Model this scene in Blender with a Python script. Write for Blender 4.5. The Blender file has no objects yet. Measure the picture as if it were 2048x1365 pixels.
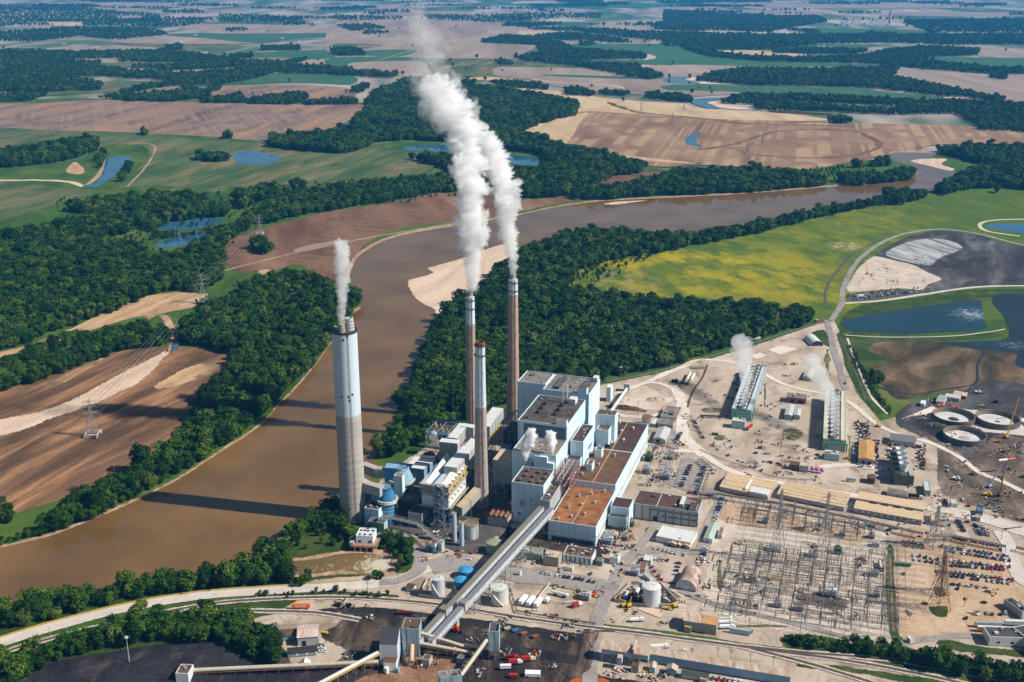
import bpy,bmesh,math,random
import numpy as np
from mathutils import Vector,Matrix,noise,geometry
S = bpy.context.scene
COL = S.collection
R = math.radians
# ---------------------------------------------------------------- camera
FL = 2275.6; TH = math.atan(757.5 / FL); HC = 480.0
cs,cc = math.sin(TH),math.cos(TH)
cam = bpy.data.cameras.new('camera'); cam.lens = 40.0; cam.sensor_width = 36.0
cam.clip_start = 1.0; cam.clip_end = 200000
co = bpy.data.objects.new('camera',cam); COL.objects.link(co)
co.location = (0,0,HC); co.rotation_euler = (R(90) - TH,0,0)
S.camera = co
# ---------------------------------------------------------------- light
SUN_EL = R(42.0); SUN_AZ = R(-13.0)          # azimuth measured from +X towards +Y
w = bpy.data.worlds.new('World'); S.world = w; w.use_nodes = True
nt = w.node_tree; bg = nt.nodes['Background']
sky = nt.nodes.new('ShaderNodeTexSky'); sky.sky_type = 'NISHITA'; sky.sun_disc = False
sky.sun_elevation = SUN_EL; sky.sun_rotation = R(90) - SUN_AZ
sky.air_density = 1.0; sky.dust_density = 0.6; sky.ozone_density = 2.0
nt.links.new(sky.outputs[0],bg.inputs[0]); bg.inputs[1].default_value = 0.05
sl = bpy.data.lights.new('sun','SUN'); sl.energy = 5.0; sl.angle = R(0.5); sl.color = (1.0,0.94,0.85)
so = bpy.data.objects.new('sun',sl); COL.objects.link(so)
sd = Vector((math.cos(SUN_EL) * math.cos(SUN_AZ),math.cos(SUN_EL) * math.sin(SUN_AZ),math.sin(SUN_EL)))
so.rotation_euler = sd.to_track_quat('Z','Y').to_euler(); so.location = (900,300,900)
S.view_settings.view_transform = 'Standard'; S.view_settings.look = 'None'
S.view_settings.exposure = 0.3; S.view_settings.gamma = 1.0
S.render.engine = 'CYCLES'
cy = S.cycles
cy.max_bounces = 24; cy.diffuse_bounces = 2; cy.glossy_bounces = 2; cy.transmission_bounces = 2
cy.volume_bounces = 20; cy.transparent_max_bounces = 16; cy.use_denoising = True
cy.use_adaptive_sampling = True; cy.adaptive_threshold = 0.02
cy.caustics_reflective = False; cy.caustics_refractive = False
cy.sample_clamp_indirect = 6
# ---------------------------------------------------------------- projection used for measuring the photo
def G(px,py,z=0.0):
    x = (px - 1024) / FL; y = (py - 682.5) / FL
    d = (HC - z) / (cs + y * cc)
    return Vector((x * d,d * (cc - y * cs),z))
def PX(X,Y,Z=0.0):
    d = Y * cc + (HC - Z) * cs
    return 1024 + FL * X / d,682.5 + FL * ((HC - Z) * cc - Y * cs) / d,d
def zh(px,pyb,pyt):
    b = G(px,pyb); lo,hi = 0.0,470.0
    for _ in range(50):
        m = (lo + hi) / 2
        if PX(b.x,b.y,m)[1] > pyt: lo = m
        else: hi = m
    return lo
# ---------------------------------------------------------------- materials
M = {}
def lin(c):
    return tuple(((v / 255) / 12.92 if v / 255 < .04045 else ((v / 255 + .055) / 1.055) ** 2.4) for v in c)
def mat(name,col,rough=0.8,var=0.0,scale=0.1,metal=0.0,col2=None,spec=0.3,streak=None,alpha=None):
    """surface with noise between col and col2 in world space; streak = vertical run marks"""
    if name in M: return M[name]
    m = bpy.data.materials.new(name); m.use_nodes = True; n = m.node_tree; b = n.nodes['Principled BSDF']
    b.inputs['Roughness'].default_value = rough; b.inputs['Metallic'].default_value = metal
    b.inputs['Specular IOR Level'].default_value = spec
    if col2 is None: col2 = tuple(max(0,v * (1 - var)) for v in col)
    if var or col2 != col:
        geo = n.nodes.new('ShaderNodeNewGeometry'); mp = n.nodes.new('ShaderNodeMapping')
        mp.inputs['Scale'].default_value = streak or (1,1,1)
        n.links.new(geo.outputs['Position'],mp.inputs[0])
        nz = n.nodes.new('ShaderNodeTexNoise'); nz.inputs['Scale'].default_value = scale
        nz.inputs['Detail'].default_value = 6; nz.inputs['Roughness'].default_value = .62
        n.links.new(mp.outputs[0],nz.inputs[0])
        rp = n.nodes.new('ShaderNodeValToRGB'); e = rp.color_ramp.elements
        e[0].position = .36; e[1].position = .66
        e[0].color = (*col2,1); e[1].color = (*col,1)
        n.links.new(nz.outputs['Fac'],rp.inputs[0]); n.links.new(rp.outputs[0],b.inputs['Base Color'])
    else: b.inputs['Base Color'].default_value = (*col,1)
    M[name] = m; return m
def gmat(name,stops,scale=0.02,stretch=(1,1),rot=0.0,detail=9,rough=0.95,fine=0.12,fscale=0.5,
         stripe=None,spot=None,big=None,tracks=None):
    """ground cover: stops = [(pos, colour)...] over stretched noise, fine grain on top, optional stripes,
    spot = (x,y,radius,colour,strength),big = (scale,colour,threshold)"""
    m = bpy.data.materials.new(name); m.use_nodes = True; n = m.node_tree; L = n.links; b = n.nodes['Principled BSDF']
    b.inputs['Roughness'].default_value = rough; b.inputs['Specular IOR Level'].default_value = .15
    geo = n.nodes.new('ShaderNodeNewGeometry'); mp = n.nodes.new('ShaderNodeMapping')
    mp.vector_type = 'TEXTURE'
    mp.inputs['Rotation'].default_value = (0,0,rot); mp.inputs['Scale'].default_value = (1 / stretch[0],1 / stretch[1],1)
    L.new(geo.outputs['Position'],mp.inputs[0])
    nz = n.nodes.new('ShaderNodeTexNoise'); nz.inputs['Scale'].default_value = scale; nz.inputs['Detail'].default_value = detail
    nz.inputs['Roughness'].default_value = .65; nz.inputs['Distortion'].default_value = .6
    L.new(mp.outputs[0],nz.inputs[0])
    rp = n.nodes.new('ShaderNodeValToRGB'); el = rp.color_ramp.elements
    el[0].position = stops[0][0]; el[0].color = (*stops[0][1],1); el[1].position = stops[-1][0]; el[1].color = (*stops[-1][1],1)
    for p,c in stops[1:-1]:
        x = el.new(p); x.color = (*c,1)
    L.new(nz.outputs['Fac'],rp.inputs[0]); out = rp.outputs[0]
    def mix(fac,a,c,mode='MIX'):
        x = n.nodes.new('ShaderNodeMix'); x.data_type = 'RGBA'; x.blend_type = mode
        if isinstance(fac,float): x.inputs[0].default_value = fac
        else: L.new(fac,x.inputs[0])
        L.new(a,x.inputs[6])
        if isinstance(c,tuple): x.inputs[7].default_value = (*c,1)
        else: L.new(c,x.inputs[7])
        return x.outputs[2]
    def mr(v,a,c_,d=0.,e_=1.):
        x = n.nodes.new('ShaderNodeMapRange'); x.interpolation_type = 'SMOOTHSTEP'
        for i,q in ((1,a),(2,c_),(3,d),(4,e_)): x.inputs[i].default_value = q
        L.new(v,x.inputs[0]); return x.outputs[0]
    if stripe:
        sc,ang,col,amt = stripe
        mp2 = n.nodes.new('ShaderNodeMapping'); mp2.vector_type = 'TEXTURE'; mp2.inputs['Rotation'].default_value = (0,0,ang)
        L.new(geo.outputs['Position'],mp2.inputs[0])
        sx = n.nodes.new('ShaderNodeSeparateXYZ'); L.new(mp2.outputs[0],sx.inputs[0])
        n1 = n.nodes.new('ShaderNodeTexNoise'); n1.noise_dimensions = '1D'; n1.inputs['Scale'].default_value = sc; n1.inputs['Detail'].default_value = 3
        L.new(sx.outputs[0],n1.inputs['W'])
        nb = n.nodes.new('ShaderNodeTexNoise'); nb.inputs['Scale'].default_value = .006; nb.inputs['Detail'].default_value = 5
        L.new(geo.outputs['Position'],nb.inputs[0])
        mm = n.nodes.new('ShaderNodeMath'); mm.operation = 'MULTIPLY'; L.new(mr(n1.outputs[0],.46,.56),mm.inputs[0]); L.new(mr(nb.outputs[0],.42,.56,0.,amt),mm.inputs[1])
        out = mix(mm.outputs[0],out,col)
    if big:
        sc,col,t = big
        nb = n.nodes.new('ShaderNodeTexNoise'); nb.inputs['Scale'].default_value = sc; nb.inputs['Detail'].default_value = 8; nb.inputs['Roughness'].default_value = .6
        L.new(geo.outputs['Position'],nb.inputs[0]); out = mix(mr(nb.outputs[0],t - .04,t + .06,0.,.85),out,col)
    for sp in (spot or []):
        x0,y0,r0,col,amt = sp
        dv = n.nodes.new('ShaderNodeVectorMath'); dv.operation = 'DISTANCE'; dv.inputs[1].default_value = (x0,y0,0)
        L.new(geo.outputs['Position'],dv.inputs[0])
        ns = n.nodes.new('ShaderNodeTexNoise'); ns.inputs['Scale'].default_value = 4 / r0 ; ns.inputs['Detail'].default_value = 10; ns.inputs['Roughness'].default_value = .7
        L.new(mp.outputs[0],ns.inputs[0])
        mm = n.nodes.new('ShaderNodeMath'); mm.operation = 'MULTIPLY'; L.new(mr(dv.outputs['Value'],r0,r0 * .3),mm.inputs[0]); L.new(mr(ns.outputs[0],.43,.62,0.,amt),mm.inputs[1])
        out = mix(mm.outputs[0],out,col)
    if tracks:
        col,amt,sc = tracks      # curving wheel marks: narrow bands of a warped wave
        wv = n.nodes.new('ShaderNodeTexNoise'); wv.inputs['Scale'].default_value = sc; wv.inputs['Detail'].default_value = 1.5
        L.new(geo.outputs['Position'],wv.inputs[0])
        fr = n.nodes.new('ShaderNodeMath'); fr.operation = 'PINGPONG'; fr.inputs[1].default_value = .02; L.new(wv.outputs[0],fr.inputs[0])
        nb = n.nodes.new('ShaderNodeTexNoise'); nb.inputs['Scale'].default_value = sc * 3; nb.inputs['Detail'].default_value = 5; L.new(geo.outputs['Position'],nb.inputs[0])
        mm = n.nodes.new('ShaderNodeMath'); mm.operation = 'MULTIPLY'; L.new(mr(fr.outputs[0],.013,.02),mm.inputs[0]); L.new(mr(nb.outputs[0],.48,.6,0.,amt),mm.inputs[1])
        out = mix(mm.outputs[0],out,col)
    nf = n.nodes.new('ShaderNodeTexNoise'); nf.inputs['Scale'].default_value = fscale; nf.inputs['Detail'].default_value = 4
    L.new(geo.outputs['Position'],nf.inputs[0])
    hv = n.nodes.new('ShaderNodeHueSaturation'); L.new(mr(nf.outputs[0],.3,.7,1 - fine * 1.2,1 + fine * 1.2),hv.inputs['Value']); L.new(out,hv.inputs['Color'])
    L.new(hv.outputs[0],b.inputs['Base Color'])
    if name != 'farmland':       # ragged,blended outer edge
        at = n.nodes.new('ShaderNodeAttribute'); at.attribute_name = 'edge'
        ne = n.nodes.new('ShaderNodeTexNoise'); ne.inputs['Scale'].default_value = .16; ne.inputs['Detail'].default_value = 7; ne.inputs['Roughness'].default_value = .65
        L.new(geo.outputs['Position'],ne.inputs[0]); ad = n.nodes.new('ShaderNodeMath'); ad.operation = 'MULTIPLY_ADD'; ad.inputs[1].default_value = 1.6; L.new(ne.outputs[0],ad.inputs[0]); ad.inputs[2].default_value = -.8
        a2 = n.nodes.new('ShaderNodeMath'); L.new(ad.outputs[0],a2.inputs[0]); L.new(at.outputs['Fac'],a2.inputs[1]); L.new(mr(a2.outputs[0],.3,.62),b.inputs['Alpha'])
    M[name] = m; return m
def wmat(name,deep,rough=0.06,ripple=0.4,foam=None,bump=0.05):
    m = bpy.data.materials.new(name); m.use_nodes = True; n = m.node_tree; L = n.links; b = n.nodes['Principled BSDF']
    b.inputs['Roughness'].default_value = rough; b.inputs['IOR'].default_value = 1.42
    geo = n.nodes.new('ShaderNodeNewGeometry'); nz = n.nodes.new('ShaderNodeTexNoise'); nz.inputs['Scale'].default_value = ripple; nz.inputs['Detail'].default_value = 6
    L.new(geo.outputs['Position'],nz.inputs[0])
    bp = n.nodes.new('ShaderNodeBump'); bp.inputs['Strength'].default_value = bump; bp.inputs['Distance'].default_value = 1.0
    L.new(nz.outputs[0],bp.inputs['Height']); L.new(bp.outputs[0],b.inputs['Normal'])
    n2 = n.nodes.new('ShaderNodeTexNoise'); n2.inputs['Scale'].default_value = .012; n2.inputs['Detail'].default_value = 7; L.new(geo.outputs['Position'],n2.inputs[0])
    rp = n.nodes.new('ShaderNodeValToRGB'); e = rp.color_ramp.elements; e[0].position = .35; e[1].position = .65
    e[0].color = (*[v * .8 for v in deep],1); e[1].color = (*[v * 1.22 for v in deep],1); L.new(n2.outputs[0],rp.inputs[0])
    out = rp.outputs[0]
    if foam:
        x0,y0,r0,col,lo = foam
        dv = n.nodes.new('ShaderNodeVectorMath'); dv.operation = 'DISTANCE'; dv.inputs[1].default_value = (x0,y0,0); L.new(geo.outputs['Position'],dv.inputs[0])
        mr = n.nodes.new('ShaderNodeMapRange'); mr.inputs[1].default_value = r0; mr.inputs[2].default_value = 0; mr.inputs[3].default_value = 0; mr.inputs[4].default_value = .3; L.new(dv.outputs['Value'],mr.inputs[0])
        nf = n.nodes.new('ShaderNodeTexNoise'); nf.inputs['Scale'].default_value = .12; nf.inputs['Detail'].default_value = 9; nf.inputs['Roughness'].default_value = .7; nf.inputs['Distortion'].default_value = 2
        L.new(geo.outputs['Position'],nf.inputs[0])
        ad = n.nodes.new('ShaderNodeMath'); L.new(mr.outputs[0],ad.inputs[0]); L.new(nf.outputs[0],ad.inputs[1])
        m2 = n.nodes.new('ShaderNodeMapRange'); m2.inputs[1].default_value = lo; m2.inputs[2].default_value = lo + .14; L.new(ad.outputs[0],m2.inputs[0])
        x = n.nodes.new('ShaderNodeMix'); x.data_type = 'RGBA'; L.new(m2.outputs[0],x.inputs[0]); L.new(out,x.inputs[6]); x.inputs[7].default_value = (*col,1); out = x.outputs[2]
    L.new(out,b.inputs['Base Color'])
    M[name] = m; return m
# ---------------------------------------------------------------- mesh builder
class MB:
    def __init__(s): s.v = []; s.f = []; s.mi = []; s.m = []
    def mid(s,m):
        if m not in s.m: s.m.append(m)
        return s.m.index(m)
    def face(s,pts,m):
        i = len(s.v); s.v += [tuple(p) for p in pts]; s.f.append(tuple(range(i,i + len(pts)))); s.mi.append(s.mid(m))
    def prism(s,base,z0,z1,m,mt=None,bottom=False):
        """base: list of (x,y) ccw; vertical prism; z1 may be a list of heights"""
        n = len(base); zt = z1 if isinstance(z1,(list,tuple)) else [z1] * n
        i = len(s.v); s.v += [(p[0],p[1],z0) for p in base] + [(p[0],p[1],zt[k]) for k,p in enumerate(base)]
        a = s.mid(m); t = s.mid(mt or m)
        for k in range(n):
            j = (k + 1) % n; s.f.append((i + k,i + j,i + n + j,i + n + k)); s.mi.append(a)
        s.f.append(tuple(i + n + k for k in range(n))); s.mi.append(t)
        if bottom: s.f.append(tuple(i + k for k in reversed(range(n)))); s.mi.append(a)
    def box(s,c,size,m,rot=0.0,mt=None):
        """c = centre of base"""
        x,y,z = c; a,b,h = size[0] / 2,size[1] / 2,size[2]; cr,sr = math.cos(rot),math.sin(rot)
        base = [(x + u * cr - v * sr,y + u * sr + v * cr) for u,v in ((-a,-b),(a,-b),(a,b),(-a,b))]
        s.prism(base,z,z + h,m,mt,True)
    def cyl(s,c,r0,r1,h,m,n=16,mt=None,cap=True,bottom=False):
        x,y,z = c; i = len(s.v); a = s.mid(m)
        for k in range(n):
            t = 2 * math.pi * k / n; s.v.append((x + r0 * math.cos(t),y + r0 * math.sin(t),z))
        for k in range(n):
            t = 2 * math.pi * k / n; s.v.append((x + r1 * math.cos(t),y + r1 * math.sin(t),z + h))
        for k in range(n):
            j = (k + 1) % n; s.f.append((i + k,i + j,i + n + j,i + n + k)); s.mi.append(a)
        if cap: s.f.append(tuple(i + n + k for k in range(n))); s.mi.append(s.mid(mt or m))
        if bottom: s.f.append(tuple(i + k for k in reversed(range(n)))); s.mi.append(a)
    def lathe(s,c,prof,m,n=24,ms=None):
        """prof: list of (r, z); ms: material per band"""
        x,y,z0 = c; i = len(s.v)
        for r,z in prof:
            for k in range(n):
                t = 2 * math.pi * k / n; s.v.append((x + r * math.cos(t),y + r * math.sin(t),z0 + z))
        for q in range(len(prof) - 1):
            a = s.mid(ms[q] if ms else m)
            for k in range(n):
                j = (k + 1) % n; s.f.append((i + q * n + k,i + q * n + j,i + q * n + n + j,i + q * n + n + k)); s.mi.append(a)
    def tube(s,p,q,r,m,n=4,r1=None,cap=False):
        p = Vector(p); q = Vector(q); d = q - p
        if d.length < 1e-6: return
        d.normalize(); a = d.cross(Vector((0,0,1)))
        if a.length < 1e-3: a = Vector((1,0,0))
        a.normalize(); b = d.cross(a); i = len(s.v); mi = s.mid(m)
        for pt,rr in ((p,r),(q,r if r1 is None else r1)):
            for k in range(n):
                t = 2 * math.pi * (k + .5) / n; s.v.append(tuple(pt + a * math.cos(t) * rr + b * math.sin(t) * rr))
        for k in range(n):
            j = (k + 1) % n; s.f.append((i + k,i + n + k,i + n + j,i + j)); s.mi.append(mi)
        if cap:
            s.f.append(tuple(i + n + k for k in reversed(range(n)))); s.mi.append(mi); s.f.append(tuple(i + k for k in range(n))); s.mi.append(mi)
    def beam(s,p,q,w,h,m,mt=None):
        """box section of width w and height h along p-q (p,q = bottom centre line)"""
        p = Vector(p); q = Vector(q); d = (q - p); d.z = 0; d.normalize(); sx = Vector((d.y,-d.x,0)) * w / 2; up = Vector((0,0,h))
        c = [p - sx,p + sx,q + sx,q - sx]; i = len(s.v); s.v += [tuple(v) for v in c] + [tuple(v + up) for v in c]
        a = s.mid(m); t = s.mid(mt or m)
        for f,mm in (((0,1,5,4),a),((1,2,6,5),a),((2,3,7,6),a),((3,0,4,7),a),((4,5,6,7),t),((3,2,1,0),a)):
            s.f.append(tuple(i + k for k in f)); s.mi.append(mm)
    def build(s,name,parent=None,smooth=False,mesh_only=False):
        me = bpy.data.meshes.new(name); me.from_pydata(s.v,[],s.f)
        for m in s.m: me.materials.append(m)
        me.polygons.foreach_set('material_index',s.mi)
        if smooth: me.polygons.foreach_set('use_smooth',[True] * len(me.polygons))
        me.update()
        if mesh_only: return me
        o = bpy.data.objects.new(name,me); COL.objects.link(o)
        if parent:
            o.parent = parent
            base = parent
            off = Vector(parent.location)
            while base.parent: base = base.parent; off = off + Vector(base.location)
            o.location = -off
        return o
def tag(o,label=None,cat=None,group=None,kind=None):
    if label: o['label'] = label
    if cat: o['category'] = cat
    if group: o['group'] = group
    if kind: o['kind'] = kind
    return o
def thing(name,label,cat,loc=(0,0,0),group=None):
    o = bpy.data.objects.new(name,None); COL.objects.link(o); o.location = loc; o.empty_display_size = 1
    return tag(o,label,cat,group)
def copy_tree(o,parent=None):
    c = o.copy(); COL.objects.link(c); c.parent = parent
    for ch in list(o.children): copy_tree(ch,c)
    return c
# ---------------------------------------------------------------- curves and ground sheets
def cr(pts,closed=False,n=6):
    P_ = [Vector(p) for p in pts]; N = len(P_); out = []
    for i in range(N if closed else N - 1):
        a = P_[(i - 1) % N] if closed or i > 0 else P_[i]; b = P_[i]; c = P_[(i + 1) % N]
        d = P_[(i + 2) % N] if closed or i + 2 < N else c
        for k in range(n):
            t = k / n; out.append(.5 * ((2 * b) + (c - a) * t + (2 * a - 5 * b + 4 * c - d) * t * t + (3 * b - a - 3 * c + d) * t ** 3))
    if not closed: out.append(P_[-1])
    return out
SH = []
def wpts(px,sm=True,n=6,amp=0.0,closed=True):
    p = cr([(a,b) for a,b in px],closed,n) if sm else [Vector(q) for q in px]
    g = [G(q[0],max(q[1],-60)) for q in p]
    if amp:
        r = random.Random(len(px) + int(px[0][0]))
        o = r.random() * 100
        out = []
        for i,q in enumerate(g):
            a = g[i - 1] if closed or i else q; b = g[(i + 1) % len(g)] if closed or i + 1 < len(g) else q
            d = (b - a); d.z = 0
            if d.length > 0: d.normalize()
            k = noise.noise(Vector((q.x * .012 + o,q.y * .012,0))) + .6 * noise.noise(Vector((q.x * .05 + o,q.y * .05,5)))
            out.append(q + Vector((-d.y,d.x,0)) * k * amp)
        g = out
    return g
def sheet(name,m,px,sm=True,n=6,amp=3.0,far=False,kind='structure'):
    SH.append((name,m,wpts(px,sm,n,amp),kind))
def ribbon(name,m,px,width,sm=True,n=8,amp=0.0,wj=0.0,kind='structure'):
    g = wpts(px,sm,n,0,closed=False); L_ = []; R_ = []
    for i,q in enumerate(g):
        d = g[min(i + 1,len(g) - 1)] - g[max(i - 1,0)]; d.z = 0; d.normalize(); nn = Vector((-d.y,d.x,0))
        wd = (width if not isinstance(width,(list,tuple)) else width[0] + (width[1] - width[0]) * i / (len(g) - 1)) / 2
        k = 1 + wj * noise.noise(Vector((q.x * .03,q.y * .03,3))); k2 = 1 + wj * noise.noise(Vector((q.x * .03,q.y * .03,9)))
        L_.append(q + nn * wd * k); R_.append(q - nn * wd * k2)
    SH.append((name,m,(L_,R_),kind)); return g
def build_sheets():
    N = len(SH); z = 0
    z = -(N * .006) - .02
    for i,(name,m,pts,kind) in enumerate(SH):
        z += .006
        me = bpy.data.meshes.new(name)
        if isinstance(pts,tuple):
            L_,R_ = pts; k = len(L_); v = []; e = []; hd = .1 if m.name in ('asphalt','pale_road','rail_bed') else .3
            for row,t_,ed in ((0,0,0),(1,hd,1),(2,1 - hd,1),(3,1,0)):
                for a,b_ in zip(L_,R_): q = a.lerp(b_,t_); v.append((q.x,q.y,z)); e.append(float(ed))
            f = [(r * k + j,(r + 1) * k + j,(r + 1) * k + j + 1,r * k + j + 1) for r in range(3) for j in range(k - 1)]
        else:
            P_ = [Vector((p.x,p.y,0)) for p in pts]; n_ = len(P_); A_ = sum(P_[q].x * P_[(q + 1) % n_].y - P_[(q + 1) % n_].x * P_[q].y for q in range(n_)) / 2
            sg = 1 if A_ > 0 else -1; cx = [p.x for p in P_]; cy_ = [p.y for p in P_]
            per = sum((P_[q] - P_[(q + 1) % n_]).length for q in range(n_)); mean_w = abs(A_) * 2 / max(per,1)
            wd = min(8 if 'streak' in name or 'patch' in name else 5.0 if P_[0].y < 3000 else 14,mean_w * (.3 if 'streak' in name or 'patch' in name else .3)); ins = []
            for q in range(n_):
                d = P_[(q + 1) % n_] - P_[q - 1]; d = d.normalized() if d.length > 0 else Vector((1,0,0)); ins.append(P_[q] + Vector((-d.y,d.x,0)) * sg * wd)
            if n_ > 12 and m.use_nodes and not m.name.endswith('water'):
                v = [(p.x,p.y,z) for p in P_] + [(p.x,p.y,z) for p in ins]; e = [0.] * n_ + [1.] * n_
                f = [(q,(q + 1) % n_,n_ + (q + 1) % n_,n_ + q) for q in range(n_)]
                f += [tuple(n_ + a for a in t) for t in geometry.tessellate_polygon([ins])]
            else: v = [(p.x,p.y,z) for p in P_]; e = [1.] * n_; f = [tuple(t) for t in geometry.tessellate_polygon([P_])]
        me.from_pydata(v,[],f); me.materials.append(m); me.update()
        bm = bmesh.new(); bm.from_mesh(me); bm.normal_update()
        for fc in bm.faces:
            if fc.normal.z < 0: fc.normal_flip()
        bm.to_mesh(me); bm.free()
        at = me.attributes.new('edge','FLOAT','POINT'); at.data.foreach_set('value',e)
        o = bpy.data.objects.new(name,me); COL.objects.link(o); o['kind'] = kind
def inpoly(x,y,poly):
    c = False; j = len(poly) - 1
    for i in range(len(poly)):
        xi,yi = poly[i][0],poly[i][1]; xj,yj = poly[j][0],poly[j][1]
        if (yi > y) != (yj > y) and x < (xj - xi) * (y - yi) / (yj - yi) + xi: c = not c
        j = i
    return c
HAZE_D = 4.0e-5
# = GROUND
gx = lambda px,py: tuple(G(px,py)[:2])
def spot(px,py,r,col,amt=.9): g = G(px,py); return (g.x,g.y,r,col,amt)
farm = gmat('farmland',[(.36,(.05,.10,.045)),(.46,(.10,.15,.08)),(.52,(.28,.24,.20)),(.64,(.46,.40,.34))],scale=.0011,stretch=(1.6,.5),detail=3,fine=.04,fscale=.02)  # field tones paled so the colour carries some of the distant haze
gr_mid = gmat('meadow_grass',[(.3,(.022,.060,.008)),(.5,(.050,.105,.012)),(.62,(.085,.135,.018)),(.75,(.19,.16,.06))],scale=.010,stretch=(1.5,.6),rot=.3)
gr_crop = gmat('young_crop',[(.3,(.028,.072,.022)),(.47,(.058,.098,.03)),(.56,(.13,.125,.05)),(.7,(.30,.19,.10))],scale=.0055,stretch=(2.2,.5),rot=-.25,detail=10,stripe=(.08,R(-15),(.15,.17,.07),.6))
gr_dark = gmat('dark_grass',[(.3,(.02,.045,.007)),(.5,(.036,.066,.010)),(.62,(.07,.09,.018)),(.75,(.16,.145,.05))],scale=.03)
gr_green = gmat('green_field',[(.3,(.03,.10,.045)),(.7,(.06,.14,.06))],scale=.004,stretch=(2,.5))
plow_p = gmat('pink_plough',[(.32,(.11,.068,.052)),(.48,(.22,.145,.11)),(.58,(.31,.185,.11)),(.66,(.42,.20,.09)),(.72,(.08,.11,.03))],scale=.0035,stretch=(2.4,.45),rot=-.2,detail=10,stripe=(.05,R(20),(.32,.23,.17),.5))
plow_m = gmat('mauve_plough',[(.3,(.21,.155,.125)),(.5,(.31,.235,.185)),(.7,(.43,.325,.245))],scale=.002,stretch=(2,.4),detail=6)
plow_b = gmat('brown_plough',[(.3,(.095,.045,.026)),(.47,(.145,.075,.043)),(.6,(.22,.12,.068)),(.75,(.34,.21,.125))],scale=.006,stretch=(2,.5),rot=.25,detail=10,stripe=(.12,R(70),(.24,.145,.085),.6))
straw = gmat('stubble',[(.3,(.40,.27,.15)),(.55,(.55,.40,.24)),(.75,(.62,.48,.31))],scale=.006,stretch=(2,.5))
stripy = gmat('striped_stubble',[(.3,(.15,.085,.048)),(.5,(.25,.15,.088)),(.7,(.36,.235,.14))],scale=.004,stretch=(1.8,.6),stripe=(.022,R(-14),(.47,.32,.18),.6),detail=9)
flood = gmat('flood_silt',[(.30,(.05,.03,.016)),(.43,(.11,.062,.032)),(.52,(.19,.105,.056)),(.6,(.33,.165,.075)),(.72,(.44,.28,.165))],scale=.013,stretch=(.35,2.4),rot=R(68),detail=9)
sand = gmat('sand',[(.3,(.50,.36,.26)),(.6,(.66,.50,.38)),(.75,(.72,.57,.44))],scale=.02,stretch=(.4,2),rot=R(68))
bank = gmat('bank_clay',[(.3,(.20,.12,.07)),(.55,(.42,.28,.17)),(.7,(.60,.42,.28))],scale=.12,detail=6)
dirt_o = gmat('track_dirt',[(.3,(.28,.16,.09)),(.5,(.46,.29,.16)),(.7,(.60,.42,.25))],scale=.03,stretch=(.4,2),rot=R(68),big=(.01,(.13,.10,.05),.6))
yellow = gmat('yellow_meadow',[(.3,(.055,.11,.012)),(.5,(.07,.12,.010)),(.65,(.115,.145,.012)),(.78,(.20,.16,.05))],scale=.012,stretch=(1.3,.7),rot=.4,
              spot=[spot(1420,540,300,(.36,.29,.008),1.),spot(1560,560,240,(.30,.26,.008),.9),spot(1640,470,300,(.20,.21,.012),.8),spot(1720,430,200,(.28,.25,.012),.5),spot(1690,491,45,(.5,.4,.22),.9),spot(1240,560,90,(.42,.28,.13),.5),spot(1860,380,60,(.5,.36,.2),.8)])
yard = gmat('yard_gravel',[(.3,(.27,.205,.15)),(.45,(.41,.325,.25)),(.58,(.50,.41,.325)),(.72,(.60,.515,.43))],scale=.018,stretch=(1.4,.8),rot=-.3,fine=.09,fscale=1.7,big=(.03,(.24,.18,.135),.58),tracks=((.30,.24,.185),.85,.012))
yard_p = gmat('pale_gravel',[(.3,(.42,.34,.27)),(.55,(.57,.48,.395)),(.75,(.66,.57,.48))],scale=.03,fine=.1,big=(.03,(.36,.27,.19),.62))
tan_lot = gmat('tan_lot',[(.3,(.30,.195,.115)),(.5,(.46,.32,.205)),(.7,(.57,.425,.29))],scale=.015,stretch=(1.8,.6),rot=-.25,fine=.1,tracks=((.33,.22,.14),.7,.015))
coal = gmat('coal_dust',[(.33,(.014,.012,.013)),(.48,(.036,.028,.025)),(.58,(.11,.078,.058)),(.69,(.31,.23,.17))],scale=.016,stretch=(2.2,.7),rot=-.15,fine=.2,tracks=((.03,.024,.022),.9,.014))
coal_d = gmat('coal',[(.3,(.012,.011,.014)),(.55,(.028,.026,.03)),(.72,(.075,.06,.055))],scale=.03,stretch=(2,.7),fine=.25)
rust_d = gmat('rusty_dirt',[(.3,(.13,.065,.035)),(.5,(.24,.13,.075)),(.7,(.34,.21,.13))],scale=.04,fine=.2)
asph = gmat('asphalt',[(.3,(.22,.19,.175)),(.5,(.29,.26,.24)),(.7,(.36,.32,.295))],scale=.05,fine=.08,big=(.04,(.10,.085,.08),.66))
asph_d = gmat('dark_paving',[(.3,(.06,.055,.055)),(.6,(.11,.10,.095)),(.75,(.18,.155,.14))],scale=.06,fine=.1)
conc = gmat('pale_road',[(.3,(.48,.42,.37)),(.6,(.60,.54,.48)),(.75,(.66,.60,.54))],scale=.05,fine=.06,big=(.05,(.33,.27,.22),.64))
white_r = gmat('white_road',[(.3,(.56,.48,.40)),(.6,(.70,.62,.54)),(.75,(.76,.69,.62))],scale=.04,fine=.08)
ash = gmat('ash_ground',[(.35,(.028,.026,.028)),(.5,(.055,.052,.055)),(.62,(.12,.115,.115)),(.75,(.24,.235,.23))],scale=.012,stretch=(1.8,.6),rot=-.4)
ash_w = gmat('white_ash',[(.36,(.08,.08,.085)),(.5,(.34,.34,.34)),(.7,(.55,.55,.56))],scale=.03,stretch=(3,.35),rot=.35,fine=.15)
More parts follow.
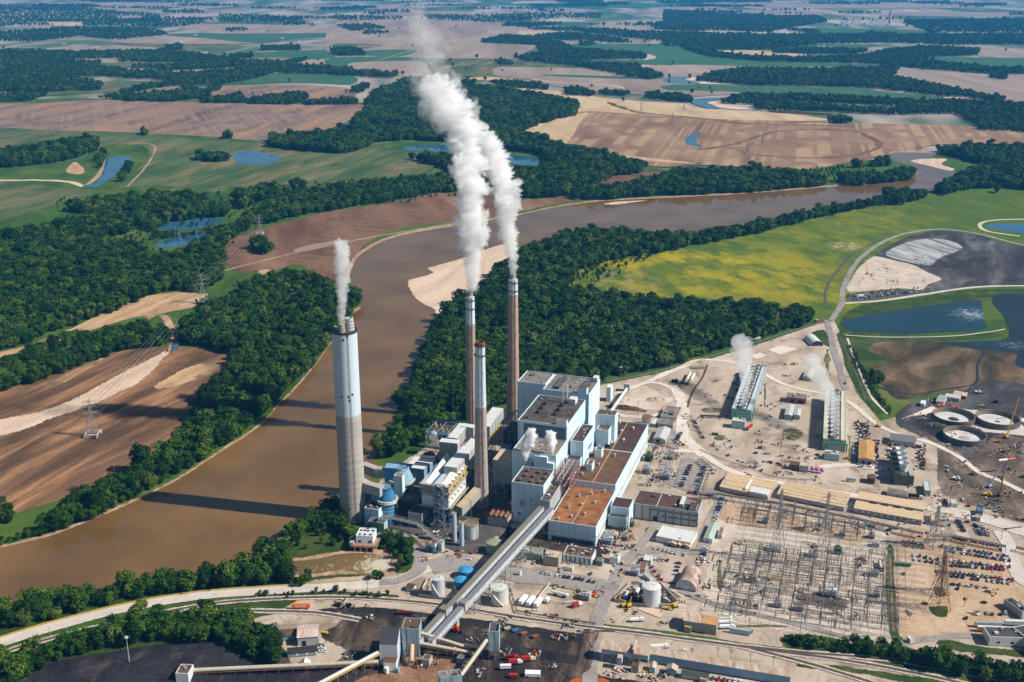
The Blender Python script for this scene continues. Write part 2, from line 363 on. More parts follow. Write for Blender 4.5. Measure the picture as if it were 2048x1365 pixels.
mud = gmat('basin_mud',[(.34,(.022,.024,.012)),(.45,(.07,.052,.026)),(.54,(.13,.085,.048)),(.66,(.24,.165,.11))],scale=.014,stretch=(1.6,.6),rot=-.5,detail=10)
con_d = gmat('construction_dirt',[(.3,(.05,.04,.033)),(.46,(.11,.082,.062)),(.6,(.22,.165,.125)),(.74,(.36,.28,.22))],scale=.03,stretch=(1.5,.7),rot=-.4,fine=.25,tracks=((.05,.04,.03),.8,.02))
ballast = gmat('ballast',[(.3,(.40,.33,.275)),(.7,(.56,.48,.41))],scale=.1,fine=.2)
rail_m = gmat('rail_bed',[(.3,(.055,.045,.042)),(.7,(.12,.095,.085))],scale=.2,fine=.3,fscale=2.)
river_w = wmat('river_water',(.165,.092,.030),rough=.07,bump=.03)
blue_w = wmat('pond_water',(.035,.12,.20),rough=.05,bump=.02)  # bright blue base colour carries the reflected sky
teal_w = wmat('settling_water',(.010,.034,.042),rough=.16,bump=.05,foam=(*gx(1945,628),60,(.35,.38,.42),.68))
teal2_w = wmat('basin_water',(.014,.024,.03),rough=.45,bump=.05,foam=(*gx(2030,690),60,(.16,.18,.2),.74))
inlet_w = wmat('inlet_water',(.155,.10,.035),rough=.25,bump=.5,foam=(*gx(765,1130),26,(.55,.5,.38),.56))
rust_w = wmat('rusty_water',(.42,.075,.008),rough=.5)
# base ground reaching the horizon
def plane(name,x0,x1,y0,y1,z,m,kind='structure'):
    mb = MB(); mb.face([(x0,y0,z),(x1,y0,z),(x1,y1,z),(x0,y1,z)],m); o = mb.build(name); o['kind'] = kind; return o
plane('ground',-70000,70000,-3000,140000,-3.0,farm)
# ---- far fields; zoomed-in measuring frames of the photo
def Zf(ox,oy,s,pts): return [(ox + a / s,oy + b / s) for a,b in pts]
Z1 = lambda p: Zf(0,0,2.926,p); Z2 = lambda p: Zf(680,0,2.926,p); Z3 = lambda p: Zf(1348,0,2.926,p)
ff = [
 (plow_m,Z1([(200,290),(600,265),(1000,285),(1000,300),(500,306)])),(gr_crop,Z1([(640,255),(1000,248),(1380,262),(1380,290),(1000,282)])),
 (plow_m,Z1([(650,245),(760,225),(960,212),(1480,240),(1400,256),(900,256)])),(gr_green,Z1([(960,200),(1300,192),(1900,188),(2060,200),(2060,216),(1800,216),(1500,250),(1200,225)])),
 (plow_m,Z1([(1050,148),(1500,142),(2060,168),(2060,190),(1300,196),(1150,180)])),(gr_green,Z1([(1230,325),(1700,298),(2060,288),(2060,345),(1400,336)])),
 (plow_p,Z1([(1350,340),(1740,340),(1700,368),(1500,358)])),(plow_m,Z1([(1680,385),(1850,345),(2060,350),(2060,400),(1850,402)])),
 (straw,Z1([(530,402),(700,394),(1000,412),(1430,395),(1400,412),(1080,436),(850,420)])),(gr_green,Z1([(1150,500),(1640,428),(2060,440),(2060,495),(1800,484),(1350,492)])),
 (gr_crop,Z1([(560,480),(980,475),(900,505),(700,540),(560,545),(0,575),(0,545)])),(plow_p,Z1([(740,562),(1060,503),(1090,545),(900,560),(700,600)])),
 (plow_p,Z1([(1100,520),(1350,500),(1800,498),(2060,520),(2060,590),(1800,588),(1300,565)])),(gr_green,Z1([(350,150),(860,156),(860,165),(350,168)])),
 (plow_m,Z1([(500,45),(820,50),(960,85),(640,70)])),(plow_m,Z1([(680,95),(860,95),(820,115),(680,108)])),(straw,Z1([(240,128),(480,132),(480,150),(280,150)])),
 (plow_m,Z1([(1200,108),(1280,104),(1270,130),(1210,130)])),(gr_crop,Z1([(600,365),(1110,368),(1100,385),(560,395)])),(plow_m,Z1([(430,350),(700,343),(690,366),(450,366)])),
 (plow_m,Z2([(-20,122),(300,112),(900,112),(1000,140),(1110,180),(850,240),(1140,262),(1040,345),(-20,345)])),(gr_green,Z2([(90,300),(440,290),(350,330),(170,328)])),
 (gr_green,Z2([(-20,255),(230,262),(200,275),(-20,280)])),(plow_p,Z2([(-20,272),(240,265),(100,295),(-20,285)])),(gr_green,Z2([(-20,335),(560,340),(560,362),(-20,390)])),
 (plow_m,Z2([(80,365),(500,362),(600,455),(200,430),(60,400)])),(gr_crop,Z2([(560,348),(940,345),(1380,385),(1720,440),(900,450),(600,445),(540,400)])),
 (plow_m,Z2([(1000,390),(1600,400),(2060,375),(2060,560),(1300,510),(1130,470),(900,440),(900,400)])),(gr_green,Z2([(1240,436),(1900,455),(1700,462),(1250,445)])),
 (gr_green,Z2([(1380,262),(2020,258),(2060,300),(2060,378),(1730,375),(1230,345),(1790,350),(1800,315),(1370,290)])),(gr_crop,Z2([(1080,320),(1150,270),(1180,275),(1160,315)])),
 (straw,Z2([(840,450),(940,455),(900,470),(700,462)])),(straw,Z2([(870,505),(1250,530),(1640,580),(1900,600),(2060,615),(2060,690),(1380,690),(1395,600),(1150,545)])),
 (straw,Z2([(1080,178),(1500,190),(1330,190),(1110,215),(1040,200)])),(plow_m,Z2([(1190,235),(1450,245),(1300,262)])),(plow_m,Z2([(1280,210),(1500,210),(1500,225),(1300,222)])),
 (plow_m,Z2([(1500,140),(1800,140),(1850,180),(1600,175)])),(gr_green,Z2([(1110,130),(1500,132),(1480,148),(1300,150)])),
 (gr_green,Z3([(-20,308),(60,305),(280,340),(600,365),(1130,375),(1100,392),(500,388),(-20,380)])),(plow_m,Z3([(-20,380),(500,388),(1080,392),(1000,402),(300,405),(150,440),(-20,442)])),
 (gr_green,Z3([(-20,495),(440,500),(900,512),(1550,560),(1500,575),(1230,575),(760,555),(-20,530)])),(plow_m,Z3([(-20,530),(400,540),(200,560),(-20,570)])),(plow_m,Z3([(1080,465),(1250,450),(1200,480),(1110,475)])),
 (plow_m,Z3([(1310,385),(1400,400),(1850,435),(2100,440),(2100,600),(1930,590),(1700,535),(1400,490),(1270,450)])),(gr_green,Z3([(590,290),(850,260),(1250,263),(1000,290),(850,300)])),
 (gr_green,Z3([(1490,340),(1830,336),(2100,340),(2100,390),(1850,400),(1500,356)])),(gr_crop,Z3([(480,592),(900,600),(1320,625),(1280,655),(1080,640),(700,610)])),
 (straw,Z3([(210,297),(540,297),(830,330),(500,330),(350,318)])),(plow_m,Z3([(1780,280),(2100,290),(2100,335),(1790,330)])),(gr_green,Z3([(800,165),(1500,180),(1520,205),(850,205)])),
 (straw,Z3([(180,180),(560,198),(540,203),(180,188)])),(plow_m,Z3([(0,40),(200,42),(200,62),(0,60)])),(gr_green,Z3([(1200,305),(1310,305),(1290,322),(1200,322)])),
 (plow_m,[(1920,190),(2120,195),(2120,300),(2050,262),(1960,225)]),
]
for m_,p_ in ff: sheet('field',m_,p_,amp=12,n=3)
for p_ in ([(60,6),(300,4),(420,9),(200,13)],[(500,12),(700,10),(900,14),(640,19)],[(1000,8),(1300,6),(1450,12),(1150,16)],[(1500,5),(1900,6),(2000,14),(1600,17)],[(700,24),(900,22),(1050,26),(850,31)],
           [(1300,22),(1600,20),(1650,28),(1400,31)],[(-20,14),(60,16),(90,24),(-20,24)],[(560,30),(700,32),(690,40),(580,38)],[(330,20),(470,21),(440,27),(300,26)],[(1750,24),(2080,26),(2060,33),(1780,31)]):
    sheet('field',plow_m if p_[0][0] % 200 else gr_green,p_,amp=30,n=3)  # light far strips added, their paleness stands in for thicker haze
# ---- mid ground
sheet('meadow',gr_mid,[(-300,205),(150,196),(740,205),(1100,225),(1040,250),(1330,340),(1560,332),(1850,310),(2050,300),(2600,300),(3200,1600),(-1500,1600),(-1500,700)],sm=False,amp=0)
sheet('field',plow_p,[(-200,215),(80,205),(200,199),(300,202),(420,204),(560,208),(735,208),(725,240),(670,258),(600,266),(540,283),(430,274),(300,268),(150,262),(-200,262)],amp=5)
sheet('field',gr_crop,[(-300,262),(150,262),(300,270),(540,284),(640,262),(715,242),(800,290),(915,325),(905,342),(760,356),(620,372),(520,386),(470,372),(440,385),(300,372),(180,390),(60,425),(-60,455),(-300,460)],amp=5)
sheet('meadow',gr_mid,[(-100,338),(130,322),(190,300),(240,288),(300,298),(270,345),(220,378),(150,378),(60,368),(-100,355)],amp=4)
ribbon('dirt_track',sand,[(-100,362),(60,360),(130,362),(170,372)],22,amp=3,wj=.8)
ribbon('dirt_track',dirt_o,[(255,372),(290,335),(310,300),(300,288),(262,286)],6,wj=.5)
sheet('bare_mound',dirt_o,[(132,345),(140,328),(155,324),(172,340),(160,348)],amp=4)
sheet('field',plow_b,[(425,492),(455,478),(520,457),(600,436),(660,422),(760,408),(850,389),(885,384),(925,386),(1000,385),(1000,435),(925,446),(850,458),(780,470),(735,495),(708,525),(700,552),(660,575),(600,530),(540,545),(480,545),(440,520)],amp=3)
sheet('field',plow_b,[(1030,425),(1030,402),(1100,395),(1180,375),(1205,352),(1240,342),(1290,343),(1350,345),(1330,362),(1250,375),(1160,398),(1090,412)],amp=3)
sheet('meadow',gr_mid,[(820,452),(925,440),(925,446),(850,458),(780,470),(735,495),(720,495),(760,470)],amp=1)
ribbon('farm_track',tan_lot,[(450,540),(590,505),(700,482),(800,464),(920,444)],5,wj=.5)
sheet('flood_puddle',plow_m,[(585,500),(620,488),(690,478),(700,480),(640,497),(600,504)],amp=1)
sheet('field',stripy,[(1040,262),(1060,250),(1140,232),(1185,222),(1400,236),(1660,244),(1900,250),(2100,262),(2150,290),(2050,288),(1880,290),(1830,305),(1770,312),(1700,325),(1620,338),(1500,335),(1400,330),(1340,334),(1290,330),(1180,306),(1090,285)],amp=4)
sheet('field',straw,[(1038,262),(1060,248),(1140,230),(1182,224),(1165,245),(1140,285),(1110,292),(1070,278)],amp=2)
sheet('field',straw,[(1182,196),(1250,200),(1400,216),(1560,226),(1665,240),(1560,242),(1380,236),(1185,222),(1160,215)],amp=4)
ribbon('gully',plow_b,[(1215,204),(1240,214),(1290,226),(1400,236),(1500,247),(1700,252)],30,wj=1.)
ribbon('gully',gr_mid,[(1260,222),(1300,229),(1400,238),(1500,249)],10,wj=1.)
ribbon('gully',plow_b,[(1400,300),(1480,285),(1560,262),(1700,262),(1760,290),(1700,312),(1600,315),(1480,308)],24,wj=1.2)
sheet('pond',blue_w,[(1370,284),(1377,272),(1388,267),(1405,264),(1393,275),(1392,284),(1402,292),(1385,291)],amp=1)
sheet('plough_strip',straw,[(1150,296),(1250,310),(1380,324),(1400,327),(1300,322),(1180,304)],amp=3)
# oxbow reaches of the river beyond
sheet('river_reach',blue_w,Z3([(-30,452),(40,450),(110,452),(70,465),(110,478),(180,488),(180,494),(60,490),(-60,478)]),amp=2)
sheet('sandbar',sand,Z3([(60,462),(120,450),(190,455),(180,470),(260,487),(430,490),(430,494),(180,492),(110,478)]),amp=2)
sheet('river_reach',blue_w,Z3([(90,588),(150,575),(270,572),(265,585),(200,592),(210,612),(270,632),(200,634),(110,605)]),amp=2)
sheet('sandbar',sand,Z3([(190,598),(260,588),(290,610),(470,636),(380,642),(270,632),(210,612)]),amp=2)
sheet('river_reach',river_w,Z3([(590,648),(900,662),(900,670),(600,656)]),amp=1)
ribbon('creek',sand,Z2([(1130,462),(1170,470),(1300,485),(1500,493),(1620,505),(1660,516)]),22,wj=.5)
ribbon('creek',gr_dark,Z2([(510,355),(520,385),(540,410),(560,435),(600,445)]),25,wj=.8)
ribbon('farm_road',straw,Z2([(220,353),(430,295),(600,255),(780,208)]),10)
ribbon('farm_road',straw,[(560,285),(640,262),(700,238),(720,228)],5)
# yellow meadow and river
sheet('meadow',gr_mid,[(1560,345),(1650,340),(1720,322),(1790,318),(1810,335),(1700,350),(1690,372),(1640,372)],amp=2)
sheet('meadow',yellow,[(1120,575),(1135,550),(1160,525),(1230,500),(1330,482),(1430,470),(1550,445),(1650,422),(1750,402),(1880,385),(2000,372),(2300,350),(2700,420),(2700,620),(1990,640),(1800,640),(1690,650),(1620,640),(1500,625),(1300,612),(1180,600)],amp=3)
RL = [(-200,1128),(-20,1098),(60,1082),(112,1067),(190,1035),(270,1002),(350,962),(440,903),(520,850),(562,802),(622,740),(668,680),(698,632),(722,612),(700,560),(704,532),(730,502),(780,477),(850,461),(925,449),(1030,431),(1100,416),(1180,404),(1250,399),(1400,392),(1530,384),(1650,374),(1760,366),(1830,347),(1826,332),(1780,320),(1776,312),(1790,305),(1860,305),(1940,301)]
RR = [(1945,306),(1890,309),(1836,320),(1842,328),(1895,340),(1912,350),(1872,378),(1800,398),(1740,408),(1640,424),(1560,444),(1460,462),(1340,470),(1200,470),(1110,480),(1010,492),(962,522),(930,575),(872,622),(858,665),(836,705),(816,765),(796,830),(760,900),(742,945),(725,985),(690,1010),(640,1045),(590,1075),(545,1110),(480,1152),(400,1163),(250,1188),(100,1212),(-60,1242),(-200,1268)]
sheet('river_bank',bank,[(a,b - (3 if b < 500 else 8)) for a,b in RL[:14]] + [(a - 7,b - 4) for a,b in RL[14:20]] + [(a,b - 3) for a,b in RL[20:]] + RR,amp=2.5)
sheet('river',river_w,RL + RR,amp=3.0)
sheet('sandbar',sand,[(813,562),(838,553),(862,545),(852,536),(872,530),(915,518),(960,502),(1012,486),(1030,500),(1000,560),(930,600),(882,640),(868,660),(868,622),(845,608),(826,592)],amp=2)
sheet('sandbar',sand,[(1820,322),(1850,317),(1895,318),(1885,328),(1910,338),(1898,341),(1860,332)],amp=2)
sheet('sandbar',sand,[(1205,408),(1230,403),(1270,401),(1310,399),(1270,404),(1235,409)],amp=2)
# ponds on the left
sheet('pond_bank',bank,[(165,372),(190,350),(208,322),(216,316),(206,345),(190,364)],amp=2)
sheet('pond',blue_w,[(166,370),(190,366),(205,345),(212,320),(222,314),(262,313),(248,328),(232,348),(215,362),(190,374)],amp=2)
sheet('pond',blue_w,[(461,311),(480,303),(512,302),(530,307),(558,313),(556,322),(525,328),(480,327),(468,318)],amp=1)
sheet('meadow',gr_mid,[(760,290),(800,283),(900,285),(920,300),(850,300),(790,302)],amp=2)
sheet('pond',blue_w,[(792,298),(830,291),(900,291),(1000,308),(1060,314),(1090,325),(1070,331),(1010,325),(900,306),(830,301)],amp=2)
sheet('pond',blue_w,[(316,455),(345,443),(400,436),(448,437),(425,448),(370,460)],amp=2)
sheet('pond',blue_w,[(306,492),(350,474),(400,460),(420,462),(400,478),(350,494)],amp=2)
# flood plain left
sheet('flood_plain',flood,[(-300,850),(-60,800),(60,758),(150,725),(230,702),(330,692),(460,700),(470,720),(445,765),(405,795),(385,830),(370,870),(300,925),(200,965),(100,1005),(0,1035),(-200,1080)],amp=3)
sheet('sand_streak',sand,[(-100,850),(0,835),(80,818),(150,792),(220,757),(270,728),(335,698),(345,706),(310,740),(255,778),(180,815),(100,840),(20,868),(-100,890)],amp=5)
sheet('sand_streak',dirt_o,[(85,775),(130,745),(200,715),(215,712),(180,738),(120,770)],amp=4)
sheet('sand_streak',dirt_o,[(300,775),(370,735),(450,715),(440,740),(350,775)],amp=5)
sheet('dirt_track',dirt_o,[(-200,755),(-40,712),(60,686),(140,655),(220,618),(290,592),(360,583),(430,585),(500,545),(545,540),(500,565),(440,598),(385,615),(320,628),(250,640),(160,668),(90,700),(20,722),(-200,790)],amp=4)
sheet('meadow',gr_mid,[(400,600),(450,565),(520,540),(470,600),(440,650),(350,665),(380,630)],amp=2)
ribbon('creek_bed',dirt_o,[(290,640),(320,628),(345,655),(350,672),(345,700)],14,wj=.5)
sheet('pond',blue_w,[(344,690),(352,684),(362,686),(352,698),(342,700)],amp=.5)
# ---- ash area,basins on the right
sheet('ash_ground',ash,[(1752,512),(1770,495),(1800,478),(1840,466),(1880,461),(1960,470),(2060,495),(2500,560),(2500,610),(2060,575),(1960,572),(1900,582),(1850,590),(1790,560)],amp=2)
sheet('white_ash',ash_w,[(1768,508),(1800,488),(1850,476),(1900,480),(1925,496),(1885,515),(1862,530),(1820,525)],amp=3)
sheet('laydown_yard',yard_p,[(1690,576),(1700,555),(1722,528),(1748,512),(1790,520),(1830,530),(1860,545),(1885,558),(1862,568),(1845,580),(1800,577),(1740,582),(1700,584)],amp=1.5)
sheet('dark_lot',asph_d,[(1688,595),(1700,587),(1750,583),(1800,578),(1840,580),(1838,588),(1780,597),(1710,603)],amp=1)
sheet('ash_pond',blue_w,[(1972,452),(2010,447),(2100,452),(2300,480),(2300,520),(2060,470),(2000,460)],amp=1)
sheet('dike',gr_dark,[(1680,640),(1720,610),(1850,592),(1950,578),(2300,580),(2300,640),(1990,600),(1700,665)],amp=2)
ribbon('ash_road',asph,[(1662,640),(1683,608),(1686,580),(1700,545),(1722,515),(1760,487),(1810,467),(1880,458),(1960,468),(2060,492),(2300,530)],9,wj=.3)
ribbon('ash_road',conc,[(1690,606),(1760,601),(1850,588),(1950,574),(2060,571),(2300,571)],8,wj=.3)
ribbon('ash_road',conc,[(2060,438),(1990,440),(1960,448),(1975,462),(2040,472)],8,wj=.3)
ribbon('levee_track',asph_d,[(1662,618),(1650,600),(1655,570),(1680,535),(1710,505),(1770,475)],5,wj=.3)
sheet('settling_pond',teal_w,[(1682,650),(1692,640),(1740,630),(1850,612),(1950,600),(1962,602),(1968,640),(1972,655),(1940,662),(1880,664),(1800,668),(1720,667)],amp=1)
sheet('basin',mud,[(1700,690),(1760,680),(1850,682),(1940,690),(2000,690),(2400,720),(2400,860),(2060,790),(1900,785),(1800,800),(1760,770),(1720,720)],amp=2)
sheet('basin_pool',teal2_w,[(1985,593),(2060,588),(2400,600),(2400,760),(2060,740),(2030,706),(1960,700),(1900,690),(1880,684),(2000,680),(2018,662),(2005,630)],amp=2)
ribbon('basin_channel',teal2_w,[(1705,700),(1725,738),(1762,775),(1830,788),(1890,778),(1950,766),(1955,730),(1975,706),(2040,704)],3.2,wj=.3)
# ---- plant yard
sheet('yard',yard,[(560,1180),(700,1130),(735,990),(765,945),(830,905),(880,868),(940,855),(1050,800),(1200,768),(1300,748),(1400,722),(1500,692),(1600,658),(1640,645),(1672,640),(1690,680),(1692,730),(1720,790),(1762,840),(1830,820),(1900,800),(2400,860),(3000,1500),(3000,1700),(-600,1700),(-600,1420),(0,1330),(300,1235)],sm=False,amp=0)
sheet('meadow',gr_dark,[(-400,1420),(-100,1330),(60,1285),(200,1248),(400,1210),(540,1192),(600,1195),(560,1225),(500,1245),(560,1290),(570,1330),(440,1340),(300,1330),(180,1340),(60,1400),(-200,1700),(-900,1700)],amp=2)
sheet('meadow',gr_dark,[(-300,1275),(0,1228),(250,1188),(400,1163),(480,1145),(600,1075),(680,1000),(700,1050),(760,1065),(830,1085),(828,1135),(790,1150),(640,1160),(420,1180),(220,1212),(60,1260),(-300,1350)],amp=2)
sheet('inlet_bank',bank,[(520,1115),(600,1112),(680,1100),(760,1095),(800,1105),(800,1140),(770,1152),(700,1150),(620,1155),(540,1150)],amp=2)
sheet('inlet',inlet_w,[(500,1130),(560,1122),(620,1119),(680,1108),(740,1106),(778,1115),(786,1130),(770,1143),(730,1147),(680,1140),(620,1148),(560,1150),(480,1165)],amp=1.5)
sheet('coal_yard',coal,[(520,1340),(560,1290),(600,1250),(660,1232),(700,1215),(760,1218),(860,1232),(960,1240),(1080,1255),(1190,1275),(1200,1310),(1200,1345),(1330,1365),(1500,1420),(1500,1600),(400,1600)],amp=3)
sheet('coal_yard',coal_d,[(640,1216),(760,1212),(900,1228),(1050,1248),(1190,1270),(1180,1290),(1100,1278),(1000,1262),(860,1240),(740,1228),(660,1228)],amp=2)
sheet('coal_yard',coal_d,[(900,1262),(1000,1282),(1100,1300),(1190,1320),(1180,1335),(1060,1312),(940,1290),(860,1280)],amp=2)
sheet('coal_pile',coal_d,[(-100,1420),(60,1360),(120,1332),(220,1305),(330,1298),(430,1300),(442,1318),(520,1335),(700,1345),(740,1420),(700,1600),(-300,1600)],amp=3)
sheet('rusty_ground',rust_d,[(700,1365),(760,1340),(830,1318),(900,1312),(960,1325),(920,1345),(900,1400),(680,1420)],amp=2)
sheet('shop_yard',yard,[(520,1240),(600,1228),(690,1222),(680,1250),(650,1270),(700,1300),(650,1335),(585,1332),(560,1290),(530,1262)],amp=2)
sheet('ash_sump',rust_w,[(1140,1362),(1170,1355),(1205,1356),(1222,1366),(1228,1400),(1130,1400)],amp=1)
sheet('tan_lot',tan_lot,[(1790,1095),(1800,1060),(1850,1055),(1990,1095),(2012,1100),(2030,1150),(2060,1180),(2300,1220),(2300,1290),(2000,1272),(1880,1268),(1800,1282),(1790,1230)],amp=1.5)
sheet('switchyard_gravel',yard_p,[(1432,998),(1500,1004),(1620,1030),(1765,1058),(1775,1100),(1772,1240),(1776,1290),(1650,1275),(1480,1250),(1400,1222),(1412,1120),(1420,1050)],amp=1)
sheet('bare_patch',tan_lot,[(1440,1003),(1560,1022),(1640,1042),(1730,1060),(1720,1088),(1600,1068),(1450,1045)],amp=6)
sheet('bare_patch',tan_lot,[(1500,1150),(1530,1143),(1590,1158),(1600,1172),(1540,1168)],amp=8)
sheet('bare_patch',con_d,[(1590,1190),(1640,1180),(1700,1200),(1690,1222),(1620,1212)],amp=8)
sheet('construction_ground',con_d,[(1800,850),(1850,835),(1900,845),(1960,800),(2050,790),(2500,880),(2500,1120),(2060,1050),(1980,1020),(1900,1000),(1870,960),(1868,890),(1830,870)],amp=2)
sheet('construction_ground',ash,[(1790,830),(1830,800),(1900,790),(1960,765),(2040,765),(2400,820),(2400,930),(2060,880),(2000,870),(1960,900),(1940,920),(1900,895),(1850,865),(1800,855)],amp=2)
sheet('gravel_pad',white_r,[(1800,838),(1850,815),(1880,812),(1960,820),(2030,832),(2080,840),(2080,848),(2000,838),(1900,828),(1840,832),(1810,842)],amp=1)
sheet('gravel_pad',conc,[(1845,832),(1880,822),(1960,822),(2030,838),(2060,870),(2010,868),(1950,862),(1930,850),(1870,845)],amp=1)
sheet('grass_strip',gr_dark,[(1620,665),(1652,660),(1662,690),(1652,692),(1632,680)],amp=1)
sheet('grass_strip',gr_dark,[(1672,668),(1692,672),(1715,730),(1750,790),(1775,822),(1758,828),(1735,810),(1700,755),(1682,705)],amp=1)
sheet('grass_strip',gr_dark,[(1700,665),(1880,672),(2000,662),(1990,675),(1850,684),(1765,684),(1740,700),(1785,715),(1782,730),(1745,735),(1760,765),(1765,800),(1785,815),(1782,830),(1765,820),(1740,780),(1715,720)],amp=1)
ribbon('ditch',asph_d,[(1680,675),(1700,720),(1722,770),(1730,800)],3)
ribbon('dike_path',white_r,[(1694,676),(1708,715),(1725,755),(1745,795),(1775,828)],4,wj=.5)
ribbon('dike_path',conc,[(1690,670),(1780,674),(1900,672),(1975,664),(2010,658)],3,wj=.4)
sheet('grass_strip',gr_dark,[(1772,1095),(1790,1100),(1792,1180),(1800,1260),(1812,1282),(1790,1285),(1776,1260),(1770,1180)],amp=1.5)
ribbon('ditch',rust_d,[(1781,1110),(1783,1180),(1787,1260)],3,wj=.5)
sheet('grass_strip',gr_dark,[(1868,1176),(1885,1174),(1893,1190),(1875,1192)],amp=1)
sheet('grass_strip',gr_dark,[(1855,1212),(1896,1212),(1896,1234),(1870,1232)],amp=1)
sheet('grass_strip',gr_dark,[(1870,1285),(1900,1278),(1980,1292),(2300,1320),(2300,1345),(2000,1312),(1900,1300)],amp=2)
sheet('grass_strip',gr_dark,[(1560,1272),(1640,1268),(1700,1282),(1790,1288),(1860,1300),(1950,1318),(2300,1360),(2300,1420),(2000,1375),(1850,1350),(1700,1320),(1580,1302)],amp=2)
sheet('grass_strip',gr_mid,[(1210,1247),(1300,1256),(1400,1270),(1480,1283),(1570,1295),(1575,1303),(1480,1292),(1340,1274),(1230,1256)],amp=1)
sheet('grass_strip',gr_dark,[(1605,1325),(1700,1332),(1850,1352),(1990,1375),(2000,1420),(1880,1385),(1700,1345),(1600,1335)],amp=2)
sheet('grass_strip',gr_dark,[(500,1190),(560,1182),(650,1180),(760,1186),(800,1192),(760,1198),(640,1192),(540,1196)],amp=1.5)
ribbon('meadow_strip',gr_dark,[(1212,764),(1300,746),(1400,719),(1500,688),(1600,656),(1650,641)],7,wj=.6)
weeds = gmat('weeds',[(.3,(.05,.07,.02)),(.5,(.12,.12,.05)),(.65,(.30,.24,.16))],scale=.08)
for x_,y_,rx_,ry_ in ((1585,868,26,14),(1530,790,6,22),(1432,762,10,4),(1425,820,22,5),(1395,735,16,3),(1360,770,14,8),(1655,725,5,26),(1440,875,14,6),(1700,900,5,30),(1560,912,14,5),(1730,1020,30,4),(855,1180,8,12),(1895,1078,12,5),(1300,1060,9,8),(1262,1092,16,4),(1520,1252,60,4),(1440,1150,5,30)):
    sheet('weed_patch',weeds,[(x_ + rx_ * math.cos(a_ * .7),y_ + ry_ * math.sin(a_ * .7)) for a_ in range(9)],amp=4)
# roads
ribbon('river_road',conc,[(-300,1390),(-40,1298),(60,1266),(140,1243),(220,1222),(320,1202),(420,1188),(520,1181),(640,1174),(740,1168),(800,1160),(845,1140),(880,1128),(940,1128),(1000,1130)],15)
ribbon('road',asph,[(760,1166),(800,1160),(835,1142),(842,1118),(825,1095),(780,1070),(730,1058)],12)
ribbon('road',asph,[(860,1135),(920,1125),(980,1140),(1060,1150),(1150,1162),(1225,1180)],26,wj=.2)
ribbon('road',asph,[(1180,1420),(1180,1340),(1187,1270),(1205,1210),(1228,1165),(1245,1130),(1270,1108),(1310,1100),(1360,1102),(1400,1100),(1412,1070),(1425,1035),(1445,1000)],12)
ribbon('road',coal,[(1185,1250),(1175,1290),(1165,1330),(1130,1350)],16,wj=.3)
ribbon('road',asph,[(1262,1110),(1290,1080),(1315,1040),(1335,1000)],8)
ribbon('road',asph,[(1445,1005),(1425,985),(1380,975),(1345,965),(1330,940),(1345,900),(1350,860)],14,wj=.2)
ribbon('yard_road',white_r,[(1350,900),(1400,905),(1440,930),(1500,955),(1560,965),(1700,990),(1830,1010),(1900,1028)],12,wj=.3)
ribbon('yard_road',white_r,[(1215,795),(1290,765),(1360,735),(1400,720),(1450,722),(1490,733)],11,wj=.4)
ribbon('yard_road',white_r,[(1210,815),(1250,832),(1310,830),(1352,815),(1360,800),(1340,775),(1300,765),(1250,780),(1215,800)],9,wj=.4)
ribbon('yard_road',white_r,[(1345,770),(1365,810),(1365,850),(1380,885),(1410,912)],18,wj=.5)
ribbon('yard_road',white_r,[(1525,745),(1560,765),(1600,778),(1650,788),(1700,805),(1750,845),(1800,870),(1860,885),(1920,915),(1960,945),(2010,965),(2060,990)],9,wj=.3)
ribbon('dike_road',asph,[(1655,640),(1660,665),(1668,700),(1680,740),(1692,780)],9,wj=.4)
ribbon('yard_road',white_r,[(1640,935),(1700,930),(1740,935),(1800,940)],12,wj=.5)
ribbon('site_road',conc,[(1870,1010),(1900,1022),(1960,1035),(2020,1052),(2060,1065),(2300,1110)],20,wj=.2)
ribbon('site_road',conc,[(2000,1062),(2018,1090),(2022,1115),(2035,1145),(2060,1170),(2200,1230)],14,wj=.1)
ribbon('yard_road',asph,[(1360,1180),(1420,1205),(1500,1225),(1600,1250),(1700,1276),(1775,1290),(1830,1282),(1900,1272),(1960,1272)],7,wj=.2)
sheet('parking_lot',asph,[(1000,1120),(1060,1135),(1150,1148),(1200,1160),(1180,1185),(1100,1175),(1010,1160)],amp=1)
sheet('parking_lot',asph,[(1362,915),(1415,925),(1412,945),(1395,985),(1350,975),(1350,950)],amp=1)
sheet('parking_lot',yard,[(1300,1110),(1370,1112),(1405,1115),(1390,1150),(1350,1170),(1300,1150)],amp=1)
sheet('pit',yard_p,[(1225,815),(1240,795),(1290,772),(1330,790),(1345,808),(1320,822),(1270,820)],amp=2)
sheet('concrete_pad',white_r,[(1535,700),(1562,691),(1596,698),(1560,710)],sm=False,amp=0)
sheet('concrete_pad',white_r,[(1502,712),(1520,705),(1535,712),(1512,718)],sm=False,amp=0)
sheet('concrete_pad',sand,[(1275,1218),(1285,1211),(1328,1222),(1320,1236)],sm=False,amp=0)
sheet('painted_shade_paving',asph_d,[(735,985),(800,940),(860,900),(900,930),(1020,960),(1020,1090),(1000,1110),(930,1110),(880,1095),(820,1070),(760,1055),(720,1050),(715,1000)],amp=1)  # dark sheet: the shade beside the big stack is painted into the paving
sheet('dark_paving',coal,[(1010,1050),(1060,1060),(1200,1090),(1210,1105),(1200,1130),(1130,1125),(1040,1105),(1010,1080)],amp=1)
sheet('bund_floor',coal_d,[(1230,1200),(1250,1180),(1290,1175),(1340,1200),(1350,1212),(1270,1210)],amp=1)
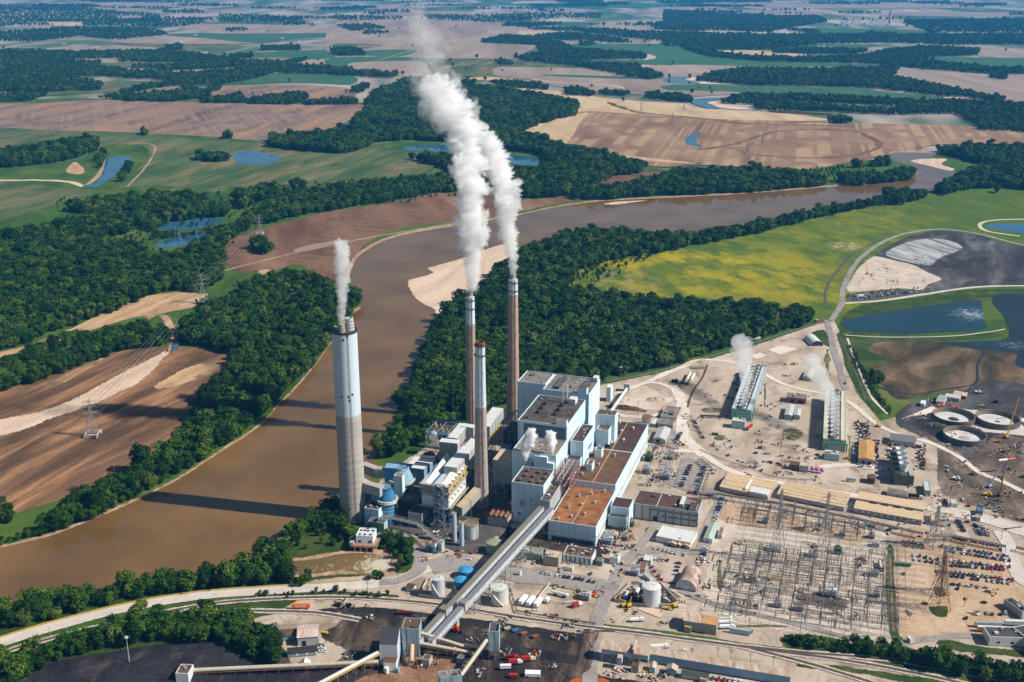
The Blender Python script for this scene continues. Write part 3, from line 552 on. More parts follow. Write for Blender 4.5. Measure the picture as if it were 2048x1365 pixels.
ballp = [[(-300,1405),(-40,1320),(40,1294),(120,1272),(220,1248),(340,1222),(440,1205),(540,1198),(660,1194),(780,1199),(900,1212),(1040,1235),(1180,1254),(1300,1268),(1440,1287),(1560,1303),(1700,1322),(1850,1350),(1960,1375),(2100,1410)],
         [(1480,1292),(1560,1300),(1620,1306),(1700,1312),(1800,1322),(1900,1340),(2060,1370),(2200,1400)],
         [(330,1228),(430,1222),(540,1222),(640,1226),(720,1240)],[(1500,1296),(1600,1322),(1680,1345),(1760,1370)]]
for p_ in ballp: ribbon('ballast_bed',ballast,p_,9,wj=.3)
for p_ in ballp: ribbon('railway_track',rail_m,p_,3.2,wj=.1)
for p_ in ([(1330,862),(1318,880),(1300,915)],[(1375,815),(1385,785),(1405,755),(1415,730)],[(1180,1266),(1200,1262),(1230,1262)]): ribbon('railway_track',rail_m,p_,2.4)
build_sheets()
# = TREES
leafm = bpy.data.materials.new('foliage'); leafm.use_nodes = True
n = leafm.node_tree; L = n.links; b = n.nodes['Principled BSDF']; b.inputs['Roughness'].default_value = .75; b.inputs['Specular IOR Level'].default_value = .15
oi = n.nodes.new('ShaderNodeObjectInfo'); rp = n.nodes.new('ShaderNodeValToRGB'); e = rp.color_ramp.elements
e[0].position = 0; e[0].color = (.008,.030,.001,1); e[1].position = 1; e[1].color = (.075,.125,.004,1)
for p_,c_ in ((.3,(.014,.048,.0015)),(.6,(.026,.074,.002)),(.85,(.056,.108,.003))):
    x = e.new(p_); x.color = (*c_,1)
x = e.new(.97); x.color = (.085,.125,.02,1)
L.new(oi.outputs['Random'],rp.inputs[0])
at = n.nodes.new('ShaderNodeAttribute'); at.attribute_name = 'tone'
hv = n.nodes.new('ShaderNodeHueSaturation'); L.new(rp.outputs[0],hv.inputs['Color']); L.new(at.outputs['Fac'],hv.inputs['Value']); L.new(hv.outputs[0],b.inputs['Base Color'])
trunkm = mat('bark',(.12,.09,.065),.9,.3,.5)
def crown_mesh(seed,h=17.,w=15.,nl=16,per=62,leaf=1.0,low=.28):
    r = random.Random(seed); v = []; f = []; tone = []
    for l in range(nl):
        a = r.uniform(0,6.283); t = (l + .5) / nl; zz = low + (1 - low) * t ** .85
        rad = math.sin(math.pi * min(1,.18 + .80 * (1 - (zz - low) / (1 - low)) ** .7)) * w * .5 * r.uniform(.5,.85)
        if l == nl - 1: rad = 0
        c = Vector((math.cos(a) * rad,math.sin(a) * rad,zz * h - 2.4)); lr = r.uniform(.17,.27) * w
        tn = r.uniform(.72,1.3)
        for k in range(per):
            d = Vector((r.gauss(0,1),r.gauss(0,1),r.gauss(.25,1))).normalized(); q = c + Vector((d.x,d.y,d.z * .85)) * lr * r.uniform(.78,1.1)
            nn = (d + Vector((r.gauss(0,.38),r.gauss(0,.38),r.gauss(.1,.38)))).normalized()
            s = leaf * r.uniform(.55,1.15); u = nn.cross(Vector((r.random(),r.random(),r.random() + .1))).normalized(); vv = nn.cross(u)
            i = len(v); v += [tuple(q + u * s),tuple(q + vv * s * .8),tuple(q - u * s),tuple(q - vv * s * .8)]
            f.append((i,i + 1,i + 2,i + 3)); tone += [tn * r.uniform(.85,1.15)]
    me = bpy.data.meshes.new('crown'); me.from_pydata(v,[],f); me.materials.append(leafm)
    at = me.attributes.new('tone','FLOAT','FACE'); at.data.foreach_set('value',tone); me.update(); return me
def trunk_mesh(h,seed):
    r = random.Random(seed); mb = MB(); mb.cyl((0,0,-1),.42,.26,h * .55,trunkm,7,cap=False)
    for k in range(5):
        a = r.uniform(0,6.28); z = h * r.uniform(.3,.5); mb.tube((0,0,z),(math.cos(a) * 3.4,math.sin(a) * 3.4,z + r.uniform(2.5,4.5)),.2,trunkm,5,r1=.07)
    return mb.build('trunk',mesh_only=True)
CR = [crown_mesh(11,17,15),crown_mesh(23,19,13.5,nl=17),crown_mesh(37,14,15),crown_mesh(51,16,12.5,nl=13),crown_mesh(77,13,10,nl=9,per=66)]
TR = [trunk_mesh(h,i) for i,h in enumerate((17,19,14,16,13))]
bush = crown_mesh(91,5.5,6.5,nl=6,per=50,leaf=.6,low=.35)
rng = random.Random(5)
PTS = []   # x,y,scale,variant,region
def dist_near(x,y): return math.hypot(x,y)
EXC = []
def forest(name,poly,sp,smin=.68,smax=1.28,dens=.92,excl=(),jit=.45):
    wp = [tuple(G(a,max(b,-60))[:2]) for a,b in poly]; ex = [[tuple(G(a,b)[:2]) for a,b in q] for q in excl]
    xs = [p[0] for p in wp]; ys = [p[1] for p in wp]; y = min(ys); row = 0; cnt = 0
    while y < max(ys):
        x = min(xs) + (sp / 2 if row % 2 else 0)
        while x < max(xs):
            jx = x + rng.uniform(-jit,jit) * sp; jy = y + rng.uniform(-jit,jit) * sp
            if rng.random() < dens:
                k = noise.noise(Vector((jx * .02,jy * .02,7))) * 1.2 * sp
                k2 = noise.noise(Vector((jx * .02,jy * .02,17))) * 1.2 * sp
                if inpoly(jx + k,jy + k2,wp) and not any(inpoly(jx,jy,q) for q in ex):
                    sx,sy,dd = PX(jx,jy)
                    if -140 < sx < 2190 and sy < 1420:
                        PTS.append((jx,jy,(1.3 if rng.random() < .06 else 1) * rng.uniform(smin,smax) * (min(1.5,sp / 9.5) if sp > 10 else 1),rng.randrange(5),name,dd)); cnt += 1
            x += sp
        y += sp * .88; row += 1
forest('right_bank',[(1030,520),(1070,498),(1130,478),(1200,468),(1290,476),(1335,486),(1200,515),(1158,535),(1142,568),(1130,592),(1200,600),(1350,612),(1500,622),(1600,632),(1632,640),(1600,655),(1500,686),(1400,716),(1300,743),(1210,762),(1120,775),(1050,795),(990,820),(930,840),(880,856),(840,888),(790,920),(748,935),(756,905),(800,845),(822,770),(842,708),(866,664),(880,645),(930,605),(985,565)],9.3)
forest('river_bend',[(1110,490),(1200,472),(1290,482),(1340,478),(1420,475),(1560,448),(1640,428),(1740,410),(1800,400),(1810,408),(1740,414),(1640,436),(1560,458),(1450,480),(1350,500),(1250,518),(1160,540)],9.5,dens=.8)
forest('river_bend',[(1762,396),(1790,388),(1850,392),(1848,402),(1790,406)],9.5)
forest('left_bank',[(450,610),(500,580),(560,562),(600,556),(640,570),(690,590),(722,606),(700,628),(668,676),(620,735),(560,796),(520,842),(440,896),(350,955),(270,995),(190,1030),(110,1062),(60,1074),(150,1010),(230,975),(300,932),(372,880),(400,800),(440,775),(462,735),(470,712),(400,695),(385,680)],9.3)
forest('left_bank',[(-100,1040),(10,1030),(20,1050),(-100,1075)],9)
forest('west_wood',[(-200,500),(50,480),(170,470),(240,490),(300,515),(380,528),(440,545),(445,562),(400,585),(330,582),(260,610),(150,650),(60,685),(-200,745)],9.8)
forest('west_wood',[(135,425),(160,412),(250,402),(330,398),(410,402),(450,418),(455,432),(430,438),(390,425),(300,428),(200,428)],9.8)
forest('west_wood',[(-100,490),(20,478),(130,450),(240,440),(300,445),(240,470),(170,485)],10.5,dens=.8)
forest('west_wood',[(290,455),(330,440),(400,428),(460,418),(460,428),(400,438),(330,447),(300,466)],10.5,dens=.9)
forest('west_wood',[(160,440),(240,430),(300,432),(290,445),(200,450)],12,dens=.5)
forest('west_wood',[(300,470),(380,470),(480,450),(490,455),(430,468),(300,480)],9,.4,.6)
forest('west_wood',[(430,474),(490,455),(500,460),(460,482),(440,500),(450,528),(400,532),(350,512),(410,494)],10,dens=.9)
forest('track_belt',[(-150,790),(60,715),(150,690),(250,670),(300,662),(330,672),(336,688),(250,702),(150,735),(60,770),(-100,815)],9)
forest('track_belt',[(380,645),(430,612),(455,615),(430,670),(395,690),(360,680),(350,665)],9,dens=.9)
forest('north_belt',[(480,440),(560,400),(660,382),(760,372),(850,362),(925,360),(925,385),(880,386),(850,390),(760,406),(640,424),(540,446),(490,452)],10)
forest('north_belt',[(470,400),(540,385),(620,378),(540,400),(480,420)],14,dens=.6)
forest('plume_wood',[(540,295),(545,280),(640,275),(720,262),(705,252),(740,215),(760,195),(800,185),(900,175),(1000,182),(1150,215),(1155,230),(1110,240),(1062,255),(1038,268),(1090,290),(1180,310),(1290,338),(1280,347),(1230,352),(1190,370),(1150,390),(1050,398),(1030,385),(1060,352),(1110,335),(1080,308),(1000,298),(900,284),(820,280),(750,285),(720,300),(680,308)],11,smin=.9)
forest('plume_wood',[(820,318),(900,322),(1010,345),(1070,352),(1030,390),(930,368),(900,345),(860,328)],10.5)
forest('plume_wood',[(740,196),(760,184),(1150,212),(1150,222),(900,215)],12)
forest('east_wood',[(1145,398),(1160,385),(1250,378),(1330,355),(1345,348),(1450,345),(1560,348),(1640,360),(1650,372),(1530,384),(1400,390),(1290,392),(1200,402)],10)
forest('east_wood',[(1680,360),(1760,356),(1810,350),(1828,345),(1825,360),(1740,370),(1690,372)],9)
forest('east_wood',[(1735,330),(1775,326),(1778,332),(1740,334)],9); forest('east_wood',[(1705,333),(1722,331),(1722,335),(1706,336)],8)
forest('east_wood',[(1870,303),(1940,300),(2200,300),(2200,395),(1990,375),(1950,378),(1880,392),(1865,386),(1925,352),(1990,335),(1900,312)],10.5)
forest('meadow_tree',[(500,505),(515,490),(530,488),(545,494),(540,505),(515,512)],9)
forest('pond_tree',[(390,322),(400,312),(440,315),(462,322),(440,325)],10)
forest('pond_tree',[(190,330),(205,305),(215,306),(205,330),(195,345)],10,dens=.6); forest('pond_tree',[(238,362),(262,330),(275,320),(262,340),(245,368)],10,dens=.5)
forest('pond_tree',[(-150,335),(-50,318),(60,302),(130,290),(195,288),(198,300),(150,320),(60,332),(-150,345)],11)
for a,b in ((290,268),(457,275),(1680,244),(1992,384)): forest('lone',[(a - 6,b - 2),(a + 6,b - 2),(a + 6,b + 3),(a - 6,b + 3)],9,.95,1.1)
forest('lone',[(1660,243),(1700,243),(1700,247),(1660,246)],12)
# nearest belts
forest('road_belt',[(-150,1290),(-60,1240),(60,1215),(200,1188),(330,1168),(420,1153),(500,1135),(545,1120),(560,1118),(600,1152),(650,1156),(640,1163),(520,1172),(420,1179),(320,1192),(220,1212),(140,1232),(60,1256),(-40,1288),(-150,1325)],8.2,.55,1.15)
forest('road_belt',[(490,1140),(540,1100),(600,1065),(660,1020),(690,1020),(690,1045),(640,1060),(610,1085),(560,1115),(520,1135)],8.6,.7,1.05)
forest('lower_belt',[(-150,1400),(-60,1350),(0,1332),(100,1302),(180,1275),(280,1252),(400,1232),(470,1232),(520,1238),(510,1250),(440,1262),(400,1285),(300,1292),(220,1298),(120,1325),(50,1362),(0,1420)],8.2,.5,1.1)
forest('lower_belt',[(440,1262),(500,1252),(520,1262),(545,1285),(565,1315),(560,1330),(500,1325),(450,1300),(425,1280)],8.4,.7,1.05)
forest('inlet_tree',[(660,1035),(700,1060),(705,1085),(690,1080),(670,1065)],8,.7,.95)
forest('inlet_tree',[(755,1070),(780,1075),(830,1105),(828,1130),(800,1150),(790,1148),(800,1125),(790,1105),(760,1095)],7.5,.5,.8,dens=.9)
forest('inlet_tree',[(730,1152),(790,1150),(780,1158),(730,1160)],8,.4,.6)
forest('track_bushes',[(1700,1300),(1780,1298),(1850,1312),(1950,1332),(2150,1365),(2150,1400),(1980,1362),(1850,1340),(1750,1322)],7.5,.5,.8,dens=.9)
forest('track_bushes',[(1590,1285),(1700,1300),(1740,1315),(1640,1302)],7,.35,.6,dens=.6)
forest('dike_bush',[(1733,745),(1760,748),(1772,765),(1755,768)],6,.4,.6)
bb = RL[:14]
forest('bank_bush',[(a - 2,b - 14) for a,b in bb] + [(a,b - 6) for a,b in reversed(bb)],5,.22,.45)
for q_ in ([(1702,690),(1725,735),(1760,790),(1785,822),(1778,828),(1745,790),(1712,735),(1698,694)],): forest('reed_fringe',q_,3.5,.10,.22)
forest('track_scrub',[(1565,1276),(1700,1290),(1860,1308),(1990,1330),(2150,1350),(2150,1380),(1990,1352),(1850,1330),(1700,1308),(1600,1296)],4.5,.16,.42,dens=.85)
forest('track_scrub',[(500,1188),(650,1182),(790,1190),(760,1196),(640,1190),(540,1194)],4,.14,.28,dens=.8)
for q_,d_ in (([(100,400),(480,390),(520,450),(420,520),(200,500)],.10),([(370,600),(540,545),(470,660),(380,680)],.10),([(560,1080),(690,1050),(700,1095),(560,1115)],.5),([(1150,520),(1330,480),(1340,495),(1220,560),(1140,575)],.25),([(480,380),(930,345),(920,395),(500,440)],.2),([(1560,342),(1650,338),(1790,322),(1690,368)],.25),([(740,1062),(800,1075),(828,1110),(790,1150),(780,1110)],.5)): forest('scrub',q_,8,.22,.5,dens=d_)
# far woods,read off the enlarged top of the photo
fz = [
 (Z1,[(-60,300),(500,312),(980,300),(1350,352),(1650,372),(1830,348),(1690,385),(2060,410),(2060,440),(1620,430),(1350,490),(1050,500),(950,470),(500,440),(430,470),(600,505),(580,530),(-60,545)],[[(530,398),(700,390),(1000,412),(1430,390),(1400,415),(1080,438),(850,425)],[(430,346),(700,340),(690,368),(450,368)],[(600,362),(1110,366),(1100,388),(560,398)],[(400,462),(650,482),(650,495),(400,480)]]),
 (Z1,[(-60,36),(480,32),(700,50),(960,84),(850,100),(1180,108),(1200,140),(1000,165),(480,152),(240,125),(-60,172)],[[(500,45),(820,50),(960,85),(640,70)],[(680,95),(860,95),(820,115),(680,108)],[(240,125),(480,130),(480,150),(280,152)]]),
 (Z1,[(350,170),(860,170),(1000,205),(680,235),(460,215),(350,230),(200,250),(-60,240),(-60,200)],[]),(Z1,[(1290,85),(1790,102),(1760,140),(1290,135)],[]),(Z1,[(1315,172),(1440,168),(1440,184),(1315,185)],[]),
 (Z1,[(580,575),(880,560),(1150,530),(1250,565),(1000,598),(760,593)],[]),(Z1,[(1150,592),(1420,560),(1440,605),(1200,605)],[]),(Z1,[(1445,592),(1600,565),(1760,550),(1810,582),(1700,616),(1450,606)],[]),(Z1,[(1750,608),(2060,590),(2060,612),(1800,616)],[]),
 (Z1,[(-60,570),(150,560),(270,556),(200,590),(-60,602)],[]),(Z1,[(1530,278),(1750,275),(1750,298),(1540,297)],[]),(Z1,[(1935,290),(2060,288),(2060,328),(1940,322)],[]),(Z1,[(980,270),(1060,270),(1070,295),(1000,295)],[]),(Z1,[(1370,325),(1480,325),(1480,340),(1330,338)],[]),
 (Z1,[(700,540),(860,505),(980,490),(1050,500),(900,515),(740,552)],[]),(Z1,[(1060,510),(1200,540),(1100,550)],[]),(Z1,[(1220,510),(1290,505),(1290,535),(1230,535)],[]),
 (Z2,[(-20,285),(100,290),(150,330),(-20,328)],[]),(Z2,[(-20,418),(150,425),(350,440),(330,458),(-20,442)],[]),(Z2,[(60,545),(80,520),(150,500),(160,520),(120,545)],[]),(Z2,[(-20,595),(110,592),(110,610),(-20,610)],[]),
 (Z2,[(150,600),(280,520),(380,468),(480,470),(580,480),(800,520),(1150,560),(1390,605),(1390,680),(900,700),(150,700)],[]),
 (Z2,[(835,240),(960,212),(1110,220),(1300,258),(1370,290),(1790,325),(1790,348),(1500,348),(1380,375),(1720,385),(1800,415),(1890,452),(1820,472),(1600,430),(1380,387),(1100,360),(1025,340),(1180,312),(1150,265),(840,252)],[]),
 (Z2,[(930,358),(1010,372),(1010,384),(930,378)],[]),(Z2,[(1125,215),(1330,195),(1560,220),(1700,245),(1700,256),(1330,237),(1130,226)],[]),(Z2,[(490,90),(800,94),(1100,78),(1540,84),(1520,112),(1300,107),(950,137),(680,126),(490,112)],[]),
 (Z2,[(960,138),(1300,138),(1300,146),(1110,162),(960,157)],[]),(Z2,[(1100,168),(1350,168),(1850,188),(2060,200),(2060,262),(1650,222),(1350,182),(1100,176)],[]),(Z2,[(1800,134),(2060,132),(2060,182),(1850,177)],[]),(Z2,[(1400,255),(1485,252),(1485,270),(1405,272)],[]),
 (Z2,[(870,488),(1020,485),(1220,515),(1220,527),(1000,512)],[]),(Z2,[(1310,525),(1400,525),(1490,552),(1490,565),(1330,557)],[]),(Z2,[(1525,542),(1690,550),(1690,562),(1530,556)],[]),(Z2,[(1790,552),(2060,575),(2060,602),(1790,577)],[]),(Z2,[(700,480),(790,480),(780,492),(700,490)],[]),
 (Z2,[(-20,155),(160,145),(270,168),(80,187)],[]),(Z2,[(130,188),(290,187),(280,198),(140,206)],[]),(Z2,[(-20,92),(380,102),(350,116),(-20,126)],[]),
 (Z3,[(-60,62),(600,100),(850,96),(900,130),(600,182),(560,200),(-60,180)],[[(180,176),(560,196),(540,206),(180,190)]]),(Z3,[(-60,192),(560,208),(850,205),(1300,208),(2100,202),(2100,262),(1600,266),(1250,252),(850,262),(600,290),(200,296),(-60,268)],[]),
 (Z3,[(50,285),(200,305),(400,335),(800,345),(1100,335),(1250,300),(1490,278),(1780,295),(1780,325),(1500,332),(1460,362),(1850,405),(2100,405),(2100,440),(1850,432),(1430,402),(1150,372),(480,357),(200,332)],[]),
 (Z3,[(130,475),(200,440),(250,430),(400,410),(780,412),(1100,410),(1300,390),(1310,412),(1270,455),(1560,515),(1700,545),(1930,585),(1900,602),(1700,565),(1560,562),(1100,507),(440,502),(300,485)],[]),
 (Z3,[(265,605),(400,565),(740,565),(1200,590),(1500,598),(1690,600),(1900,615),(2100,615),(2100,655),(1280,672),(1200,668),(900,650),(480,648),(480,610)],[[(500,588),(900,598),(1320,622),(1280,655),(1080,642),(700,612)]]),(Z3,[(-20,555),(90,575),(90,600),(-20,592)],[]),
 (Z3,[(1350,122),(2100,112),(2100,192),(1500,192),(1350,142)],[]),(Z3,[(560,302),(850,290),(1150,300),(1050,318),(600,312)],[]),(Z3,[(1850,440),(1950,442),(1940,466),(1860,462)],[]),(Z3,[(1640,660),(2100,650),(2100,780),(1800,760)],[]),
 (Z3,[(660,170),(850,180),(840,195),(660,180)],[]),(Z3,[(1100,195),(1300,195),(1300,205),(1100,204)],[]),(Z1,[(1040,110),(1380,112),(1380,120),(1040,122)],[]),
]
for fn,p_,ex in fz:
    q = fn(p_); my = sum(a[1] for a in q) / len(q)
    forest('far',q,13 if my > 150 else 17 if my > 90 else 24 if my > 45 else 34,.5,.85,excl=[fn(x) for x in ex],dens=.93 if my > 75 else .6 if my > 45 else .4)
# random distant woodlots and hedgerows towards the horizon
for k in range(80):
    py = 2 + 52 * rng.random() ** 1.5; px = rng.uniform(-60,2110); wd = rng.uniform(20,160); hh = rng.uniform(.7,3.)
    if k % 3 == 0: wd,hh = rng.uniform(30,120),.5
    forest('far',[(px,py),(px + wd,py - hh * .3),(px + wd * 1.1,py + hh),(px + wd * .2,py + hh * 1.2)],44,.8,1.15,dens=.75)
for k in range(90):
    py = 40 + 170 * rng.random(); px = rng.uniform(0,2048); g = G(px,py)
    PTS.append((g.x,g.y,rng.uniform(.8,1.2),rng.randrange(5),'far',PX(g.x,g.y)[2]))
PTS.sort(key=lambda p: p[5])
LBL = {'road_belt': ('leafy tree between the river road and brown river','trees between the river and the road'),
       'lower_belt': ('green tree between the railway and coal pile','trees between railway and coal pile'),
       'inlet_tree': ('small bushy tree on the bank of the foaming inlet pool','trees round the inlet pool'),
       'track_bushes': ('low bushy tree along the railway below the tan parking lot','bushy trees beside the railway'),
       'left_bank': ('dense tree on the far bank opposite the plant','trees on the far river bank'),
       'right_bank': ('dense woodland tree behind the stacks on the plant side of the river','woodland trees behind the stacks')}
protos = {}
near = [p for p in PTS if p[4] in LBL and PX(p[0],p[1],12)[1] < 1385 and -30 < PX(p[0],p[1])[0] < 2080][:290]
ns = set(id(p) for p in near)
for p in near:
    lb,gp = LBL[p[4]]; k = p[3]
    if k not in protos:
        t = thing('leafy_tree',lb,'tree',(0,0,0),gp)
        c = bpy.data.objects.new('crown',CR[k]); COL.objects.link(c); c.parent = t
        q = bpy.data.objects.new('trunk',TR[k]); COL.objects.link(q); q.parent = t
        protos[k] = t
    else: t = copy_tree(protos[k])
    sx_ = PX(p[0],p[1])[0]; e_ = [tuple(q) for q in ()]; seg = ['leftmost','left','middle left','middle','middle right','right','rightmost'][min(6,max(0,int((sx_ % 700) / 100)))]
    t['label'] = ('tall ' if p[2] > 1 else 'medium ' if p[2] > .85 else 'small ') + ['rounded ','upright ','squat ','slender ','bushy '][p[3]] + lb.split(' ',1)[1] + ', ' + seg + ' part'; t['group'] = gp
    t.location = (p[0],p[1],0); t.scale = [p[2]] * 3; t.rotation_euler = (0,0,rng.uniform(0,6.28))
rest = [p for p in PTS if id(p) not in ns]
print('TREES near',len(near),'rest',len(rest))
me = bpy.data.meshes.new('woodland'); me.from_pydata([(p[0],p[1],0) for p in rest],[],[])
for nm,ty,vals in (('sc','FLOAT',[p[2] for p in rest]),('vr','INT',[p[3] for p in rest]),('rz','FLOAT',[rng.uniform(0,6.28) for p in rest])):
    a = me.attributes.new(nm,ty,'POINT'); a.data.foreach_set('value',vals)
wood = bpy.data.objects.new('woodland',me); COL.objects.link(wood)
tag(wood,'dense dark green woodland along the river and out to the hazy fields','woodland',kind='stuff')
ng = bpy.data.node_groups.new('scatter_trees','GeometryNodeTree')
ng.interface.new_socket('Geometry',in_out='INPUT',socket_type='NodeSocketGeometry'); ng.interface.new_socket('Geometry',in_out='OUTPUT',socket_type='NodeSocketGeometry')
gi = ng.nodes.new('NodeGroupInput'); go = ng.nodes.new('NodeGroupOutput'); ip = ng.nodes.new('GeometryNodeInstanceOnPoints'); gj = ng.nodes.new('GeometryNodeGeometryToInstance')
srcs = [protos[k] for k in sorted(protos)]
for t in reversed(srcs):
    o_ = ng.nodes.new('GeometryNodeObjectInfo'); o_.transform_space = 'ORIGINAL'; o_.inputs['As Instance'].default_value = False
    o_.inputs['Object'].default_value = [c for c in t.children if c.data.name.startswith('crown')][0]
    ng.links.new(o_.outputs['Geometry'],gj.inputs[0])
def named(nm,ty):
    x = ng.nodes.new('GeometryNodeInputNamedAttribute'); x.data_type = ty; x.inputs[0].default_value = nm; return x.outputs['Attribute']
ng.links.new(gi.outputs[0],ip.inputs['Points']); ng.links.new(gj.outputs[0],ip.inputs['Instance']); ip.inputs['Pick Instance'].default_value = True
ng.links.new(named('vr','INT'),ip.inputs['Instance Index']); ng.links.new(named('sc','FLOAT'),ip.inputs['Scale'])
cx = ng.nodes.new('ShaderNodeCombineXYZ'); ng.links.new(named('rz','FLOAT'),cx.inputs[2]); ng.links.new(cx.outputs[0],ip.inputs['Rotation'])
ng.links.new(ip.outputs[0],go.inputs[0])
md = wood.modifiers.new('scatter','NODES'); md.node_group = ng
# = PLANT FRAME AND MATERIALS
AL = R(17.8)
class Fr:
    """rectangular footprint: origin = near-left ground corner, V to the right, U away"""
    def __init__(s,o,al,w,d):
        s.o = Vector((o.x,o.y,0)); s.al = al; s.w = w; s.d = d
        s.U = Vector((math.sin(al),math.cos(al),0)); s.V = Vector((math.cos(al),-math.sin(al),0))
    def p(s,a,b,z=0.0): return s.o + s.V * a + s.U * b + Vector((0,0,z))
    def q(s,x0,y0,x1,y1): return [tuple(s.p(x0,y0)[:2]),tuple(s.p(x1,y0)[:2]),tuple(s.p(x1,y1)[:2]),tuple(s.p(x0,y1)[:2])]
    def bx(s,mb,x0,y0,z0,x1,y1,z1,m,mt=None): mb.prism(s.q(x0,y0,x1,y1),z0,z1,m,mt,True)
def fr(A,B,C,z,al=AL):
    U = Vector((math.sin(al),math.cos(al),0)); V = Vector((math.cos(al),-math.sin(al),0))
    a = G(A[0],A[1],z); w_ = abs((a - G(B[0],B[1],z)).dot(V)); d_ = abs((G(C[0],C[1],z) - a).dot(U))
    return Fr(a - V * w_,al,w_,d_)
cyan = mat('cyan_siding',(.70,.83,.87),.55,0,.06,col2=(.56,.72,.79),streak=(1,1,.15))
seam_m = mat('wall_seam',(.34,.45,.50),.7)
cyan_d = mat('teal_siding',(.36,.50,.52),.55,.15,.1,streak=(1,1,.2))
white_s = mat('white_siding',(.70,.72,.72),.55,.12,.12,streak=(1,1,.15))
grey_s = mat('grey_siding',(.42,.43,.42),.6,.15,.12,streak=(1,1,.15))
tan_s = mat('tan_siding',(.42,.38,.32),.6,.15,.12,streak=(1,1,.15))
blue_s = mat('blue_siding',(.22,.38,.52),.55,.15,.15,streak=(1,1,.2))
green_s = mat('pale_green_siding',(.42,.52,.44),.6,.15,.12)
rust_wall = mat('rust_streaked_wall',(.50,.60,.60),.65,0,.35,col2=(.24,.17,.12),streak=(1,1,.12))
concrete = mat('concrete',(.46,.43,.39),.9,.25,.12,streak=(1,1,.4))
conc_l = mat('pale_concrete',(.58,.55,.50),.9,.2,.12)
roof_br = mat('brown_roof',(.115,.062,.045),.9,.35,.15)
roof_mr = mat('maroon_roof',(.082,.042,.038),.9,.3,.1)
roof_or = mat('rust_roof',(.40,.165,.05),.85,0,.10,col2=(.17,.07,.03),streak=(1,1,1))
roof_ol = mat('olive_roof',(.165,.085,.042),.85,0,.09,col2=(.09,.05,.03))
roof_gr = mat('gravel_roof',(.27,.24,.205),.95,0,.13,col2=(.13,.115,.10))
roof_dk = mat('dark_roof',(.115,.098,.09),.95,0,.12,col2=(.05,.042,.04))
roof_wh = mat('white_roof',(.68,.68,.66),.6,.12,.2)
roof_ta = mat('tan_roof',(.62,.47,.30),.6,.2,.12,streak=(1,1,1))
roof_rs = mat('rusty_metal_roof',(.62,.56,.49),.6,0,.22,col2=(.42,.25,.14),streak=(1.6,.25,1))
roof_og = mat('orange_roof',(.58,.32,.13),.7,.25,.2)
metal_l = mat('light_metal',(.55,.56,.56),.4,.15,.3)
metal_g = mat('galvanised_steel',(.36,.38,.39),.5,.2,.5)
steel_b = mat('blue_steel',(.10,.18,.28),.5,.2,.3)
steel_d = mat('dark_steel',(.05,.055,.06),.6,.3,.4)
steel_w = mat('white_steel',(.62,.64,.65),.5,.1,.3)
yel = mat('yellow_paint',(.72,.48,.03),.6,.15,.5)
rustm = mat('rust',(.28,.12,.06),.85,.4,.4)
red = mat('red_paint',(.42,.03,.02),.45)
orange = mat('orange_paint',(.80,.16,.02),.5)
black = mat('black',(.015,.015,.017),.6)
glassd = mat('dark_glass',(.03,.045,.06),.15,spec=.6)
white_p = mat('white_paint',(.78,.79,.79),.4)
vessel_b = mat('blue_vessel_paint',(.05,.22,.42),.45,.35,.12,streak=(1,1,.3))
vessel_l = mat('pale_blue_plate',(.26,.45,.58),.45,.25,.3)
stack_w = mat('white_stack_paint',(.54,.63,.70),.6,.08,.06,streak=(1,1,.25))
stack_c = mat('banded_concrete',(.45,.41,.37),.9,0,.08,col2=(.34,.31,.28),streak=(.3,.3,4))
stack_t = mat('tan_stack',(.42,.295,.215),.9,0,.08,col2=(.34,.235,.175),streak=(.3,.3,2))
def roof_stuff(f,z,t,n,seed,kind='vent'):
    r = random.Random(seed); mb = MB()
    for i in range(n):
        x,y = r.uniform(.12,.88) * f.w,r.uniform(.08,.92) * f.d; s_ = r.uniform(.5,1.6)
        f.bx(mb,x - s_,y - s_,z,x + s_,y + s_,z + r.uniform(.6,1.8),r.choice([metal_g,metal_l,roof_dk]))
        if i % 2: mb.cyl((*f.p(x + 3,y + 1)[:2],z),.3,.3,r.uniform(1,3),steel_d,6)
    mb.build('rooftop_equipment',t)
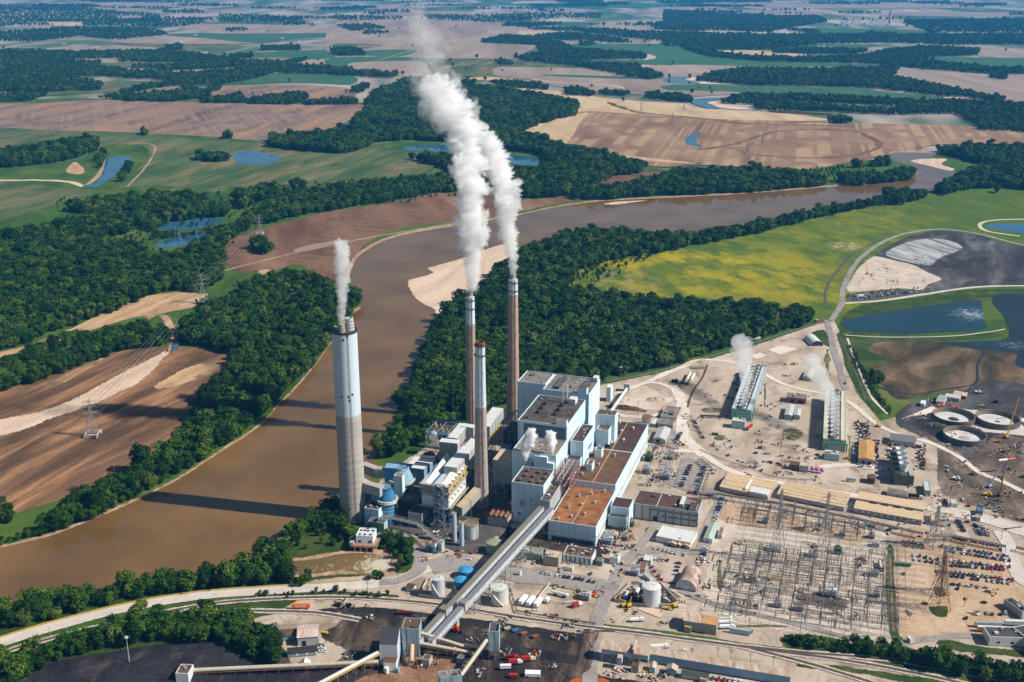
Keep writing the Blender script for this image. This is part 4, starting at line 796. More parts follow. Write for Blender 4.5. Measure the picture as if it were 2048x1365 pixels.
def block(name,label,cat,f,z0,z1,wm,rm,par=.9,group=None,stuff=0,trim=None,opens=()):
    t = thing(name,label,cat,tuple(f.p(f.w / 2,f.d / 2,z0)),group)
    mb = MB(); k = .5
    q0,q1 = f.q(0,0,f.w,f.d),f.q(k,k,f.w - k,f.d - k); z2 = z1 + par
    for i in range(4):
        j = (i + 1) % 4
        mb.face([(*q0[i],z0),(*q0[j],z0),(*q0[j],z2),(*q0[i],z2)],wm)
    if z1 - z0 > 16:
        for x in range(1,int(f.w / 6) + 1): f.bx(mb,x * 6,-.06,z0,x * 6 + .25,.02,z2 - .1,seam_m)
        for y in range(1,int(f.d / 6) + 1): f.bx(mb,f.w - .02,y * 6,z0,f.w + .06,y * 6 + .25,z2 - .1,seam_m)
        f.bx(mb,-.05,-.05,(z0 + z2) / 2,f.w + .05,f.d,(z0 + z2) / 2 + .3,seam_m)
    mb.build('walls',t)
    m2 = MB()
    for i in range(4):
        j = (i + 1) % 4
        m2.face([(*q0[i],z2),(*q0[j],z2),(*q1[j],z2),(*q1[i],z2)],trim or wm); m2.face([(*q1[j],z1),(*q1[i],z1),(*q1[i],z2),(*q1[j],z2)],trim or wm)
    m2.build('parapet',t)
    m3 = MB(); m3.face([(*p,z1) for p in q1],rm); m3.build('roof',t)
    if stuff: roof_stuff(f,z1,t,stuff,int(f.w * 7 + f.d * 3))
    for (side,a0,a1,h0,h1,mm) in opens:      # proud panels: doors,louvres,windows
        m4 = MB()
        if side == 'f': f.bx(m4,a0,-.12,z0 + h0,a1,.05,z0 + h1,mm)
        else: f.bx(m4,f.w - .05,a0,z0 + h0,f.w + .12,a1,z0 + h1,mm)
        m4.build('louvre' if h1 - h0 < 3.5 else 'door',t)
    return t
def gable(name,label,cat,f,ze,rise,wm,rm,along='v',group=None,over=.5,z0=0,opens=(),ribs=0,patch=None):
    t = thing(name,label,cat,tuple(f.p(f.w / 2,f.d / 2,z0)),group); mb = MB(); w_,d_ = f.w,f.d
    mb.prism(f.q(0,0,w_,d_),z0,ze,wm)
    if along == 'v':
        for x in (0,w_): 
            tri = [f.p(x,0,ze),f.p(x,d_,ze),f.p(x,d_ / 2,ze + rise)]
            mb.face(tri if x else tri[::-1],wm)
    else:
        for y in (0,d_):
            tri = [f.p(0,y,ze),f.p(w_,y,ze),f.p(w_ / 2,y,ze + rise)]
            mb.face(tri if not y else tri[::-1],wm)
    mb.build('walls',t)
    m2 = MB(); o = over; th = .22
    if along == 'v': A_ = [((-o,-o),(w_ + o,-o),(w_ + o,d_ / 2),(-o,d_ / 2)),((-o,d_ / 2),(w_ + o,d_ / 2),(w_ + o,d_ + o),(-o,d_ + o))]; sl_ = rise / (d_ / 2)
    else: A_ = [((-o,-o),(w_ / 2,-o),(w_ / 2,d_ + o),(-o,d_ + o)),((w_ / 2,-o),(w_ + o,-o),(w_ + o,d_ + o),(w_ / 2,d_ + o))]; sl_ = rise / (w_ / 2)
    def hz_(x,y): return ze + rise - sl_ * (abs(y - d_ / 2) if along == 'v' else abs(x - w_ / 2)) + th
    for q in A_:
        top = [f.p(x,y,hz_(x,y)) for x,y in q]; bot = [v - Vector((0,0,th)) for v in top]
        m2.face(top,rm)
        for i in range(4): j = (i + 1) % 4; m2.face([bot[i],bot[j],top[j],top[i]],rm)
    if ribs:      # standing seams
        for i in range(ribs + 1):
            a = i / ribs
            if along == 'v':
                x = -o + (w_ + 2 * o) * a
                for y0,y1 in ((-o,d_ / 2),(d_ / 2,d_ + o)): m2.tube(f.p(x,y0,hz_(x,y0) + .03),f.p(x,y1,hz_(x,y1) + .03),.07,rm,4)
            else:
                y = -o + (d_ + 2 * o) * a
                for x0,x1 in ((-o,w_ / 2),(w_ / 2,w_ + o)): m2.tube(f.p(x0,y,hz_(x0,y) + .03),f.p(x1,y,hz_(x1,y) + .03),.07,rm,4)
    m2.build('roof',t)
    if patch:
        x0,y0,x1,y1,pm = patch; m3 = MB(); m3.face([f.p(x,y,hz_(x,y) + .06) for x,y in ((x0,y0),(x1,y0),(x1,y1),(x0,y1))],pm); m3.build('roof_patch',t)
    for (side,a0,a1,h0,h1,mm) in opens:
        m4 = MB()
        if side == 'f': f.bx(m4,a0,-.1,h0,a1,.05,h1,mm)
        else: f.bx(m4,w_ - .05,a0,h0,w_ + .1,a1,h1,mm)
        m4.build('door' if h0 < .3 else 'window',t)
    return t
def truss_line(mb,p,q,h,m,n,r=.25,vertical=True):
    """flat truss from p to q with height h"""
    p = Vector(p); q = Vector(q); up = Vector((0,0,h)); mb.tube(p,q,r,m); mb.tube(p + up,q + up,r,m)
    for i in range(n + 1):
        a = p.lerp(q,i / n); mb.tube(a,a + up,r * .8,m)
        if i < n: b_ = p.lerp(q,(i + 1) / n); mb.tube(a,b_ + up,r * .6,m) if i % 2 else mb.tube(a + up,b_,r * .6,m)
def tower_frame(mb,f,z0,z1,m,nx=1,ny=1,nz=4,r=.3,diag=True):
    """open steel frame over footprint f"""
    xs = [f.w * i / nx for i in range(nx + 1)]; ys = [f.d * i / ny for i in range(ny + 1)]; zs = [z0 + (z1 - z0) * i / nz for i in range(nz + 1)]
    for x in xs:
        for y in ys: mb.tube(f.p(x,y,z0),f.p(x,y,z1),r,m)
    for k,z in enumerate(zs[1:]):
        for y in ys: mb.tube(f.p(0,y,z),f.p(f.w,y,z),r * .8,m)
        for x in xs: mb.tube(f.p(x,0,z),f.p(x,f.d,z),r * .8,m)
        if diag:
            za = zs[k]
            for i in range(nx):
                for y in (0,f.d): mb.tube(f.p(xs[i],y,za if k % 2 else z),f.p(xs[i + 1],y,z if k % 2 else za),r * .55,m)
            for i in range(ny):
                for x in (0,f.w): mb.tube(f.p(x,ys[i],z if k % 2 else za),f.p(x,ys[i + 1],za if k % 2 else z),r * .55,m)
def rail(mb,pts,m,h=1.1,r=.09):
    for i in range(len(pts) - 1):
        a,b_ = Vector(pts[i]),Vector(pts[i + 1]); n_ = max(1,int((b_ - a).length / 3))
        for z in (h,h * .5): mb.tube(a + Vector((0,0,z)),b_ + Vector((0,0,z)),r,m)
        for k in range(n_ + 1): c = a.lerp(b_,k / n_); mb.tube(c,c + Vector((0,0,h)),r,m)
# = STACKS
joint_m = mat('pour_joint',(.36,.33,.30),.9,.2,.3)
def stack(px,py,top,r0,r1,zc,mlo,mhi,label,rim='plain'):
    g = G(px,py); h = zh(px,py,top); t = thing('smokestack',label,'smokestack',(g.x,g.y,0),'tall chimneys of the power plant')
    zt = zh(px,py,zc); rz = lambda z: r0 + (r1 - r0) * (z / h) ** .8
    mb = MB(); n_ = 14; mb.lathe((g.x,g.y,0),[(rz(zt * i / n_),zt * i / n_) for i in range(n_ + 1)],mlo,40); mb.build('lower_shaft',t,True)
    mb = MB()
    for k in range(int(zt / 7)): rr = rz(k * 7 + 4) + .02; mb.lathe((g.x,g.y,k * 7 + 4),[(rr,0),(rr + .05,.08),(rr + .05,.3),(rr,.38)],joint_m,36)
    for a in (-70,-66): rr = rz(h / 2); mb.tube((g.x + (rz(2) + .4) * math.cos(R(a)),g.y + (rz(2) + .4) * math.sin(R(a)),2),(g.x + (rz(h) + .4) * math.cos(R(a)),g.y + (rz(h) + .4) * math.sin(R(a)),h),.12,steel_d)
    mb.build('joints_and_ladder',t)
    mb = MB(); mb.lathe((g.x,g.y,0),[(rz(zt + (h - zt) * i / n_),zt + (h - zt) * i / n_) for i in range(n_ + 1)],mhi,40); mb.build('painted_shaft',t,True)
    return t,g,h,zt,rz
# big twin-shell stack with three flues
t,g,h,zt,rz = stack(707,1036,661,11.6,10.8,826,stack_c,stack_w,'thick blue-white topped smokestack beside the river with three flues on top')
mb = MB(); mb.cyl((g.x,g.y,h - .4),10.6,10.6,.4,roof_dk,40); mb.lathe((g.x,g.y,h),[(10.9,-1.2),(11.1,-1.2),(11.1,.9),(10.6,.9),(10.6,-.2)],steel_d,40); mb.build('rim',t)
for dx,dy,r_,hh,m_,nm in ((-6.3,1.5,2.6,3.2,conc_l,'flue'),(-1.6,-4.6,2.9,7.5,tan_s,'flue'),(4.6,1.2,3.7,11.,metal_l,'flue')):
    mb = MB(); mb.lathe((g.x + dx,g.y + dy,h),[(r_ * 1.12,0),(r_ * 1.02,hh * .55),(r_ * .9,hh * .8),(r_ * .9,hh),(r_ * .72,hh),(r_ * .72,hh - 2.5)],m_,24)
    for k in range(3): mb.lathe((g.x + dx,g.y + dy,h + hh * (.25 + .25 * k)),[(r_ * 1.1,0),(r_ * 1.16,.15),(r_ * 1.1,.35)],steel_d,24)
    mb.cyl((g.x + dx,g.y + dy,h + hh - 2.5),r_ * .72,r_ * .72,.05,black,24); mb.build(nm,t)
mb = MB()
for a in range(0,360,14):   # railing round the top
    c_,s_ = math.cos(R(a)),math.sin(R(a)); c2,s2 = math.cos(R(a + 14)),math.sin(R(a + 14)); mb.tube((g.x + 10.9 * c_,g.y + 10.9 * s_,h + .9),(g.x + 10.9 * c_,g.y + 10.9 * s_,h + 2),.08,steel_d); mb.tube((g.x + 10.9 * c_,g.y + 10.9 * s_,h + 2),(g.x + 10.9 * c2,g.y + 10.9 * s2,h + 2),.08,steel_d)
mb.build('railing',t)
mb = MB()
for z,an in ((h - 6,-88),(zt + 18,-110),(zt + 18.5,-75),(zt + 15,-72),(zt + 20,-58),(h - 3,-70),(14,-95)):
    a = R(an); rr = rz(z) + .1; mb.box((g.x + rr * math.cos(a),g.y + rr * math.sin(a),z),(.5,1.3,1.7),black,a)
mb.build('openings',t)
STK1 = (g.x - 1.6,g.y - 4.6,h + 7.5)
# slim stacks
def slim(px,py,top,r0,r1,zc,mlo,label,capdark,out=False):
    t,g,h,zt,rz = stack(px,py,top,r0,r1,zc,mlo,stack_w,label)
    for k,zz in enumerate((3.5,12.5)):
        mb = MB(); rr = rz(h - zz); mb.lathe((g.x,g.y,h - zz),[(rr,0),(rr + 1.1,.1),(rr + 1.1,.5),(rr,.6)],steel_d,28)
        for a in range(0,360,20): mb.tube((g.x + (rr + 1) * math.cos(R(a)),g.y + (rr + 1) * math.sin(R(a)),h - zz + .5),(g.x + (rr + 1) * math.cos(R(a)),g.y + (rr + 1) * math.sin(R(a)),h - zz + 1.7),.08,steel_d)
        mb.lathe((g.x,g.y,h - zz + 1.7),[(rr + 1,0),(rr + 1.1,.1)],steel_d,28); mb.build('gallery',t)
    mb = MB(); r_ = rz(h); m_ = black if capdark else metal_l
    mb.lathe((g.x,g.y,h),[(r_ + .1,-4 if capdark else -1.5),(r_ + .15,0),(r_ - .6,.1),(r_ - .6,-3)],rustm if capdark else metal_l,28)
    if not capdark: mb.lathe((g.x,g.y,h),[(r_ * .8,0),(r_ * .62,1.5),(r_ * .62,6),(r_ * .5,6),(r_ * .5,3)],metal_g,24)
    mb.cyl((g.x,g.y,h - 1.2),r_ - .6,r_ - .6,.1,black,24); mb.build('rim',t)
    mb = MB()
    for i in range(14):
        z = h * (.1 + .06 * i); a = R(-60 - 12 * (i % 3)); mb.box((g.x + rz(z) * math.cos(a),g.y + rz(z) * math.sin(a),z),(.4,.7,.9),black,a)
    mb.build('openings',t)
    return (g.x,g.y,h + (6 if not capdark else 0))
STK2 = slim(943.5,880,594,5.7,4.6,648,stack_t,'brown smokestack with white top furthest left of the slim ones',False)
STK3 = slim(963,1010,684,7.0,4.3,813,mat('beige_stack',(.40,.33,.28),.9,0,.08,col2=(.33,.275,.235),streak=(.3,.3,3)),'shorter smokestack with blackened rim in front of the brown one',True)
STK4 = slim(1026,845,559,7.6,5.0,589,stack_t,'tall tan smokestack behind the blue boiler houses',False)
# = BOILER HOUSES AND TURBINE HALL
F1 = fr((1087,974),(1024,964),(1107,942),38.5)
t = block('boiler_house','lowest and nearest blue-white boiler house with rusty vents on its roof','boiler house',F1,0,38.5,cyan,roof_dk,group='stepped boiler houses',opens=[('f',8,13,16,23,cyan_d),('f',18,19.5,24,25,black),('f',6,9,8,9.6,black),('s',8,18,30,32,yel)])
for i in range(9):
    mb = MB(); x,y = F1.w * (.2 + .3 * (i % 3)) + (i * 1.7 % 3),F1.d * (.15 + .3 * (i // 3)); p = F1.p(x,y,38.5)
    mb.cyl(tuple(p),.5,.5,1.5,rustm,8); mb.lathe(tuple(p),[(1.6,1.3),(1.8,2.0),(1.2,2.7),(0,3.0)],rustm,10); mb.build('roof_vent',t)
F2 = fr((1112,914),(1023,903.5),(1134,877),50.5); F2.d += 3
t = block('boiler_house','steaming second boiler house with grey gravel roof','boiler house',F2,0,50.5,cyan,roof_gr,group='stepped boiler houses',stuff=10)
mb = MB()
for x0,x1,y0,z0,z1,m_ in ((F2.w * .3,F2.w * .46,-.4,38,46,cyan_d),(F2.w * .52,F2.w * .82,-3,38,50,cyan),(F2.w * .82,F2.w * .97,-4,38,45,cyan),(F2.w * .46,F2.w * .52,-1,38,43,steel_b)): F2.bx(mb,x0,y0,z0,x1,.2,z1,m_)
for k in range(5): F2.bx(mb,F2.w * (.5 + .1 * k),-3.15,40 + 2 * k,F2.w * (.5 + .1 * k) + .8,-3,41 + 2 * k,black)
mb.build('penthouse_bays',t)
F3 = fr((1134,854),(1040,836.5),(1171,802),64.5)
t = block('boiler_house','third boiler house with dark roof, six round roof fans and a small lattice mast','boiler house',F3,0,64.5,cyan,roof_dk,group='stepped boiler houses',stuff=8)
mb = MB(); F3.bx(mb,F3.w * .12,-.15,51,F3.w * .97,.1,63,mat('dark_blue_panel',(.12,.19,.26),.6,.15,.2)); mb.build('front_panel',t)
for i in range(6):
    p = F3.p(F3.w * (.27 if i < 3 else .62),F3.d * (.35 + .17 * (i % 3)),64.5); mb = MB(); mb.cyl(tuple(p),2.3,2.3,2.4,steel_d,14); mb.cyl((p.x,p.y,p.z + 2.4),2.0,1.2,.6,black,14); mb.build('roof_fan',t)
mb = MB(); F3.bx(mb,F3.w * .78,-.3,64.5,F3.w * .99,5,70,cyan,roof_gr); mb.build('penthouse',t)
mb = MB(); fm = Fr(F3.p(F3.w * .58,F3.d * .82),AL,4.5,4.5); tower_frame(mb,fm,64.5,84,steel_w,1,1,6,.22); mb.build('mast',t)
mb = MB(); F3.bx(mb,F3.w * .72,F3.d * .8,64.5,F3.w * .86,F3.d * .93,70,white_s,roof_wh); p = F3.p(F3.w * .7,F3.d * .85,66); mb.cyl(tuple(p),1,.2,1.5,white_p,10)
for k in range(5): mb.cyl((*F3.p(F3.w * (.42 + .03 * k),F3.d * .22)[:2],64.5),.2,.2,4,rustm,6)
mb.cyl((*F3.p(F3.w * .84,F3.d * .08)[:2],52),.45,.45,16,rustm,8); mb.build('rooftop_pipes',t)
F4 = fr((1178,791),(1086,780),(1201,760),65)
t = block('boiler_house','furthest boiler house with grey roof and two long dark ventilators','boiler house',F4,0,65,cyan,roof_gr,1.1,group='stepped boiler houses',stuff=6)
for k in (.2,.76):
    mb = MB(); F4.bx(mb,F4.w * k,F4.d * .15,65,F4.w * (k + .10),F4.d * .85,67.6,steel_d)
    for i in range(8): F4.bx(mb,F4.w * k - .2,F4.d * (.17 + .085 * i),67.6,F4.w * (k + .10) + .2,F4.d * (.19 + .085 * i),67.9,metal_g)
    mb.build('ventilator',t)
mb = MB(); F4.bx(mb,F4.w * .88,F4.d * .8,65,F4.w * .985,F4.d * .98,70,white_s,roof_wh); F4.bx(mb,F4.w * .76,-.5,65,F4.w * .95,6,72,cyan,roof_dk); mb.build('penthouse',t)
F5 = fr((1084,769),(1053,757),(1103,753),66); F5.w = 30; F5.o = F4.p(-31,12)
F5.o.z = 0; F5.d = 34
block('boiler_annex','blue tower block with small roof vents at the far corner of the boiler houses','building',F5,0,66,cyan,roof_gr,stuff=6)
def tz(px,py,tt,z_lo=0,z_hi=90):
    O_ = G(1191,1094.5); V = Vector((math.cos(AL),-math.sin(AL),0)); a = (G(px,py,0) - O_).dot(V); b_ = (G(px,py,10) - O_).dot(V); return (tt - a) / (b_ - a) * 10
FM = fr((1166.6,886),(1141,882.6),(1190,853),49)
block('bunker_bay','tall light-blue bay with two roof fans between boiler house and turbine hall','building',FM,19,49,cyan,roof_mr,stuff=5,opens=[('s',20,34,14,17,steel_b),('s',8,18,4,7,steel_b)])
FN = fr((1159,923),(1132.5,918),(1166,911),34)
block('bunker_bay','low brown-roofed step in front of the tall light-blue bay','building',FN,19,34,cyan,roof_mr)
FO = fr((1217,863),(1193,859.5),(1228,842),42)
block('bunker_bay','light-blue annex with tan roof on the far end of the turbine hall','building',FO,22,42,cyan,roof_ol,stuff=5,opens=[('f',9,14,1,6,steel_d)])
FP = fr((1230,834),(1191,829),(1237,824),53)
block('bunker_bay','small raised light-blue block behind the tan-roofed annex','building',FP,22,53,cyan,roof_ol,stuff=2)
H1 = fr((1196,1049.5),(1107,1033),(1234,978),18.5); H1.o = G(1191,1094.5) - H1.V * 42.5; H1.o.z = 0; H1.w = 42.5
H2 = Fr(H1.p(0,H1.d),AL,H1.w,0); Hfar = fr((1268,907),(1208,900),(1296,850),24.5)
H2.d = (Hfar.o - H2.o).dot(H2.U); H3 = Fr(H2.p(0,H2.d),AL,H1.w,Hfar.d)
for f_,z1,rm_,lb,nv in ((H1,18.5,roof_or,'near section of turbine hall with rust orange roof',9),(H2,24.3,roof_ol,'middle section of turbine hall with olive brown roof',3),(H3,24.32,roof_mr,'far section of turbine hall with dark maroon roof and white vents',7)):
    t = block('turbine_hall',lb,'turbine hall',f_,0,z1,cyan,rm_,.8,'turbine hall sections')
    if f_ is H1:
        mb = MB(); f_.bx(mb,3,-.15,.5,f_.w - 2,.1,4.6,glassd); mb.build('window_band',t); mb = MB(); f_.bx(mb,0,-.4,5,f_.w,.1,5.8,cyan_d); mb.build('ledge',t)
    mb = MB(); f_.bx(mb,f_.w - .1,0,z1 * .52,f_.w + 1.0,f_.d,z1 * .52 + .7,conc_l); f_.bx(mb,f_.w - .1,.3,z1 * .24,f_.w + .25,f_.d - .3,z1 * .4,mat('translucent_panels',(.50,.60,.58),.4,.2,.4)); mb.build('side_ledge',t)
    rv = random.Random(nv)
    for i in range(nv):
        x,y = f_.w * (.18 + .62 * ((i * .37) % 1)),f_.d * ((i + .5) / nv); p = f_.p(x,y,z1); mb = MB()
        mb.cyl(tuple(p),.9,.9,1.4,metal_l,10); mb.lathe(tuple(p),[(1.3,1.2),(1.4,2.3),(.7,3.0),(0,3.1)],metal_l if f_ is H3 else metal_g,10); mb.build('roof_vent',t)
    mb = MB(); f_.bx(mb,f_.w * .48,1,z1,f_.w * .5,f_.d - 1,z1 + .25,mat('roof_seam',(.45,.30,.14),.8)); mb.build('roof_seam',t)
for (a,b_,c_),z1,lb in ((((1203,902.5),(1190,900.5),(1209,896)),32,'small blue box room on the turbine hall roof nearer the far end'),(((1184,931),(1173,929),(1191,923)),31,'small blue box room on the turbine hall roof beside the tall bay')):
    block('roof_room',lb,'building',fr(a,b_,c_,z1),24.35,z1,cyan,roof_ol)
# annexes on the right of the hall
AX = fr((1395.6,1026),(1266,1007.5),(1409,1000),14)
t = block('service_building','long dark brown-roofed grey building with blue pilasters beside the turbine hall','building',AX,0,14,grey_s,roof_br,.7,stuff=6)
mb = MB()
for i in range(9): AX.bx(mb,AX.w * i / 8.2 + 1,-.35,0,AX.w * i / 8.2 + 1.9,.05,13.6,steel_b)
for i in range(6): AX.bx(mb,AX.w * .28 + i * 7.3,-.12,10.3,AX.w * .28 + i * 7.3 + 5.4,.05,11.4,glassd); AX.bx(mb,AX.w * .46 + i * 5.3,-.12,5,AX.w * .46 + i * 5.3 + 4,.05,6.3,glassd)
mb.build('window_bands',t); mb = MB(); AX.bx(mb,AX.w * .32,-.15,0,AX.w * .38,.05,4.5,black); mb.build('door',t)
mb = MB(); AX.bx(mb,AX.w * .70,AX.d * .2,14,AX.w * .76,AX.d * .8,17.5,green_s,roof_wh); AX.bx(mb,AX.w * .86,AX.d * .05,14,AX.w * .97,AX.d * .5,17,grey_s,roof_br)
for k in range(3): mb.tube(AX.p(AX.w * .77,AX.d * (.75 - .15 * k),15.5),AX.p(AX.w * .93,AX.d * (.6 - .1 * k),15),1.0,tan_s,8)
mb.build('roof_ducts',t); mb = MB(); AX.bx(mb,AX.w * .36,0.6,14,AX.w * .366,AX.d - .6,14.35,white_p); mb.build('roof_seam',t)
AY = fr((1256,1018.5),(1221,1013),(1267,1000),19); AY.w += 1
block('service_annex','blue-white box with maroon roof against the turbine hall side wall','building',AY,0,19,cyan,roof_mr,.6)
AZ = fr((1251.6,1038),(1216.5,1032.7),(1255,1030),12); AZ.d = 8; AZ.w += .6
block('service_annex','lower teal box in front of the maroon-roofed blue box','building',AZ,3,12,cyan_d,roof_mr,.5)
# coal head house and pipe gallery at the foot of the front wall
GH = Fr(F1.p(F1.w + .5,-12),AL,9,8)
block('transfer_house','small head house where both coal galleries enter the plant','building',GH,18,31,grey_s,roof_dk,.6)
GJ = Fr(F1.p(F1.w + .4,-4),AL,8.5,34)
t = block('bunker_gallery','dark-roofed gallery running along the boiler house wall with pink railings','gallery',GJ,10,30.5,grey_s,roof_dk,.5,stuff=9)
mb = MB(); rail(mb,[GJ.p(0,0,31),GJ.p(GJ.w,0,31),GJ.p(GJ.w,GJ.d,31)],mat('pink_rail',(.45,.12,.12),.6)); mb.build('railing',t)
t = thing('pipe_rack','pinkish steel pipe rack between boiler house and turbine hall','pipe rack',tuple(F1.p(F1.w + 14,40)))
mb = MB(); pk = mat('pink_steel',(.42,.22,.19),.7,.3,.4); fq = Fr(F1.p(F1.w + 2,26),AL,15,38); tower_frame(mb,fq,18,39,pk,2,5,3,.32)
for k in range(9): mb.tube(fq.p(1 + k * 1.6,-3,30 + (k % 3) * 3.5),fq.p(1 + k * 1.6,40,31 + (k % 3) * 3.5),.35 + .12 * (k % 3),[metal_l,pk,tan_s][k % 3],6)
for k in range(6): mb.tube(fq.p(0,4 + k * 6,33),fq.p(15,6 + k * 6,34),.4,[tan_s,pk][k % 2],6)
mb.build('pipes_and_frame',t)
# = LEFT SIDE: FGD,PRECIPITATORS,DUCTS
def duct(name,label,pts,w,h,wm,rm,legs=0,parent=None):
    g0 = pts[0]; t = thing(name,label,'duct',(g0[0],g0[1],0)); mb = MB()
    for i in range(len(pts) - 1): mb.beam(pts[i],pts[i + 1],w,h,wm,rm)
    mb.build('casing',t); mb = MB()
    for i in range(len(pts) - 1):
        a,b_ = Vector(pts[i]),Vector(pts[i + 1]); k_ = max(1,int((b_ - a).length / 8)); d = (b_ - a); d.z = 0; d.normalize(); s_ = Vector((d.y,-d.x,0)) * (w / 2 + .15)
        for k in range(k_ + 1):
            c = a.lerp(b_,k / k_)
            for sg in (1,-1): mb.tube(c + s_ * sg,c + s_ * sg + Vector((0,0,h)),.18,wm,4)
            mb.tube(c + s_ + Vector((0,0,h)),c - s_ + Vector((0,0,h + .05)),.18,rm,4)
            if legs and c.z > 4: 
                for sg in (1,-1): mb.tube((c.x + s_.x * sg,c.y + s_.y * sg,0),c + s_ * sg,.3,steel_b,4)
    mb.build('stiffeners_and_legs',t); return t
def V3(px,py,z): return G(px,py,z)
S1g = G(707,1036)
duct('flue_duct','grey duct from the near blue vessel into the big stack',[V3(722,976,30),V3(737,984,28),V3(764,992,27)],7,9,grey_s,tan_s)
duct('flue_duct','grey duct from the rear blue vessel behind the big stack',[V3(728,944,26),V3(752,953,24),V3(780,955,24)],7,9,grey_s,tan_s)
def vessel(px,py,r,z,label,cone,band):
    g = G(px,py); t = thing('absorber_vessel',label,'absorber vessel',(g.x,g.y,0),'blue scrubber vessels')
    mb = MB(); mb.lathe((g.x,g.y,0),[(r,0),(r,z * .52)],vessel_b,28)
    for k in range(4): mb.lathe((g.x,g.y,z * (.12 + .11 * k)),[(r,0),(r + .25,.1),(r + .25,.4),(r,.5)],vessel_l,28)
    mb.build('shell',t,False)
    mb = MB(); mb.lathe((g.x,g.y,0),[(r,z * .52),(r * 1.12,z * .56),(r * 1.12,z * .68)],vessel_l if cone else vessel_b,28); mb.build('upper_shell',t)
    mb = MB(); mb.lathe((g.x,g.y,0),[(r * 1.1,z * .68),(r * .72,z * .92),(r * .68,z)],vessel_b if not cone else vessel_l,28); mb.cyl((g.x - r * .2,g.y,z - .02),r * .68,r * .68,.05,vessel_l,28)
    for k in range(7): mb.box((g.x - r * .55 + k * r * .17,g.y,z),(.35,r * 1.1,.6),vessel_l,R(10))
    mb.build('cone',t)
    mb = MB(); mb.lathe((g.x,g.y,z * .57),[(r * 1.05,0),(r * 1.32,.2),(r * 1.32,z * .09),(r * 1.12,z * .09)],band,28); mb.build('walkway_band',t)
    mb = MB(); mb.box((g.x - r * .85,g.y,z * .6),(r * 1.2,r * 1.3,z * .42),vessel_b,R(-8),vessel_l); mb.build('outlet_hood',t); return t
vessel(776,1040,7.4,33,'near blue scrubber vessel with pale walkway band and conical top',False,mat('cream_band',(.62,.62,.5),.6,.1,.3))
vessel(805,1000,10,35,'larger rear scrubber vessel of pale blue plate beside the river bank',True,mat('grey_band',(.45,.48,.42),.6))
def pbox(name,label,A,B,C,z,z0,wm,rm,cat='building',**k): return block(name,label,cat,fr(A,B,C,z),z0,z,wm,rm,.3,**k)
pbox('pipe_tower','slim square light-blue tower between the two blue vessels',(804,954),(789,950),(805,948),33,0,cyan,rustm)
pbox('scrubber_building','teal-walled low building with dark roof at the foot of the big stack',(757,1021),(733,1012),(762,1001),17,0,cyan,roof_dk,stuff=7)
pbox('scrubber_building','bright teal lower block with a dark doorway nearest the pump house',(768,1048),(738,1041),(773,1040),9,0,cyan_d,roof_dk,opens=[('f',4,9,0,4.5,black)])
pbox('scrubber_building','narrow teal block tucked behind the near blue vessel',(760,990),(746,985),(766,980),20,0,cyan_d,roof_dk)
t = thing('pipe','large white bent pipe beside the near blue vessel','pipe',tuple(G(757,1035))); mb = MB(); mb.tube(V3(757,1036,0),V3(757,1038,22),1.1,cyan,10); mb.tube(V3(757,1038,22),V3(763,1036,24),1.1,cyan,10); mb.build('pipe_run',t)
for i,(a,b_,c_,z,z0,wm,rm,lb) in enumerate([
    ((858,934),(813,930),(872,918),13,0,blue_s,roof_wh,'white-roofed low block beside the river trees'),((848,940),(820,937),(856,927),17,0,blue_s,roof_wh,'pale-roofed step block in front of the white-roofed one'),
    ((822,1006),(796,1002),(835,985),13,4,steel_d,roof_dk,'dark round-shouldered duct housing behind the near vessel'),((843,1030),(816,1026),(850,1015),13,5,grey_s,roof_dk,'grey ribbed fan housing left of the steel stair tower'),
    ((838,1000),(825,998),(850,978),22,8,steel_d,roof_dk,'dark narrow housing against the precipitator')]):
    pbox('fan_house',lb,a,b_,c_,z,z0,wm,rm)
# big precipitator on legs
PF = fr((897,973),(842,965),(934,929),41)
t = thing('precipitator','big grey precipitator box on blue steel legs with sloping ridged roof and yellow walkways','precipitator',tuple(PF.p(PF.w / 2,PF.d / 2)))
mb = MB(); mb.prism(PF.q(0,0,PF.w,PF.d),29,40,tan_s); mb.prism(PF.q(.3,.3,PF.w - .3,PF.d - .3),19,29,white_s,None,True)
mb.build('casing',t)
mb = MB()
for x0,x1,y1,zt_ in ((-1,PF.w * .34,PF.d + 6,47),(PF.w * .42,PF.w + 1,PF.d + 1,46)):
    xm = (x0 + x1) / 2; top = [PF.p(x0,-1,40.2),PF.p(x1,-1,40.2),PF.p(x1,y1,40.2),PF.p(x0,y1,40.2)]; r0_,r1_ = PF.p(xm,2,41.8),PF.p(xm,y1,zt_)
    mb.face([top[0],top[1],r0_],roof_wh); mb.face([top[1],top[2],r1_,r0_],roof_wh); mb.face([top[3],top[0],r0_,r1_],roof_wh); mb.face([top[2],top[3],r1_],roof_wh)
    mb.face(top[::-1],roof_wh)
mb.face([PF.p(PF.w * .3,0,40.3),PF.p(PF.w * .46,0,40.3),PF.p(PF.w * .46,PF.d,40.3),PF.p(PF.w * .3,PF.d,40.3)],steel_b); mb.build('roof',t)
mb = MB(); tower_frame(mb,PF,0,19,steel_b,4,4,3,.4); mb.build('legs',t)
mb = MB()
for z,o_ in ((40,1.3),(33.5,1.6),(19,2.2)):
    PF.bx(mb,PF.w,-o_,z - .25,PF.w + o_,PF.d,z,metal_g); PF.bx(mb,-o_,-o_,z - .25,PF.w + o_,0,z,metal_g); rail(mb,[PF.p(-o_,-o_,z),PF.p(PF.w + o_,-o_,z),PF.p(PF.w + o_,PF.d,z)],yel,1.4,.13)
mb.build('walkways',t)
mb = MB(); rv = random.Random(3)
